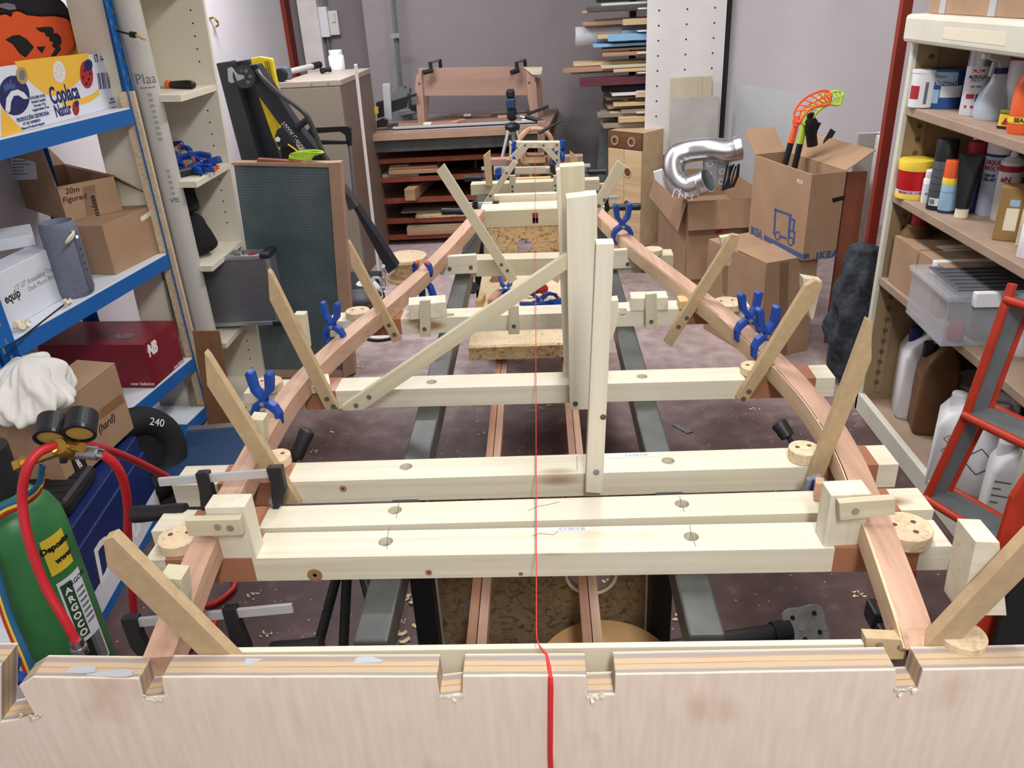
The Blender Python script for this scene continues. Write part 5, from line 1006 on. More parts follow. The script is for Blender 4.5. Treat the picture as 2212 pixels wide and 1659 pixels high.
# ---- things on the bench
zt_=tz1+.0006
YH2=5.55
hs=thing('saw_horse','pinkish plywood trestle piece standing upside down on the bench','trestle',P(1030,262,Y=YH2))
def hq(nm,px,t,Y,mat='ply_pink',**k): return plate(nm,px,t,mat,hs,Y=Y,**k)
hq('beam',[(903,148),(1160,144),(1148,206),(912,207)],.02,YH2,g=(0,1)); hq('beam',[(905,147),(1160,143),(1158,190),(910,190)],.02,YH2+.12,g=(0,1))
zf=lambda px: proj(V((P(px,250,Y=YH2).x,YH2,zt_)))[1]
hq('leg',[(899,163),(910,153),(914,207),(918,zf(917)),(903,zf(903)),(896,190)],.018,YH2-.02,g=(2,3)); hq('leg',[(915,207),(926,208),(922,zf(922)),(915,zf(915))],.018,YH2+.10,g=(0,3))
hq('leg',[(1136,150),(1158,178),(1163,zf(1163)),(1148,zf(1148)),(1139,207)],.018,YH2-.02,g=(1,2)); hq('leg',[(1156,165),(1170,172),(1174,zf(1174)),(1162,zf(1162))],.018,YH2+.10,g=(0,3))
hq('brace',[(1131,146),(1172,146),(1169,161),(1150,162)],.06,YH2-.01,'pine')
for q in ((906,181),(1143,179)): 
    c=P(*q,Y=YH2-.0205); obj('hole',B().cyl(c,c+V((0,.002,0)),.009,n=14),'dark_wood',hs)
for (x0,x1,x2) in ((922,931,950),(1112,1117,1133)):
    y_=YH2-.03; t=thing('bar_clamp','small black bar clamp on the '+('gantry' if x0<1000 else 'lumber rack')+' end of the plywood trestle','bar clamp',P(x1,140,Y=y_),grp='bar clamps on the plywood trestle')
    for q0,q1,nm,r in (((x1-2,134),(x1+1,155),'jaw',.012),((x2,128),(x2+2,147),'jaw',.012)): cyl_from(nm,P(*q0,Y=y_ if nm and q0[0]<x2 else y_+.16),P(*q1,Y=y_ if q0[0]<x2 else y_+.16),r,'black_plastic',t,n=10)
    cyl_from('bar',P(x1-6,137,Y=y_),P(x2,129,Y=y_+.16),.009,'zinc',t,n=8); cyl_from('handle',P(x0-8,157,Y=y_-.03),P(x1+3,152,Y=y_),.015,'black_plastic',t,n=12)
gy=5.45
gn=thing('gantry','small machine gantry with grey and black profiles at the cabinet end of the bench','machine',P(835,255,Y=gy))
def gpx(nm,px,t,mat,Y=gy): return plate(nm,px,t,mat,gn,Y=Y)
gpx('profile',[(826,182),(842,181),(846,258),(831,259)],.04,'bar_steel'); gpx('belt_guard',[(846,219),(900,202),(899,207),(880,214),(878,232),(846,243)],.03,'black_matt',gy+.04)
gpx('motor',[(814,244),(812,222),(826,218),(830,240),(829,252),(816,256)],.05,'black_plastic'); gpx('bracket',[(808,232),(816,231),(817,246),(809,247)],.03,'yellow',gy-.02); gpx('carriage',[(813,262),(828,256),(836,260),(836,274),(814,276)],.05,'black_plastic',gy-.12); gpx('bearing',[(835,268),(858,267),(858,275),(836,277)],.05,'steel_dark',gy-.12); gpx('rear_motor',[(886,228),(899,227),(899,239),(887,240)],.04,'black_plastic',gy+.25); gpx('rail_block',[(864,240),(886,236),(898,244),(866,250)],.03,'zinc',gy+.25)
rl=thing('guide_rail','long silver guide rail with black groove along the bench front','rail',P(1000,268,Y=5.26)); zR=tz1+.0008
obj('extrusion',B().box(xat(848,272,5.24),xat(1164,268,5.24),5.235,5.275,zR,zR+.028),'bar_steel',rl,bev=.001); obj('groove',B().box(xat(848,272,5.24),xat(1164,268,5.24),5.234,5.2345,zR+.009,zR+.017),'black_matt',rl)
obj('guide_rail',B().box(xat(846,248,5.9),xat(1140,240,5.9),5.86,5.89,zR,zR+.02),'alu',lab='thin silver rail at the back edge of the bench',cat='rail')
wp=thing('pipe_stand','grey square tube rising from a bracket on the bench against the back wall','tube',P(865,210,Y=5.8)); p0=P(866,200,Y=5.85); pt=P(849,0,Y=5.85); pt=p0+(pt-p0)*1.6
obj('tube',B().tube([p0,pt],.018,n=4),'grey_paint',wp); gq=plate('bracket',[(857,190),(873,187),(874,204),(884,203),(884,192),(876,190),(872,207),(860,211)],.08,'grey_paint',wp,Y=5.80); obj('base',B().box(p0.x-.06,p0.x+.06,5.74,5.9,zt_,p0.z),'grey_paint',wp)
obj('clip',B().box(pt.x*.4+p0.x*.6-.03,pt.x*.4+p0.x*.6+.03,5.81,5.83,p0.z+.35,p0.z+.38),'chrome',wp)
for i,(a,b,m,lb) in enumerate((((975,250),(1060,252),'fir','reddish strip lying at the back of the bench'),((860,273),(990,268),'fir_dark','thin reddish strip just behind the guide rail'),((980,267),(1003,262),'fir','short reddish piece near the guide rail'),((1075,255),(1150,250),'fir','reddish strip behind the laser tripod'))):
    p0,p1=P(*a,Z=zt_),P(*b,Z=zt_); 
    board('wood_strip',p0+V((0,0,.016)),p1+V((0,0,.016)),.04,.0155,m,(0,0,1),None,lab=lb,cat='wooden strip')
for a,lb in (((1010,250),'small white tag lying on the reddish strip on the bench'),((924,269),'small white paper scrap by the guide rail')): p=P(*a,Z=zt_+.017); obj('paper_scrap',B().box(p.x-.025,p.x+.025,p.y-.03,p.y+.03,p.z,p.z+.012),'white_paint',None,None,.002,lab=lb,cat='paper')
# ---- tripod with laser
tx=P(1108,270,Y=4.85); tp_=thing('laser_tripod','silver and black tripod carrying a dark blue laser level','tripod',(tx.x,4.85,0)); ap=P(1107,276,Y=4.85)
cyl_from('centre_column',ap-V((0,0,.12)),P(1106,245,Y=4.85),.012,'alu',tp_); obj('collar',B().lathe([(.02,-.02),(.04,-.012),(.045,.01),(.03,.025),(.018,.03)],20,c=ap),'black_plastic',tp_,sm=True)
for a,b in ((-.20,-.16),(.19,-.13),(.03,.26)): cyl_from('leg',ap+V((a*.12,b*.12,-.01)),V((tx.x+a*1.25,4.85+b*1.25,.01)),.011,'alu',tp_,n=10); 
hc=P(1106,248,Y=4.85); obj('head',B().lathe([(.02,-.03),(.03,-.015),(.03,.015),(.024,.035)],18,c=hc),'black_plastic',tp_,sm=True); cyl_from('pan_handle',hc,P(1168,262,Y=4.75),.008,'chrome',tp_,n=10); cyl_from('pan_grip',P(1135,252,Y=4.78),P(1172,263,Y=4.74),.012,'black_plastic',tp_); cyl_from('tilt_handle',P(1140,246,Y=4.9),P(1184,230,Y=4.95),.009,'black_plastic',tp_)
ll=thing('laser_level','dark blue laser level on the tripod head','laser level',P(1103,232,Y=4.85)); w=P(1114,220,Y=4.85).x-P(1094,220,Y=4.85).x
c0=P(1104,233,Y=4.85); hL=P(1104,193,Y=4.85).z-c0.z; obj('body',B().box(c0.x-w/2,c0.x+w/2,4.80,4.90,c0.z,c0.z+hL*.55),'laser_blue' if plain('laser_blue',(34,58,84),.5) else '',ll,bev=.008); obj('window_guard',B().prism([(-w/2,hL*.55),(w/2,hL*.55),(w*.42,hL),(-w*.42,hL)],-.04,.04,None) if False else B().box(c0.x-w*.46,c0.x+w*.46,4.81,4.89,c0.z+hL*.55,c0.z+hL),'black_gloss',ll,bev=.012); obj('screw_mount',B().cyl(c0-V((0,0,.02)),c0,.014,n=14),'chrome',ll)
obj('white_plug',B().box(xat(1127,255,5.3),xat(1139,255,5.3),5.28,5.32,zt_,zt_+.03),'white_plastic',lab='white plug lying on the bench behind the tripod handle',cat='plug',bev=.003)
# ---- lumber rack and pegged panel
YP=5.10; xp0=P(1397,100,Y=YP).x; xp1=P(1565,100,Y=YP).x
pg=thing('perforated_side_panel','tall white perforated side board of the lumber shelving','panel board',((xp0+xp1)/2,YP,0))
zbt=P(1391,337,Y=YP).z
obj('white_face',B().box(xp0,xp1,YP,YP+.02,zbt,2.4),'sheet_white',pg,bev=.001); obj('brown_skirt',B().box(xp0,xp1,YP,YP+.018,0,zbt),'fibre_brown',pg)
h=B()
for px in (963,1203,1440):
    for k in range(12):
        pxx=1180+px/3.95; c=P(pxx,(90-(px-963)*.05)/3.95+k*32.6+ -32.6*3,Y=YP); 
        if c.z<zbt+.03: continue
        cx_=P(1180+px/3.95,90/3.95,Y=YP).x; h.cyl((cx_,YP-.0008,c.z),(cx_,YP+.0,c.z),.0055,n=8)
obj('hole_pattern',h,'black_ink',pg)
for px,m,lb,cat,t,Y0 in (([(1449,169),(1518,165),(1517,240),(1447,240)],'pine_dull','tan board leaning behind the grey panel','board',.012,YP-.03),([(1516,166),(1539,164),(1538,240),(1516,240)],'pine_dull','narrow tan board leaning behind the grey panel','board',.012,YP-.028),([(1450,211),(1554,208),(1551,330),(1447,345)],'grey_sheet','square grey-white panel leaning on the perforated board','panel board',.015,YP-.05)):
    if m=='grey_sheet': plain('grey_sheet',(186,182,178),.6,noise=.06,scale=9)
    q=list(px); 
    pts=[P(a,b,Y=Y0) for a,b in q]; q=[proj(p) for p in pts[:2]]+[proj(V((pts[2].x,Y0-.0,.02))),proj(V((pts[3].x,Y0-.0,.02)))]
    plate('leaning_board',q,t,m,None,Y=Y0,g=(0,3),lab=lb,cat=cat)
obj('gap_shade_strip',B().box(xp1+.004,xp1+.03,YP+.0,YP+.1,0,2.4),'black_matt',lab='black strip painted as shade in the gap between the perforated board and white wall',cat='strip')  # black strip stands in for the shade between panel and wall
lr=thing('lumber_shelving','steel lumber shelving behind the perforated board','shelving',(.8,5.5,0))
for x in (.58,1.08): obj('upright',B().box(x,x+.04,5.42,5.46,0,2.4),'steel_black',lr)
pt=[(1322,162),(1340,162),(1340,350),(1322,350)]
for z in (.70,.80,.92,1.03,1.14,1.26,1.38,1.5): obj('shelf_arm',B().box(.60,1.09,5.14,5.45,z-.008,z),'sheet_white',lr)
LM={'g':'grey_wood','o':'old_wood','p':'pine_dull','f':'fir_dark','b':'foam_blue','c':'chest_pine','m':'maroon_steel','k':'black_matt','w':'sheet_white','s':'steel_dark'}
# (left px, top px, thickness px, tone, y offset, depth)
lum=[(1258,24,5,'f',.05,.10,'thin reddish lath highest in the lumber rack'),(1269,16,10,'s',.02,.12,'grey steel profile near the top of the lumber rack'),(1300,8,5,'w',.10,.14,'thin white strip above the grey steel profile'),(1290,0,6,'k',.16,.1,'dark strip topmost in the lumber rack'),
(1260,48,8,'o',.08,.16,'wide brown board with ragged end, upper lumber rack'),(1283,43,8,'g',.14,.12,'grey board behind the ragged brown board'),(1347,42,13,'c',.0,.08,'thick pale pine board end by the perforated panel'),
(1292,76,9,'c',.06,.12,'pale batten beside the blue foam'),(1315,76,14,'b',.0,.1,'thick blue foam board'),(1345,66,9,'b',.08,.12,'upper blue foam board'),
(1283,97,6,'b',.04,.18,'thin blue foam sheet'),(1303,106,5,'o',.06,.15,'thin brown board below the blue sheet'),(1302,115,8,'o',.02,.1,'reddish plank below the thin brown board'),
(1240,138,6,'c',.1,.2,'long tan board reaching furthest out of the rack'),(1217,150,8,'o',.02,.09,'long brown board with grey end, reaching out of the rack'),(1234,155,6,'g',.08,.12,'dark board below the long brown one'),(1300,143,6,'p',.0,.1,'cream board among the long brown boards'),(1326,150,7,'c',-.02,.07,'tan batten below the cream board'),
(1253,170,18,'m',.0,.06,'maroon steel tube sticking out of the lumber rack'),(1302,188,11,'k',.04,.15,'black folded sheet under the maroon tube'),
(1322,202,6,'w',.0,.15,'white shelf edge board below the black sheet'),(1374,201,10,'c',-.02,.06,'small pine end by the panel below the black sheet'),
(1310,211,6,'g',.1,.14,'grey thin board in the lower lumber rack'),(1326,223,8,'c',.0,.1,'pale plank in the lower lumber rack'),(1312,229,7,'o',.06,.15,'brown plank behind the pale plank'),(1343,238,8,'g',.0,.1,'grey plank in the lower lumber rack'),(1318,242,6,'p',.04,.12,'cream plank under the grey one'),
(1292,247,8,'g',.02,.12,'long grey board reaching out low in the rack'),(1298,240,6,'g',.08,.12,'second grey board low in the rack'),(1337,254,12,'c',-.02,.08,'printed pine batten low in the rack'),
(1303,268,10,'g',.02,.2,'wide grey board above the chest'),(1318,283,6,'o',.0,.2,'brown board lying on the chest')]
for i,(x,y,th,m,dy,dp,lb) in enumerate(lum):
    Y0=5.16+dy; a=P(x,y,Y=Y0); b=P(1396,y-1,Y=Y0); zt2=a.z; t=abs(P(x,y+th,Y=Y0).z-a.z)
    bx('lumber_board',a.x,max(.9,b.x+.15),Y0,Y0+dp,zt2-t,zt2,LM[m],lb+' in the back' if False else lb,'board',grp='boards in the lumber rack',rz=math.radians((-1)**i*1.0))
c=P(1243,79,Y=5.35); d=P(1330,72,Y=5.35); t=thing('plastic_roll','roll of clear plastic film sticking out of the lumber rack','film roll',c); obj('film',B().lathe([(.052,0),(.054,.01),(.05,.15),(.047,.45),(.0475,.5)],24,M=frame(c,d-c,z=(0,0,1))@Matrix.Rotation(PI/2,4,'Y'),cap=(False,True)),'hazy_plastic',t,sm=True)
# chest of pine with holes, below the lumber
Yq=5.0; cz=P(1325,288,Y=Yq).z
ct=thing('pine_chest','pine cupboard with a dark holed rail under the lumber rack','cupboard',(.6,5.2,0)); xa,xb=P(1320,288,Y=Yq).x,P(1390,318,Y=Yq-.09).x
pA,pB_=V((xa,5.13,0)),V((xb,4.95,0)); d=(pB_-pA); Lc=d.length; Mc=frame(pA,d,z=(0,0,1)); hr=P(1330,315,Y=5.1).z
obj('carcass',B().box(0,Lc,.005,.34,0,cz),'chest_pine',ct,Mc,.002); obj('holed_rail',B().box(0,Lc,-.012,.005,cz-.10,cz-.0),'dark_wood',ct,Mc,.002); obj('door',B().box(0,Lc*.48,-.010,.005,.03,cz-.104),'chest_pine',ct,Mc,.002); obj('door',B().box(Lc*.49,Lc,-.010,.005,.03,cz-.104),'chest_pine',ct,Mc,.002)
for x in (.22,.72): obj('rail_ring',B().lathe([(.016,0),(.03,0),(.03,.006),(.016,.006)],20,M=Mc@T4(Lc*x,-.012,cz-.055)@Matrix.Rotation(PI/2,4,'X'),cap=(False,False)),'old_wood',ct); 
for z in (cz-.24,cz-.44): obj('finger_hole',B().cyl(Mc@V((Lc*.60,-.0108,z)),Mc@V((Lc*.60,-.009,z)),.026,n=22),'dark_wood',ct); obj('finger_ring',B().tube([Mc@V((Lc*.60+.028*math.cos(a*PI/12),-.011,z+.028*math.sin(a*PI/12))) for a in range(24)],.004,n=6,closed=True),'chest_pine',ct)
for x0,lb,m,zt2 in ((1292,'dark grey sheet leaning beside the lumber rack','grey_paint',.92),(1310,'narrow dark board leaning beside the pine cupboard','grey_paint',.9)):
    a=P(x0,330,Y=5.5); plate('leaning_sheet',[(x0+12,195),(x0+38,190),(x0+18,503),(x0-14,503)],.015,m,None,Y=5.49+(.02 if x0>1300 else 0),g=(0,3),lab=lb,cat='board')
pl_=plate('orange_tie',[(1290,398),(1306,397),(1305,402),(1262,412),(1262,406)],.03,'pine_warm',None,Y=4.2,g=(0,1),lab='small slanted pine strip past the wide posts by the dark handle',cat='wooden strip')
# ================================================================== carton side of the room
def rot_box(nm,lab,a,b,c,z,ytop,mat,lid=True,**k): return carton(nm,lab,'box',a,b,c,z,ytop,mat,lid=lid,**k)
# large plain carton
t,M,u,v,hb,X,Y=rot_box('large_carton','large plain brown carton on the floor carrying the carton with the truck','' or (1636,781),(1519,709),(1767,770),0,571,'cardboard')
a0=M.translation.copy(); ZBX=hb+.001
obj('top_flap',B().box(.0,u,0,v*.48,0,.004),'cardboard',t,M@T4(0,0,hb+.0005)@Matrix.Rotation(math.radians(1.2),4,'X'))
decal([(1685,566),(1704,566),(1700,770),(1682,772)],a0,-Y,'cardboard_dark',t,'tape_strip'); decal([(1560,560),(1573,565),(1570,640),(1560,630)],a0,-X,'cardboard_dark',t,'tape_strip')
# moving carton with the truck
t,M,u,v,hk,X,Y=rot_box('moving_carton','open brown moving carton with a blue truck print, holding the floorball sticks',(1733,563),(1617,502),(1805,555),ZBX,378,'cardboard',lid=False,dmin=.27)
u_,v_=u,v; a0=M.translation.copy(); Fn=-Y; Rn=-X
# faces: -Y is the truck face? choose by which normal meets the camera on that side
fa=PO(1690,480,a0,-X); 
def on_left(px,mat,nm,off=.0008): return decal(px,a0,-X,mat,t,nm,off)
tr_=lambda q: on_left(q,'blue_ink','truck_print')
for q in ([(1673,450),(1710,463),(1710,468),(1673,455)],[(1673,450),(1677,452),(1674,507),(1670,505)],[(1704,462),(1710,464),(1706,515),(1701,513)],[(1669,502),(1676,504),(1676,508),(1669,506)],[(1685,508),(1700,513),(1700,518),(1685,513)],[(1709,471),(1717,474),(1716,478),(1709,475)],[(1714,474),(1718,475),(1715,500),(1711,499)],[(1705,496),(1718,500),(1718,504),(1705,500)],[(1714,500),(1718,502),(1716,528),(1713,527)]): tr_(q)
for cx_,cy_ in ((1680,509),(1708,521)):
    ring_=ell(cx_,cy_,6.5,10,20); inn=ell(cx_,cy_,4,7,20)
    b=B(); ro=[PO(x,y,a0,-X)-X*.0012 for x,y in ring_]; ri=[PO(x,y,a0,-X)-X*.0012 for x,y in inn]; vo=b.verts(ro); vi=b.verts(ri)
    for i in range(20): b.face([vo[i],vo[(i+1)%20],vi[(i+1)%20],vi[i]])
    obj('truck_wheel',b,'blue_ink',t)
on_left([(1650,507),(1733,549),(1733,560),(1650,518)],'blue_ink','stripe'); txt('IKEA',.052,1634,507,a0,-X,-X if False else (-X),'blue_ink',t,bold=.002) if False else None
xl_=(PO(1733,540,a0,-X)-PO(1650,500,a0,-X)); xl_.z=0
txt('IKEA',.05,1634,503,a0,-X,xl_,'blue_ink',t,bold=.002); txt('IKEA',.022,1728,393,a0,-X,xl_,'white_ink',t)
xr_=(PO(1800,450,a0,-Y)-PO(1745,450,a0,-Y)); xr_.z=0
decal([(1735,549),(1748,548),(1748,558),(1735,560)],a0,-Y,'blue_ink',t,'stripe'); txt('IKEA',.042,1786,551,a0,-Y,xr_,'blue_ink',t,bold=.002,sp=1.2)
decal([(1797,429),(1826,422),(1825,431),(1799,438)],a0,-Y,'felt_black',t,'hand_hole')
for (bx_,Mx) in ((B().box(0,u,0,.15,0,.004),M@T4(0,v,hk)@Matrix.Rotation(math.radians(38),4,'X')),(B().box(0,.14,0,v,0,.004),M@T4(u,0,hk)@Matrix.Rotation(math.radians(-30),4,'Y')),(B().box(-.004,0,0,v,-.10,0),M@T4(.008,0,hk)@Matrix.Rotation(math.radians(-12),4,'Y'))): 
    if bx_ is None: continue
    obj('flap',bx_,'cardboard',t,Mx) 
sk=M@V((u*.45,v*.5,0))
def fstick(col,lab,base,neck,pts,dY):
    s=thing('floorball_stick',lab,'floorball stick',P(*base,Y=dY)); b0=P(*base,Y=dY); n0=P(*neck,Y=dY); d=(n0-b0).normalized()
    cyl_from('shaft',b0-d*.10,b0+(n0-b0)*.35,.013,'black_matt',s); cyl_from('socket',b0+(n0-b0)*.3,n0,.014,col,s,r1=.012)
    # blade: two bowed rims joined by ribs
    up=[P(x,y,Y=dY+.01*math.sin(i)) for i,(x,y) in enumerate(pts[0])]; lo=[P(x,y,Y=dY-.03) for x,y in pts[1]]
    U=catmull(up,5); Lo=catmull(lo,5)
    obj('blade_rim',B().tube(U,.0055,n=8),col,s,sm=True); obj('blade_rim',B().tube(Lo,.0055,n=8),col,s,sm=True)
    b=B()
    for i in range(0,9):
        p=U[int(i*(len(U)-1)/8)]; q=Lo[int(i*(len(Lo)-1)/8)]; b.tube([p,(p+q)/2+V((0,-.006,0)),q],.0035,n=6)
    mid=[(U[int(i*(len(U)-1)/10)]+Lo[int(i*(len(Lo)-1)/10)])/2 for i in range(11)]; b.tube(mid,.0035,n=6); obj('blade_lattice',b,col,s)
    # toe
    obj('toe',B().tube([U[-1],(U[-1]+Lo[-1])/2+V((.006,0,0)),Lo[-1]],.005,n=8),col,s,sm=True); obj('heel',B().tube([n0,(U[0]+Lo[0])/2],[.013,.02],n=10),col,s,sm=True)
plain('stick_lime',(176,214,60),.45); plain('stick_orange',(236,96,44),.45)
dY=(M@V((u*.5,v*.55,0))).y
fstick('stick_orange','orange floorball stick upright in the moving carton',(1703,328),(1721,263),([(1717,262),(1716,243),(1728,222),(1750,205),(1775,196),(1790,198)],[(1727,264),(1745,240),(1765,230),(1785,227),(1792,222),(1795,208)]),dY)
fstick('stick_lime','lime green floorball stick upright in the moving carton',(1724,328),(1738,268),([(1735,260),(1737,240),(1755,222),(1785,203),(1805,197),(1818,200)],[(1748,264),(1768,240),(1790,226),(1808,227),(1816,222),(1820,208)]),dY+.05)
b0=P(1752,330,Y=dY+.04); ub=thing('umbrella','folded black umbrella in the moving carton','umbrella',b0); obj('canopy',B().tube(catmull([P(1755,315,Y=dY+.03),P(1752,285,Y=dY+.03),P(1752,255,Y=dY+.03),P(1751,243,Y=dY+.03)],4),[.022]*4+[.026]*4+[.016]*4+[.004],n=10),'cloth_black',ub,sm=True); obj('rib_tip',B().tube([P(1752,262,Y=dY+.02),P(1768,268,Y=dY+.02),P(1760,290,Y=dY+.02)],[.004,.012,.004],n=8),'cloth_black',ub,sm=True)
fp=M@V((u*.7,v+.06,hk+.03)); st_=thing('black_strap','black strap hanging over the rear flap of the moving carton','strap',fp); obj('band',B().sweep([P(1780,334,Y=dY+.06),P(1786,305,Y=dY+.10),P(1800,281,Y=dY+.12)],.026,.004,up=(0,-1,.2)),'black_matt',st_)
# carton with foil duct
t,M,u,v,hd,X,Y=rot_box('duct_carton','open carton holding foil ducting and grey blocks, on another carton',(1482,506),(1418,430),(1625,470),P(1482,506,Y=3.95).z,436,'cardboard',lid=False)
zD=P(1482,506,Y=3.95).z
a0=M.translation.copy()
obj('side_flap',B().box(0,u,-.004,0,-.14,0),'cardboard',t,M@T4(0,-.004,hd)@Matrix.Rotation(math.radians(-16),4,'X')); obj('side_flap',B().box(-.004,0,0,v,-.15,0),'cardboard',t,M@T4(-.004,0,hd)@Matrix.Rotation(math.radians(14),4,'Y'))
decal([(1545,498),(1560,495),(1560,503),(1546,506)],a0,-Y,'red_ink',t,'mark')
Ml_=M@T4(0,0,-zD-.0005); t2=thing('lower_carton','brown carton on the floor under the foil duct carton','box',M=Ml_@T4(0,0,.0)); obj('body',B().box(.0,u*1.0,0.0,v*.9,0.0,zD-.002),'cardboard',t2,Ml_@T4(0,0,.001),.002); obj('hanging_flap',B().box(.0,u*.9,-.004,0,-.22,0),'cardboard',t2,Ml_@T4(0,-.003,zD-.01)@Matrix.Rotation(math.radians(-10),4,'X'))
obj('print_band',B().box(0,u,-.0015,0,.01,.035),'blue_ink',t2,Ml_)
YD=P(1560,440,Y=4.0).y
dpts=[P(1597,319,Y=3.95),P(1570,325,Y=3.95),P(1530,322,Y=3.97),P(1490,326,Y=4.0),P(1462,338,Y=4.0),P(1455,362,Y=3.98),P(1464,390,Y=3.95),P(1485,405,Y=3.92),P(1512,397,Y=3.9),P(1528,390,Y=3.88)]
path=catmull(dpts,12); rad=[.0545+.0016*(i%2) for i in range(len(path))]
dt=thing('foil_duct','bent silver foil duct lying across the open carton','duct',P(1500,400,Y=3.95)); ob=obj('hose',B().tube(path,rad,n=24,cap=(False,False)),'duct',dt,sm=True,ang=50)
for e,nx in ((path[0],path[1]),(path[-1],path[-2])):
    d=(e-nx).normalized(); obj('collar',B().lathe([(.056,-.03),(.060,0),(.060,.004),(.054,.004),(.05,-.05)],28,M=frame(e,d.orthogonal(),z=d),cap=(False,False)),'duct',dt,sm=True)
gpb=thing('grey_junction_block','grey plastic junction block with round knockouts in the duct carton','junction box',P(1560,430,Y=3.98)); 
for px,Y0 in (([(1522,346),(1539,338),(1549,352),(1546,402),(1524,414)],3.97),([(1549,352),(1576,349),(1572,400),(1546,404)],3.99)): plate('block_face',px,.05,'grey_block' if plain('grey_block',(176,180,184),.5) else '',gpb,Y=Y0)
for q,Y0 in (((1533,354),3.968),((1531,377),3.968),((1560,370),3.988),((1558,392),3.988)):
    c=P(*q,Y=Y0); obj('knockout',B().lathe([(.010,0),(.016,0),(.016,.004),(.010,.004)],18,M=frame(c,(1,0,0),z=(0,-1,0)),cap=(False,False)),'white_plastic',gpb)
cb=thing('cable_bundle','bunch of black cables sticking up out of the duct carton','cable',P(1590,400,Y=3.98))
for k in range(9): a=P(1560+k*3,412-k,Y=3.95); b=P(1572+k*3.2+random.uniform(-4,4),362-random.uniform(0,8),Y=3.98+.01*(k%3)); obj('strand',B().tube([a,(a+b)/2+V((.01*math.sin(k),0,0)),b],.0045,n=6),'black_plastic',cb,sm=True)
wp_=plate('white_piece',[(1412,372),(1442,362),(1462,384),(1480,430),(1450,420),(1415,388)],.02,'white_plastic',None,Y=3.99,lab='white plastic piece in the corner of the duct carton',cat='plastic piece')
for k in range(4): obj('cable_tie',B().tube(catmull([P(1452+k*14,426+k*2,Y=3.86),P(1460+k*12,408,Y=3.88),P(1476+k*11,424,Y=3.86)],4),.002,n=5),'white_plastic',None,lab='loose white cable tie among the parts under the foil duct',cat='cable tie',grp='cable ties in the duct carton')
# glass, trim boards
g0=P(1587,179,Y=5.12); zg=g0.z; g1=P(1750,206,Z=zg)
obj('glass_sheet',B().box(0,(g1-g0).length,0,.006,-zg+.02,0),'clear_glass',None,frame(g0,g1-g0,z=(0,0,1)),.0005,lab='clear glass sheet leaning on the white wall behind the cartons',cat='glass sheet')
bx('leaning_board',P(1805,570,Y=3.36).x,P(1846,570,Y=3.36).x,3.36,3.38,0,P(1855,372,Y=3.36).z,'red_brown','reddish brown board standing by the moving carton','board')
Yw=3.36
for i,(a,b,m) in enumerate(((1851,1893,'grey_sheet'),(1890,1912,'white_paint'))):
    x0,x1=P(a,320,Y=3.52).x,P(b,320,Y=3.52).x; zt2=P(a,289,Y=3.52).z; 
    bx('trim_board',x0,x1,3.52+.02*i,3.545+.02*i,0,zt2,m,('wide','narrow')[i]+' white trim board standing beside the beige cabinet','board',grp='white trim boards')
bx('trim_board',P(1897,320,Y=3.40).x,P(1904,320,Y=3.40).x,3.40,3.44,0,P(1900,295,Y=3.40).z,'white_paint','thin white trim strip nearest the beige cabinet','board',grp='white trim boards')
yy=3.0; x0,x1=P(1952,0,Y=yy).x,P(1970,0,Y=yy).x; obj('trim_3',B().box(x0,x1+.006,yy,yy+.03,0,2.75),'trim_red',kind='structure')
# dark furry bundle
fb=P(1835,660,Y=2.98)
def fur(u,v):
    a=u*2*PI; w=1+.10*math.sin(4*a+9*v)+.08*math.sin(7*a-14*v)+.06*math.sin(23*v+2*a); z=.02+.56*v
    r=(.055+.055*math.sin(PI*min(1,(.10+.95*v))))*w*(1 if v<.99 else .05)*(1 if v>.01 else .3); cx_=P(1815+30*v,800-250*v,Y=2.98).x+.035
    return V((cx_+r*.9*math.cos(a),2.98+r*math.sin(a),z))
obj('fur_bundle',blob(fur,40,40),'fur',lab='dark grey furry blanket bundle stuffed beside the beige cabinet',cat='blanket',sm=True,ang=180)
# ---- beige cabinet
XC,YC=1.176,2.72; ZT=P(1957,65,Y=YC).z; DC=.40; YN_=1.72
cbn=thing('metal_bookcase','beige open steel cabinet full of paint and glue containers','cabinet',(XC,YC,0))
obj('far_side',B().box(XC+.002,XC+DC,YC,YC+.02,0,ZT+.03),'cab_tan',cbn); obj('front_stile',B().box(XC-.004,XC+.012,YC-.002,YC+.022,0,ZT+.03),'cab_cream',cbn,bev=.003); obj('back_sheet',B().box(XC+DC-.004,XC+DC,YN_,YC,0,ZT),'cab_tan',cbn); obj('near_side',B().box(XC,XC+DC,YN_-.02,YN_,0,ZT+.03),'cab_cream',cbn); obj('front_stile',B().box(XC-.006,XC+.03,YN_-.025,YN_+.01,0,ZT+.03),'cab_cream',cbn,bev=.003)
obj('top_box',B().box(XC-.034,XC+DC+.002,YN_-.028,YC+.024,ZT-.035,ZT+.045),'cab_cream',cbn,bev=.012); obj('label_strip',B().box(XC-.0348,XC-.034,2.14,2.47,ZT-.012,ZT+.018),'ivory',cbn)
ZS=(1.108,.828,.535); ZF=.045
for z in ZS: obj('shelf',B().box(XC+.004,XC+DC-.004,YN_,YC,z-.028,z),'cab_shelf',cbn,bev=.003)
obj('plinth',B().box(XC-.004,XC+.02,YN_,YC+.02,-0.0,.075),'cab_cream',cbn,bev=.004); obj('floor_pan',B().box(XC+.02,XC+DC,YN_,YC,0,ZF),'cab_shelf',cbn)
for y in (YC,):
    obj('notch_strip',B().box(XC+.055,XC+.075,YC-.006,YC,.08,ZT-.04),'cab_tan',cbn); 
    for k in range(28): obj('notch',B().cyl((XC+.055,YC-.007,.12+k*.042),(XC+.055,YC-.002,.12+k*.042),.008,n=10),'dark_wood',cbn)
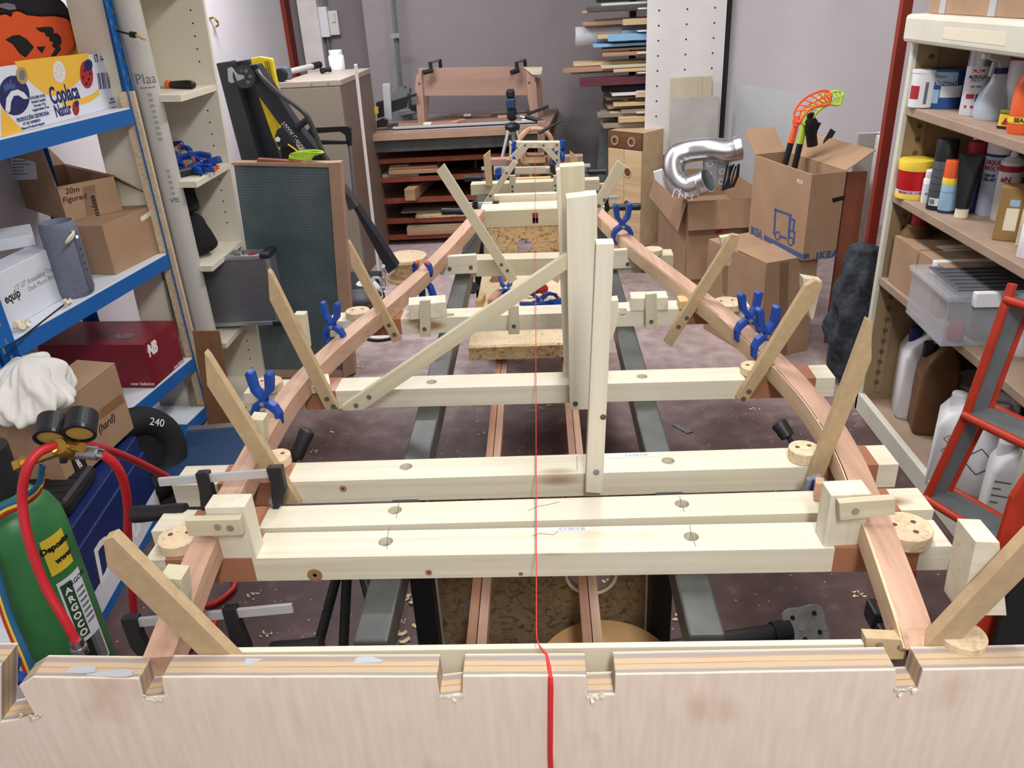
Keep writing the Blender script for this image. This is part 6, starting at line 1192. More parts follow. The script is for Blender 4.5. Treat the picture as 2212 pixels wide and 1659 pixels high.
def stand(px,py,z,r):
    p=P(px,py,Z=z); d=V((p.x,p.y,0)).normalized(); c=p+d*r+V((0,0,.0006))
    if c.y>YC-r-.004: c.y=YC-r-.004; c.x=max(P(px,py,Y=c.y-r).x,XC+r-.008)
    c.x=min(c.x,XC+DC-r-.008); return c
def lab_txt(o,c,r,s,size,z,mat,ang=0,**k):
    a=math.atan2(-c.y,-c.x)+ang; M=T4(*c)@Rz(a)@T4(r+.0009,0,z)@frame((0,0,0),(0,1,0),z=(1,0,0)); return text(s,size,M,mat,o,bend=r+.0009,**k)
def ring_band(o,c,r,z0,z1,mat,a0=None,a1=None,nm='label',dr=.0005):
    base=math.atan2(-c.y,-c.x); A0=base+(a0 if a0 is not None else -PI); A1=base+(a1 if a1 is not None else PI)
    return obj(nm,B().grid(lambda u,v:V(c)+V(((r+dr)*math.cos(A0+(A1-A0)*u),(r+dr)*math.sin(A0+(A1-A0)*u),z0+(z1-z0)*v)),30,2),mat,o,sm=True)
def vessel(nm,lab,cat,px,py,z,r,ytop,parts,grp=None):
    c=stand(px,py,z,r); h=HT(c,ytop); o=thing(nm,lab,cat,c,grp=grp)
    for pn_,prof,mat in parts: obj(pn_,B().lathe([(r*a,h*b) for a,b in prof],28,c=c),mat,o,sm=True)
    return o,c,h
can=lambda m,m2,z=.8: (('body',[(.94,0),(1,.02),(1,z-.03),(.9,z)],m),('cap',[(.93,z-.005),(.95,z),(.95,.98),(.88,1)],m2))
# upper shelf
z=ZS[0]
o,c,h=vessel('white_tub','small white tub with a red print, first on the upper cabinet shelf','tub',2002,220,z,.038,150,(('body',[(.86,0),(1,.03),(1,.95)],'white_plastic'),('lid',[(1.04,.93),(1.04,1),(.98,1)],'white_plastic')))
ring_band(o,c,.038,h*.25,h*.6,'red_ink',-1.2,-.3); ring_band(o,c,.038,h*.12,h*.7,'grey_ink',.1,.35)
o,c,h=vessel('blue_can','blue and white paint tin beside the white tub','paint tin',2056,228,z,.053,148,(('body',[(1,0),(1,.97)],'tin_blue' if plain('tin_blue',(36,76,136),.4) else ''),('rim',[(1.02,.95),(1.02,1),(.9,1)],'tin_blue')))
ring_band(o,c,.053,h*.72,h*.95,'tin_light' if plain('tin_light',(150,186,214),.5) else '',-.9,.5); ring_band(o,c,.053,h*.3,h*.6,'carton_white',-.3,.9,dr=.001); ring_band(o,c,.053,h*.14,h*.5,'tin_light',-1.0,-.35); lab_txt(o,c,.053,'STRENGTH',.016,h*.66,'carton_white',-.2); lab_txt(o,c,.053,'Beissier',.012,h*.84,'grey_ink',-.4)
o,c,h=vessel('spray_can','white spray paint can with a silver cap and red badge','spray can',2096,252,z,.0325,101,(('body',[(.94,0),(1,.015),(1,.72),(.93,.75)],'carton_white'),('cap',[(.99,.73),(.99,.99),(.93,1)],'zinc')))
ring_band(o,c,.0325,h*.64,h*.70,'red_ink',-.55,.45); lab_txt(o,c,.0325,'CRC',.015,h*.67,'white_ink',-.05,bold=.0004); lab_txt(o,c,.0325,'ACRYLIC',.0125,h*.58,'black_ink',0,bold=.0003); lab_txt(o,c,.0325,'PAINT',.0125,h*.53,'grey_ink',0); lab_txt(o,c,.0325,'RAL 9005',.007,h*.44,'black_ink',0)
ring_band(o,c,.0325,h*.26,h*.33,'red_ink',-.7,.0); ring_band(o,c,.0325,h*.22,h*.33,'green_ink',.1,.9); 
for a in (-.6,-.05,.55): ring_band(o,c,.0325,h*.12,h*.16,'red_ink',a-.12,a+.12)
cS=stand(2140,262,z,.05); hS=HT(cS,113); o=thing('spray_bottle','translucent spray bottle with a grey trigger head and blue collar','spray bottle',cS)
obj('bottle',B().lathe([(.046,0),(.05,.01),(.05,hS*.22),(.044,hS*.36),(.024,hS*.56),(.017,hS*.70)],28,c=cS),'spray_clear' if plain('spray_clear',(196,210,226),.35,alpha=.8) else '',o,sm=True); obj('collar',B().cyl(cS+V((0,0,hS*.69)),cS+V((0,0,hS*.77)),.019,n=22),'navy_ink',o)
Mh=T4(*cS)@Rz(math.atan2(-cS.y,-cS.x)-.9); obj('trigger_head',B().prism([(-.022,0),(.014,0),(.018,.015),(.05,.028),(.052,.042),(-.012,.042),(-.024,.022)],-.012,.012,T4(0,0,hS*.77)@Matrix.Rotation(PI/2,4,'X')),'grey_block',o,Mh,.002); obj('trigger',B().prism([(.020,.016),(.03,.018),(.034,-.02),(.028,-.022)],-.005,.005,T4(0,0,hS*.77)@Matrix.Rotation(PI/2,4,'X')),'grey_block',o,Mh,.001); obj('nozzle',B().cyl(Mh@V((.05,0,hS*.77+.034)),Mh@V((.064,0,hS*.77+.034)),.008,n=14),'white_plastic',o)
o,c,h=vessel('red_cap_can','white can with a dark red cap behind the spray bottle','can',2185,262,z,.034,106,can('carton_white','red_gloss',.86))
c=stand(2180,280,z,.022); h=HT(c,237); o=thing('glue_jar','small yellow and black jar at the shelf edge','jar',c); obj('jar',B().box(-.024,.024,-.02,.02,0,h*.8),'yellow',o,T4(*c)@Rz(.5),.003); obj('lid',B().box(-.025,.025,-.021,.021,h*.8,h),'lid_olive' if plain('lid_olive',(120,124,60),.5) else '',o,T4(*c)@Rz(.5),.003); obj('badge',B().prism([(-.010,.0),(.010,0),(0,.018)],0,.0008,T4(0,0,h*.25)@frame((0,0,0),(0,-1,0),z=(-1,0,0))@T4(0,0,.0245)),'red_ink',o,T4(*c)@Rz(.5)); obj('edge',B().box(-.0245,-.0236,-.0205,.0205,0,h*.15),'black_ink',o,T4(*c)@Rz(.5))
c=stand(2203,292,z,.03); h=HT(c,150); o=thing('orange_bottle','orange bottle with a yellow band at the picture edge','bottle',c); obj('bottle',B().lathe([(.03,0),(.034,.01),(.034,h*.75),(.026,h*.9),(.012,h)],20,c=c),'orange_label',o,sm=True); ring_band(o,c,.034,h*.18,h*.28,'yellow'); lab_txt(o,c,.034,'SEAL',.014,h*.23,'black_ink',-.2,bold=.0004)
# middle shelf
z=ZS[1]
o,c,h=vessel('grease_tub','red tub with yellow lid and base, first on the middle cabinet shelf','tub',1963,423,z,.052,343,(('body',[(.98,.02),(1,.05),(1,.76)],'tub_red' if plain('tub_red',(186,24,32),.4) else ''),('base_band',[(1.01,0),(1.015,.12),(1.0,.13)],'yellow'),('lid',[(1.04,.74),(1.05,.97),(1.0,1),(.5,.985)],'yellow')))
ring_band(o,c,.052,h*.13,h*.23,'carton_white'); lab_txt(o,c,.052,'GRASA DE COBRE',.0105,h*.18,'red_ink',-.1,bold=.0003)
for px,py,yt,lb,m,r in ((1985,432,362,'pinkish plastic bottle with white lid behind the red tub','pink_liquid',.024),(2004,441,367,'white plastic bottle with white lid next to the pinkish one','white_plastic',.024)):
    if m=='pink_liquid': plain('pink_liquid',(220,190,196),.4)
    o,c,h=vessel('small_bottle',lb,'bottle',px,py,z,r,yt,(('body',[(.95,0),(1,.03),(1,.72),(.75,.8)],m),('lid',[(.86,.78),(.88,.8),(.88,.98),(.8,1)],'white_plastic')),grp='small plastic bottles'); ring_band(o,c,r,h*.25,h*.6,'carton_white',-1.3,1.3); lab_txt(o,c,r,'EPOXY',.009,h*.3,'black_ink',0)
o,c,h=vessel('spray_can','tall dark grey spray can with a black cap','spray can',2022,456,z,.031,300,(('body',[(.94,0),(1,.015),(1,.70),(.95,.72)],'can_grey' if plain('can_grey',(78,82,90),.5) else ''),('cap',[(1.0,.70),(1.0,.97),(.92,1)],'black_plastic')))
for k in range(4): ring_band(o,c,.031,h*(.28+.1*k),h*(.285+.1*k),'black_ink')
ring_band(o,c,.031,h*.07,h*.18,'carton_white',-.9,.9); ring_band(o,c,.031,h*.0+.001,h*.065,'black_ink'); ring_band(o,c,.031,h*.09,h*.16,'grey_ink',-.8,-.3,dr=.001)
o,c,h=vessel('spray_can','pale blue spray can with an orange cap and yellow ring','spray can',2042,462,z,.025,345,(('body',[(.94,0),(1,.015),(1,.64),(.95,.66)],'tin_light'),('ring',[(1.01,.55),(1.01,.67),(.97,.68)],'yellow'),('cap',[(1,.67),(1,.97),(.93,1)],'rubber_orange')))
ring_band(o,c,.025,h*.0+.001,h*.05,'navy_ink'); ring_band(o,c,.025,h*.4,h*.405,'black_ink')
o,c,h=vessel('spray_can','dark blue spray can with a red cap behind the orange-capped one','spray can',2083,462,z,.031,305,(('body',[(.94,0),(1,.015),(1,.78),(.9,.81)],'navy_ink'),('cap',[(.8,.79),(.8,.98),(.72,1)],'red_ink')))
ring_band(o,c,.031,h*.52,h*.62,'carton_white',-.3,.6)
c=stand(2074,474,z,.022); h=HT(c,330); o=thing('sealant_tube','black sealant tube standing on its cream cap','tube',c); obj('cap',B().cyl(c,c+V((0,0,h*.16)),.0185,n=20),'ivory',o,bev=.002)
a_=math.atan2(-c.y,-c.x)+PI/2
obj('tube',B().grid(lambda u,v:c+V(((.0215*(1-v)+.034*v)*math.cos(2*PI*u)*math.cos(a_)-(.0215*(1-v)+.003*v)*math.sin(2*PI*u)*math.sin(a_),(.0215*(1-v)+.034*v)*math.cos(2*PI*u)*math.sin(a_)+(.0215*(1-v)+.003*v)*math.sin(2*PI*u)*math.cos(a_),h*(.16+.78*v))),24,6,True),'black_gloss',o,sm=True); obj('crimp',B().box(-.034,.034,-.002,.002,h*.93,h*.98),'black_plastic',o,T4(*c)@Rz(a_)); obj('price_tag',B().box(-.012,.012,-.0045,-.0035,h*.72,h*.82),'carton_white',o,T4(*c)@Rz(a_))
o,c,h=vessel('clear_bottle','clear bottle with white cap at the back of the middle shelf','bottle',2087,432,z,.022,277,(('body',[(.95,0),(1,.03),(1,.66),(.6,.78)],'spray_clear'),('cap',[(.68,.77),(.68,.99),(.6,1)],'white_plastic')))
o,c,h=vessel('oil_canister','pale blue motor oil canister with printed letters','canister',2132,470,z,.036,300,(('body',[(.95,0),(1,.02),(1,.84)],'oil_blue' if plain('oil_blue',(178,192,212),.45) else ''),('lid',[(1.03,.83),(1.03,.98),(.97,1),(.8,.985)],'white_plastic')))
ring_band(o,c,.036,h*.79,h*.82,'navy_ink'); lab_txt(o,c,.036,'LIQUI\nMOLY',.017,h*.68,'red_ink',-.45,bold=.0005); lab_txt(o,c,.036,'LM 48\nOIL MT',.012,h*.52,'navy_ink',-.45,bold=.0003)
o,c,h=vessel('glue_bottle','white glue bottle with a red band and pointed tip','bottle',2160,480,z,.030,312,(('body',[(.95,0),(1,.02),(1,.78),(.6,.84)],'white_plastic'),('tip',[(.4,.83),(.3,.9),(.14,1)],'white_plastic')))
ring_band(o,c,.030,h*.66,h*.74,'red_ink'); lab_txt(o,c,.030,'eN',.022,h*.56,'red_ink',-.3,bold=.0006)
def pbox(nm,lab,px,py,yt,w,d,rz,mat,cat='box',z=z):
    c=P(px,py,Z=z)+V((0,0,.0006)); h=HT(c,yt); M=T4(*c)@Rz(rz); o=thing(nm,lab,cat,M=M); obj('body',B().box(0,w,0,d,0,h),mat,o,M,.002); return o,M,h,c
o,M,h,c=pbox('olive_box','tall olive cardboard box with a blue square','' or 2141,518,404,.075,.06,-.55,'olive_card' if plain('olive_card',(150,122,72),.8,noise=.04,scale=20) else '')
obj('blue_square',B().box(-.0006,0,.015,.035,h*.66,h*.8),'tin_light',o,M); obj('print_patch',B().box(-.0006,0,.012,.036,h*.2,h*.62),'ivory',o,M); obj('print_patch',B().box(.02,.05,-.0006,0,h*.2,h*.62),'ivory',o,M); obj('blue_square',B().box(.025,.048,-.0006,0,h*.66,h*.78),'tin_light',o,M); text('JB WELD',.014,M@T4(.035,-.0008,h*.5)@frame((0,0,0),(1,0,0),z=(0,-1,0)),'black_ink',o) if False else None
o,M,h,c=pbox('brown_box','brown carton lying behind the olive box','' or 2185,470,392,.10,.12,-.35,'cardboard_dark')
c=c+V((.06,.03,h+.031)); obj('plastic_pouch',B().hexa([c+V((-.03,0,-.03)),c+V((.05,-.02,-.03)),c+V((.05,.02,-.03)),c+V((-.03,.03,-.03)),c+V((0,.0,.07)),c+V((.02,-.005,.07)),c+V((.02,.01,.07)),c+V((0,.01,.07))]),'hazy_plastic',None,None,.004,lab='crumpled clear plastic pouch on the brown carton',cat='pouch')
o,M,h,c=pbox('cream_box','cream carton with an orange corner beside the olive box','' or 2192,532,424,.07,.05,-.55,'ivory')
obj('orange_corner',B().box(-.0006,.03,-.0006,.02,h*.75,h),'rubber_orange',o,M); obj('mark',B().cyl(M@V((.02,-.0008,h*.3)),M@V((.02,0,h*.3)),.004,n=12),'grey_ink',o)
o,c,h=vessel('white_bottle','white bottle at the picture edge on the middle shelf','bottle',2212,560,z,.02,470,can('white_plastic','white_plastic',.85))
# third shelf
z=ZS[2]
A=P(1905,602,Z=z); Mx=T4(A.x+.012,A.y-.02,z+.0006)@Rz(.02); hx=HT(Mx.translation,508); t=thing('flat_carton','brown carton with a pale tape strip on the lower cabinet shelf','box',M=Mx)
obj('body',B().box(0,.30,-.36,0,0,hx),'cardboard',t,Mx,.002); obj('tape_strip',B().box(.07,.22,-.20,-.14,hx,hx+.0006),'ivory',t,Mx); obj('top_seam',B().box(0,.3,-.182,-.178,hx,hx+.001),'cardboard_in',t,Mx); obj('handle_slot',B().box(-.0008,.0,-.185,-.178,0.03,hx-.01),'cardboard_in',t,Mx)
o,c,h=vessel('oil_bottle','brown bottle with a red cap behind the lower cabinet carton','bottle',1985,560,z,.05,452,(('body',[(1,0),(1,.66),(.6,.80)],'brown_jug'),('cap',[(.44,.79),(.44,.99),(.4,1)],'red_ink')))
A=P(2066,748,Z=z); hx=HT(A,652); Mx=T4(A.x-.045,A.y,z+.0008)@Rz(-.05); t=thing('clear_storage_box','clear plastic storage box with white clips, protruding from the cabinet','storage box',M=Mx)
W_,D_,w=.36,.27,.003
b=B(); b.box(0,W_,0,D_,0,w); b.box(0,W_,0,w,w,hx); b.box(0,W_,D_-w,D_,w,hx); b.box(0,w,w,D_-w,w,hx); b.box(W_-w,W_,w,D_-w,w,hx); obj('tub',b,'clear_plastic',t,Mx,.0)
obj('lid',B().box(-.012,W_+.012,-.012,D_+.012,hx,hx+.02),'clear_plastic',t,Mx,.008); obj('lid_panel',B().box(.03,W_,.03,D_-.03,hx+.0205,hx+.024),'lid_grey' if plain('lid_grey',(96,96,102),.5) else '',t,Mx,.002)
for y0,y1 in ((-.018,.006),(D_-.006,D_+.018)): obj('clip',B().box(.06,.24,y0,y1,hx-.012,hx+.03),'white_plastic',t,Mx,.003)
for k in range(6): obj('lid_rib',B().box(.04,W_-.01,.045+k*.032,.053+k*.032,hx+.024,hx+.028),'lid_grey',t,Mx)
t=thing('packed_cloth','dark cloth packed inside the clear storage box','cloth',M=Mx@T4(0,0,.005)); obj('cloth',B().box(.09,W_-.02,.02,D_-.02,.004,hx*.75),'moss_panel',t,Mx,.02)
t=thing('red_toy','small red object inside the corner of the clear storage box','object',M=Mx); obj('body',B().lathe([(.01,.004),(.022,.01),(.024,.04),(.014,.06)],14,c=(.05,.035,0)),'red_ink',t,Mx,sm=True)
t=thing('milk_jug','white milky plastic piece on the cabinet shelf behind the stepladder','jug',P(2190,780,Z=z)); c=P(2190,772,Z=z)+V((.03,.03,.0006)); obj('jug',B().lathe([(.04,0),(.045,.01),(.045,.11),(.03,.15),(.015,.17)],22,c=c),'white_plastic',t,sm=True); obj('nozzle_flap',B().tube([c+V((-.04,-.02,.06)),c+V((-.055,-.03,.03)),c+V((-.05,-.03,.002))],[.012,.009,.004],n=8),'white_plastic',t,sm=True)
# cabinet bottom: canisters
z=ZF
def jerry(nm,lab,px,py,yt,w,d,rz,mat,capmat,handle=True,ang=0):
    c=P(px,py,Z=z)+V((0,0,.0008)); h=HT(c,yt); M=T4(*c)@Rz(rz); o=thing(nm,lab,'canister',M=M,grp='plastic canisters on the cabinet floor')
    rr=.018; b=B(); q=[]
    for f,zz in ((.94,0),(1,.012),(1,h*.68),(.86,h*.80),(.40,h*.93)):
        sh=(1-f)*.5; ww,dd=w*f,d*f; x0=(w-ww)*.75; y0=(d-dd)/2; pr=[]
        for (cx_,cy_,a0) in ((x0+ww-rr,y0+dd-rr,0),(x0+rr,y0+dd-rr,PI/2),(x0+rr,y0+rr,PI),(x0+ww-rr,y0+rr,1.5*PI)):
            for k in range(5): pr.append(V((cx_+rr*math.cos(a0+k*PI/8),cy_+rr*math.sin(a0+k*PI/8),zz)))
        q.append(b.verts(pr))
    b.skin(q); obj('body',b,mat,o,M,sm=True)
    obj('handle',B().tube(catmull([V((w*.9,d/2,h*.70)),V((w*.92,d/2,h*.92)),V((w*.78,d/2,h*.985)),V((w*.5,d/2,h*.985)),V((w*.36,d/2,h*.93))],5),.012,n=10),mat,o,M,sm=True)
    obj('cap',B().cyl((w*.22,d/2,h*.80),(w*.22,d/2,h*.95),.022,n=20),capmat,o,M,.002); return o,M,h
o,M,h=jerry('jerry_can','white canister standing furthest in on the cabinet floor',1930,905,716,.16,.17,-.3,'white_plastic','blue_navy')
o,M,h=jerry('jerry_can','brown canister between the white ones on the cabinet floor',1968,940,752,.12,.18,-.25,'brown_jug','black_plastic'); obj('recess',B().box(-.001,.001,.06,.11,h*.35,h*.6),'dark_wood',o,M,.0)
o,M,h=jerry('jerry_can','big white canister with hazard diamonds behind the stepladder',1994,1052,858,.21,.17,-.5,'white_plastic','white_plastic')
for k,(yy_) in enumerate((.58,.45,.32)):
    Mf=M@T4(.012+.0,-.0012,h*yy_)@frame((0,0,0),(1,0,0),z=(0,-1,0))@T4(.028,0,0)@Rz(PI/4); b=B(); s=.010; b.box(-s,s,-s,s,0,.0008); obj('hazard_diamond',b,'black_ink',o,Mf); b=B(); s=.0085; b.box(-s,s,-s,s,0,.0012); dm=obj('diamond_field',b,'white_paint',o,Mf); text('!',.014,Mf@Rz(-PI/4)@T4(0,0,.0014),'black_ink',o)
for k in range(4): 
    Mf=M@T4(.13,-.0014,h*.40)@frame((0,0,0),(1,0,0),z=(0,-1,0)); pp_=[V((.045,0,0)),V((0,.045,0)),V((-.045,0,0)),V((0,-.045,0))]; a,b2=pp_[k],pp_[(k+1)%4]; obj('frame_line',B().tube([a,b2],.0012,n=5),'black_ink',o,Mf)
for k in range(5): obj('label_line',B().box(-.0008,-.0002,.03,.03+random.uniform(.06,.1),h*(.3+.06*k),h*(.31+.06*k)),'grey_ink',o,M)
o,M,h=jerry('jerry_can','small white canister lying nearest the stepladder foot',2112,1145,962,.13,.12,-.4,'white_plastic','white_plastic')
for k in range(4): obj('label_line',B().box(.01,.03+.02*(k%2),-.0008,-.0002,h*(.35+.08*k),h*(.365+.08*k)),'grey_ink',o,M)
c=P(2090,905,Z=.10)+V((.06,.06,0)); c=V((c.x,c.y,ZF+.0008)); hp_=HT(c,822); o=thing('paint_pail','grey lidded paint pail with wire handle behind the canisters','pail',c); obj('pail',B().lathe([(.075,0),(.085,hp_*.94)],30,c=c),'grey_block',o,sm=True); obj('lid',B().lathe([(.09,hp_*.93),(.09,hp_),(.08,hp_),(.078,hp_*.985),(.0,hp_*.985)],30,c=c),'white_paint',o,sm=True); obj('wire_handle',B().tube([c+V((.09*math.cos(a),.09*math.sin(a),hp_*.9+.05*math.sin((a-1.2)/1.9*PI*.6))) for a in [1.2+i*.19 for i in range(11)]],.002,n=6),'zinc',o)
c=V((c.x+.04,c.y-.22,ZF+.0008)); obj('paint_pail',B().lathe([(.07,0),(.08,.19),(.082,.20),(.0,.20)],30,c=c),'black_gloss',lab='black shiny pail deep in the cabinet behind the stepladder',cat='pail',sm=True)
# boxes on the cabinet
zc=ZT+.0458; p=P(1980,36,Z=zc); bx('storage_carton',XC+.01,XC+.38,2.05,2.69,zc,zc+.3,'cardboard','brown carton strapped with clear tape on top of the beige cabinet','box')
for y_ in (2.30,2.58): bx('tape_band',XC+.008,XC+.0098,y_,y_+.035,zc+.001,zc+.3,'hazy_plastic','band of clear tape round the carton on the cabinet, '+('nearer' if y_<2.4 else 'farther')+' one','tape',bev=0)
# ---- stepladder
sl_=thing('stepladder','small red and grey stepladder by the beige cabinet','stepladder',(.95,1.6,0))
XL=.86
def tube2(nm,pts,r,mat,par=sl_,n=12): return obj(nm,B().tube(pts,r,n=n),mat,par,sm=True)
f1=[P(2178,628,X=.99),P(2180,660,X=.985),P(2090,885,X=.955),P(2005,1080,X=.93)]
A0=P(2183,632,X=1.02); A1=P(2088,893,X=.97); A2=P(2003,1072,X=.94); 
# side rail facing the camera and its red edging
def rail(pa,pb,w,off,nm='rail'):
    d=(pb-pa).normalized(); s=V((1,0.25,0)); s=(s-d*s.dot(d)).normalized(); n=s.cross(d)
    if n.dot(CAM-pa)<0: n=-n
    Mx=frame(pa,d,z=n); sg=1 if (Mx.to_3x3()@V((0,1,0))).dot(s)>0 else -1
    o=obj(nm,B().box(0,(pb-pa).length,*sorted((sg*.008,sg*w)),-.004,0),'grey_paint',sl_,Mx,.001); return Mx,sg
Mx,sg=rail(A0,A1,.055,0); Mx2,sg2=rail(A1,A2,.055,0)
tube2('edge_tube',[A0+V((0,0,.02)),A1,A2],.010,'red_paint')
B0=A0+V((.062,.016,-.0)); B1=A1+V((.062,.016,0)); B2=A2+V((.062,.016,0)); tube2('edge_tube',[B0,B1,B2],.006,'red_paint')
# treads: towards the camera, right-hand side
def tread(p,w=.30,dp=.075,nm='step'):
    e=V((.42,-.90,-.0)).normalized(); s=V((.9,.42,0)).normalized(); Mx=frame(p,e,z=(0,0,1))
    o=obj(nm,B().box(.005,w,-.004,dp,-.004,.004),'grey_paint',sl_,Mx,.001); 
    for y_ in (-.010,dp+.004): cyl_from('step_edge',Mx@V((0,y_ if True else 0,-.002)),Mx@V((w,y_,-.002)),.010,'red_paint',sl_)
    return o
tread(A0+V((.0,0,-.012))); tread(A1); tread(A2)
# rear frame and feet
for a,b in ((A2,P(1968,1190,X=.915)),): tube2('front_leg',[a,V((a.x-.015,a.y-.02,.045))],.012,'red_paint')
e=V((.42,-.90,0)).normalized(); eo=e*.315
for pa,pb in ((A0,A1),(A1,A2)): rail(pa+eo,pb+eo,.055,0,'far_rail')
tube2('edge_tube',[A0+eo+V((0,0,.02)),A1+eo,A2+eo],.010,'red_paint'); tube2('edge_tube',[B0+eo,B1+eo,B2+eo],.006,'red_paint')
for dx in (0,.30):
    a=A2+e*dx; tube2('lower_leg',[a,V((a.x-.02,a.y-.04,.0+.03))],.012,'red_paint'); fo=V((a.x-.02,a.y-.04,0)); obj('rubber_foot',B().box(fo.x-.025,fo.x+.025,fo.y-.025,fo.y+.025,0,.05),'black_plastic',sl_,bev=.006)
for q,nm,m in (((1902,1318),'rubber_foot','black_plastic'),((1925,1372),'rubber_foot','steel_black')):
    p=P(*q,Z=.04); obj(nm,B().box(p.x-.028,p.x+.028,p.y-.03,p.y+.03,0.0,.055),m,sl_,bev=.006)
    tube2('rear_leg',[V((p.x,p.y,.05)),V((p.x+.015,p.y+.03,.15))],.012,'red_paint')
c0=P(2165,1300,Y=1.25); obj('lower_plate',B().box(0,.30,-.002,.002,0,.30),'red_paint',sl_,frame(P(2095,1385,Y=1.3),(.9,-.42,0),z=(0,0,1)) ) if False else None
plate('side_plate',[(2186,1075),(2230,1010),(2260,1200),(2150,1400),(2092,1390)],.012,'red_paint',sl_,Y=1.20,bev=.003)
bx('rear_cover',P(2175,1300,Y=1.16).x,P(2175,1300,Y=1.16).x+.2,1.16,1.172,0,P(2175,1200,Y=1.16).z,'black_matt','dark board behind the thick stick at the picture edge','board')
pp0=P(2150,980,Y=1.62); bx('grey_upright',P(2150,1000,Y=1.56).x,P(2200,1000,Y=1.56).x,1.53,1.548,0,.66,'cab_cream','grey painted upright of the cabinet edge seen through the stepladder','upright') if False else None
# ---- wood shavings and chips on the floor
def shaving(p,s,seed,mat='fir_pale'):
    rr=random.Random(seed); b=B()
    for k in range(6):
        a0=rr.uniform(0,6); c=V(p)+V((rr.uniform(-s,s),rr.uniform(-s,s)*.7,.0012)); d=V((math.cos(a0),math.sin(a0),0)); ln=s*rr.uniform(.35,.7); r=ln*.35
        pts=[c+d*(ln*(i/6-.5))+V((0,0,.0006+r*.5*(abs(i-3)/3)**2)) for i in range(7)]
        b.sweep(pts,[s*rr.uniform(.15,.3)]*7,.0006)
    return b
for i,(x,y,s) in enumerate(((1118,778,.035),(770,797,.035),(848,782,.015),(840,745,.02),(1180,880,.03),(1280,915,.018),(1150,890,.02),(1035,912,.012),(1630,883,.018),(1850,1283,.02),(885,1290,.04),(892,1370,.045),(1330,1265,.035),(1470,1335,.02),(680,975,.015),(655,965,.012),(720,935,.015),(545,1290,.02),(870,1345,.015),(1040,937,.018),(1000,600,.015),(1845,895,.012),(575,1370,.015))):
    p=P(x,y,Z=0); obj('wood_shaving',shaving(p,s,i),'fir_pale',lab=f'curled wood shavings on the floor',cat='shavings',kind='stuff')
pc=P(1475,925,Z=.004); obj('blue_chip',B().hexa([P(1453,918,Z=.001),P(1462,915,Z=.001),P(1498,932,Z=.001),P(1484,936,Z=.001),P(1453,918,Z=.004),P(1462,915,Z=.004),P(1498,932,Z=.004),P(1484,936,Z=.004)]),'grey_paint',lab='grey-blue sliver of board on the floor by the steel rail',cat='offcut')
# far left of the plywood: blue clamp behind it
spring_clamp('blue spring clamp with orange pad behind the notched end of the plywood, gas bottle side',P(14,1452,Y=.86),V((1,.2,0)),V((-.3,.2,-1)),.9)
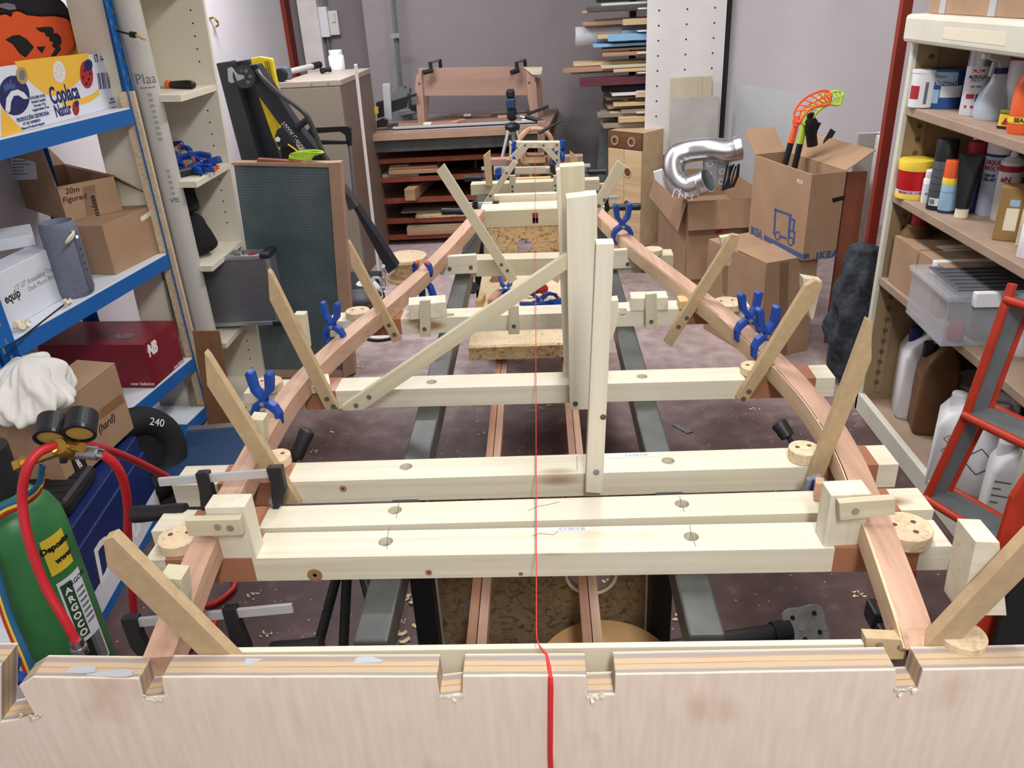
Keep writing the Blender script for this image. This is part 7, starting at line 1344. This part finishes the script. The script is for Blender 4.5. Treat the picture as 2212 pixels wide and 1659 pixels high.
# ================================================================== the room
def struct(n,b,mat,**k): return obj(n,b,mat,kind='structure',**k)
def floor_mat():
    m,nt,b=base_mat('floor_paint'); b.inputs['Roughness'].default_value=.62
    tc=N(nt,'ShaderNodeTexCoord'); sp=N(nt,'ShaderNodeSeparateXYZ'); L(nt,tc.outputs['Object'],sp.inputs[0])
    v=coords(nt,(2.2,2.2,2.2),False); n=N(nt,'ShaderNodeTexNoise',Scale=1.0,Detail=6.0); L(nt,v,n.inputs['Vector'])
    ma=N(nt,'ShaderNodeMath',operation='MULTIPLY_ADD'); L(nt,n.outputs['Fac'],ma.inputs[0]); ma.inputs[1].default_value=1.0; L(nt,sp.outputs['Y'],ma.inputs[2])
    mr=N(nt,'ShaderNodeMapRange'); L(nt,ma.outputs[0],mr.inputs[0]); mr.inputs[1].default_value=3.05; mr.inputs[2].default_value=3.7
    v1=coords(nt,(16,16,16),False); n1=N(nt,'ShaderNodeTexNoise',Scale=1.0,Detail=5.0); L(nt,v1,n1.inputs['Vector'])
    dark=ramp(nt,n1.outputs['Fac'],[(.3,(72,52,51)),(.6,(86,64,62)),(.78,(114,94,90))])
    worn=ramp(nt,n1.outputs['Fac'],[(.25,(150,128,128)),(.55,(172,154,152)),(.75,(186,172,170))])
    col=mixc(nt,mr.outputs[0],dark,worn)
    v2=coords(nt,(70,70,70),False); vo=N(nt,'ShaderNodeTexVoronoi',Scale=1.0); L(nt,v2,vo.inputs['Vector'])
    sc_=N(nt,'ShaderNodeSeparateColor'); L(nt,vo.outputs['Color'],sc_.inputs[0])
    lt=N(nt,'ShaderNodeMath',operation='LESS_THAN'); L(nt,sc_.outputs[0],lt.inputs[0]); lt.inputs[1].default_value=.09
    l2=N(nt,'ShaderNodeMath',operation='LESS_THAN'); L(nt,vo.outputs['Distance'],l2.inputs[0]); l2.inputs[1].default_value=.22
    mu=N(nt,'ShaderNodeMath',operation='MULTIPLY'); L(nt,lt.outputs[0],mu.inputs[0]); L(nt,l2.outputs[0],mu.inputs[1])
    L(nt,mixc(nt,mu.outputs[0],col,(168,138,122)),b.inputs['Base Color']); MAT['floor_paint']=m
floor_mat()
plain('wall_grey',(136,128,130),.8,noise=.03,scale=3); plain('wall_white',(226,222,226),.75,noise=.02,scale=3); plain('wall_shelf_side',(188,190,194),.8,noise=.04,scale=4); plain('ceiling_paint',(215,213,210),.9)
struct('floor',B().box(-2.6,2.8,-1.6,7.2,-.05,0),'floor_paint',M=Matrix.Identity(4))
struct('ceiling',B().box(-2.6,2.8,-1.6,7.2,2.75,2.8),'ceiling_paint')
struct('wall_left',B().box(-1.92,-1.86,-1.6,6.6,0,2.75),'wall_white')
struct('wall_front',B().box(-2.6,2.8,-1.6,-1.55,0,2.75),'wall_shelf_side')
struct('wall_right',B().box(2.3,2.36,-1.6,5.3,0,2.75),'wall_white')
struct('wall_back',B().box(-1.18,1.16,6.0,6.62,0,2.75),'wall_grey')
struct('wall_far',B().box(-1.9,-1.15,6.55,6.62,0,2.75),'wall_grey')
struct('wall_side',B().box(1.13,2.36,5.22,5.30,0,2.75),'wall_white')
def area(name,loc,size,w,col=(1,.96,.9),rot=(0,0,0)):
    l=bpy.data.lights.new(name,'AREA'); l.shape='RECTANGLE'; l.size,l.size_y=size; l.energy=w; l.color=col
    o=bpy.data.objects.new(name,l); C.objects.link(o); o.location=loc; o.rotation_euler=rot; return o
area('ceiling_tube',(.25,1.1,2.6),(.25,1.5),35,(1,.98,.96))
area('ceiling_tube',(-1.1,4.4,2.62),(1.0,.2),62,(.96,.96,1))
area('ceiling_tube',(.35,3.3,2.62),(.25,1.2),44,(1,.98,.97))
area('ceiling_tube',(.3,-.8,2.6),(.25,1.2),74,(1,.98,.96))
w=bpy.data.worlds.new('world'); sc.world=w; w.use_nodes=True; w.node_tree.nodes['Background'].inputs[0].default_value=(.05,.05,.055,1)
sc.view_settings.view_transform='Standard'; sc.view_settings.look='None'; sc.view_settings.exposure=-.28; sc.view_settings.gamma=1; sc.view_settings.use_curve_mapping=False
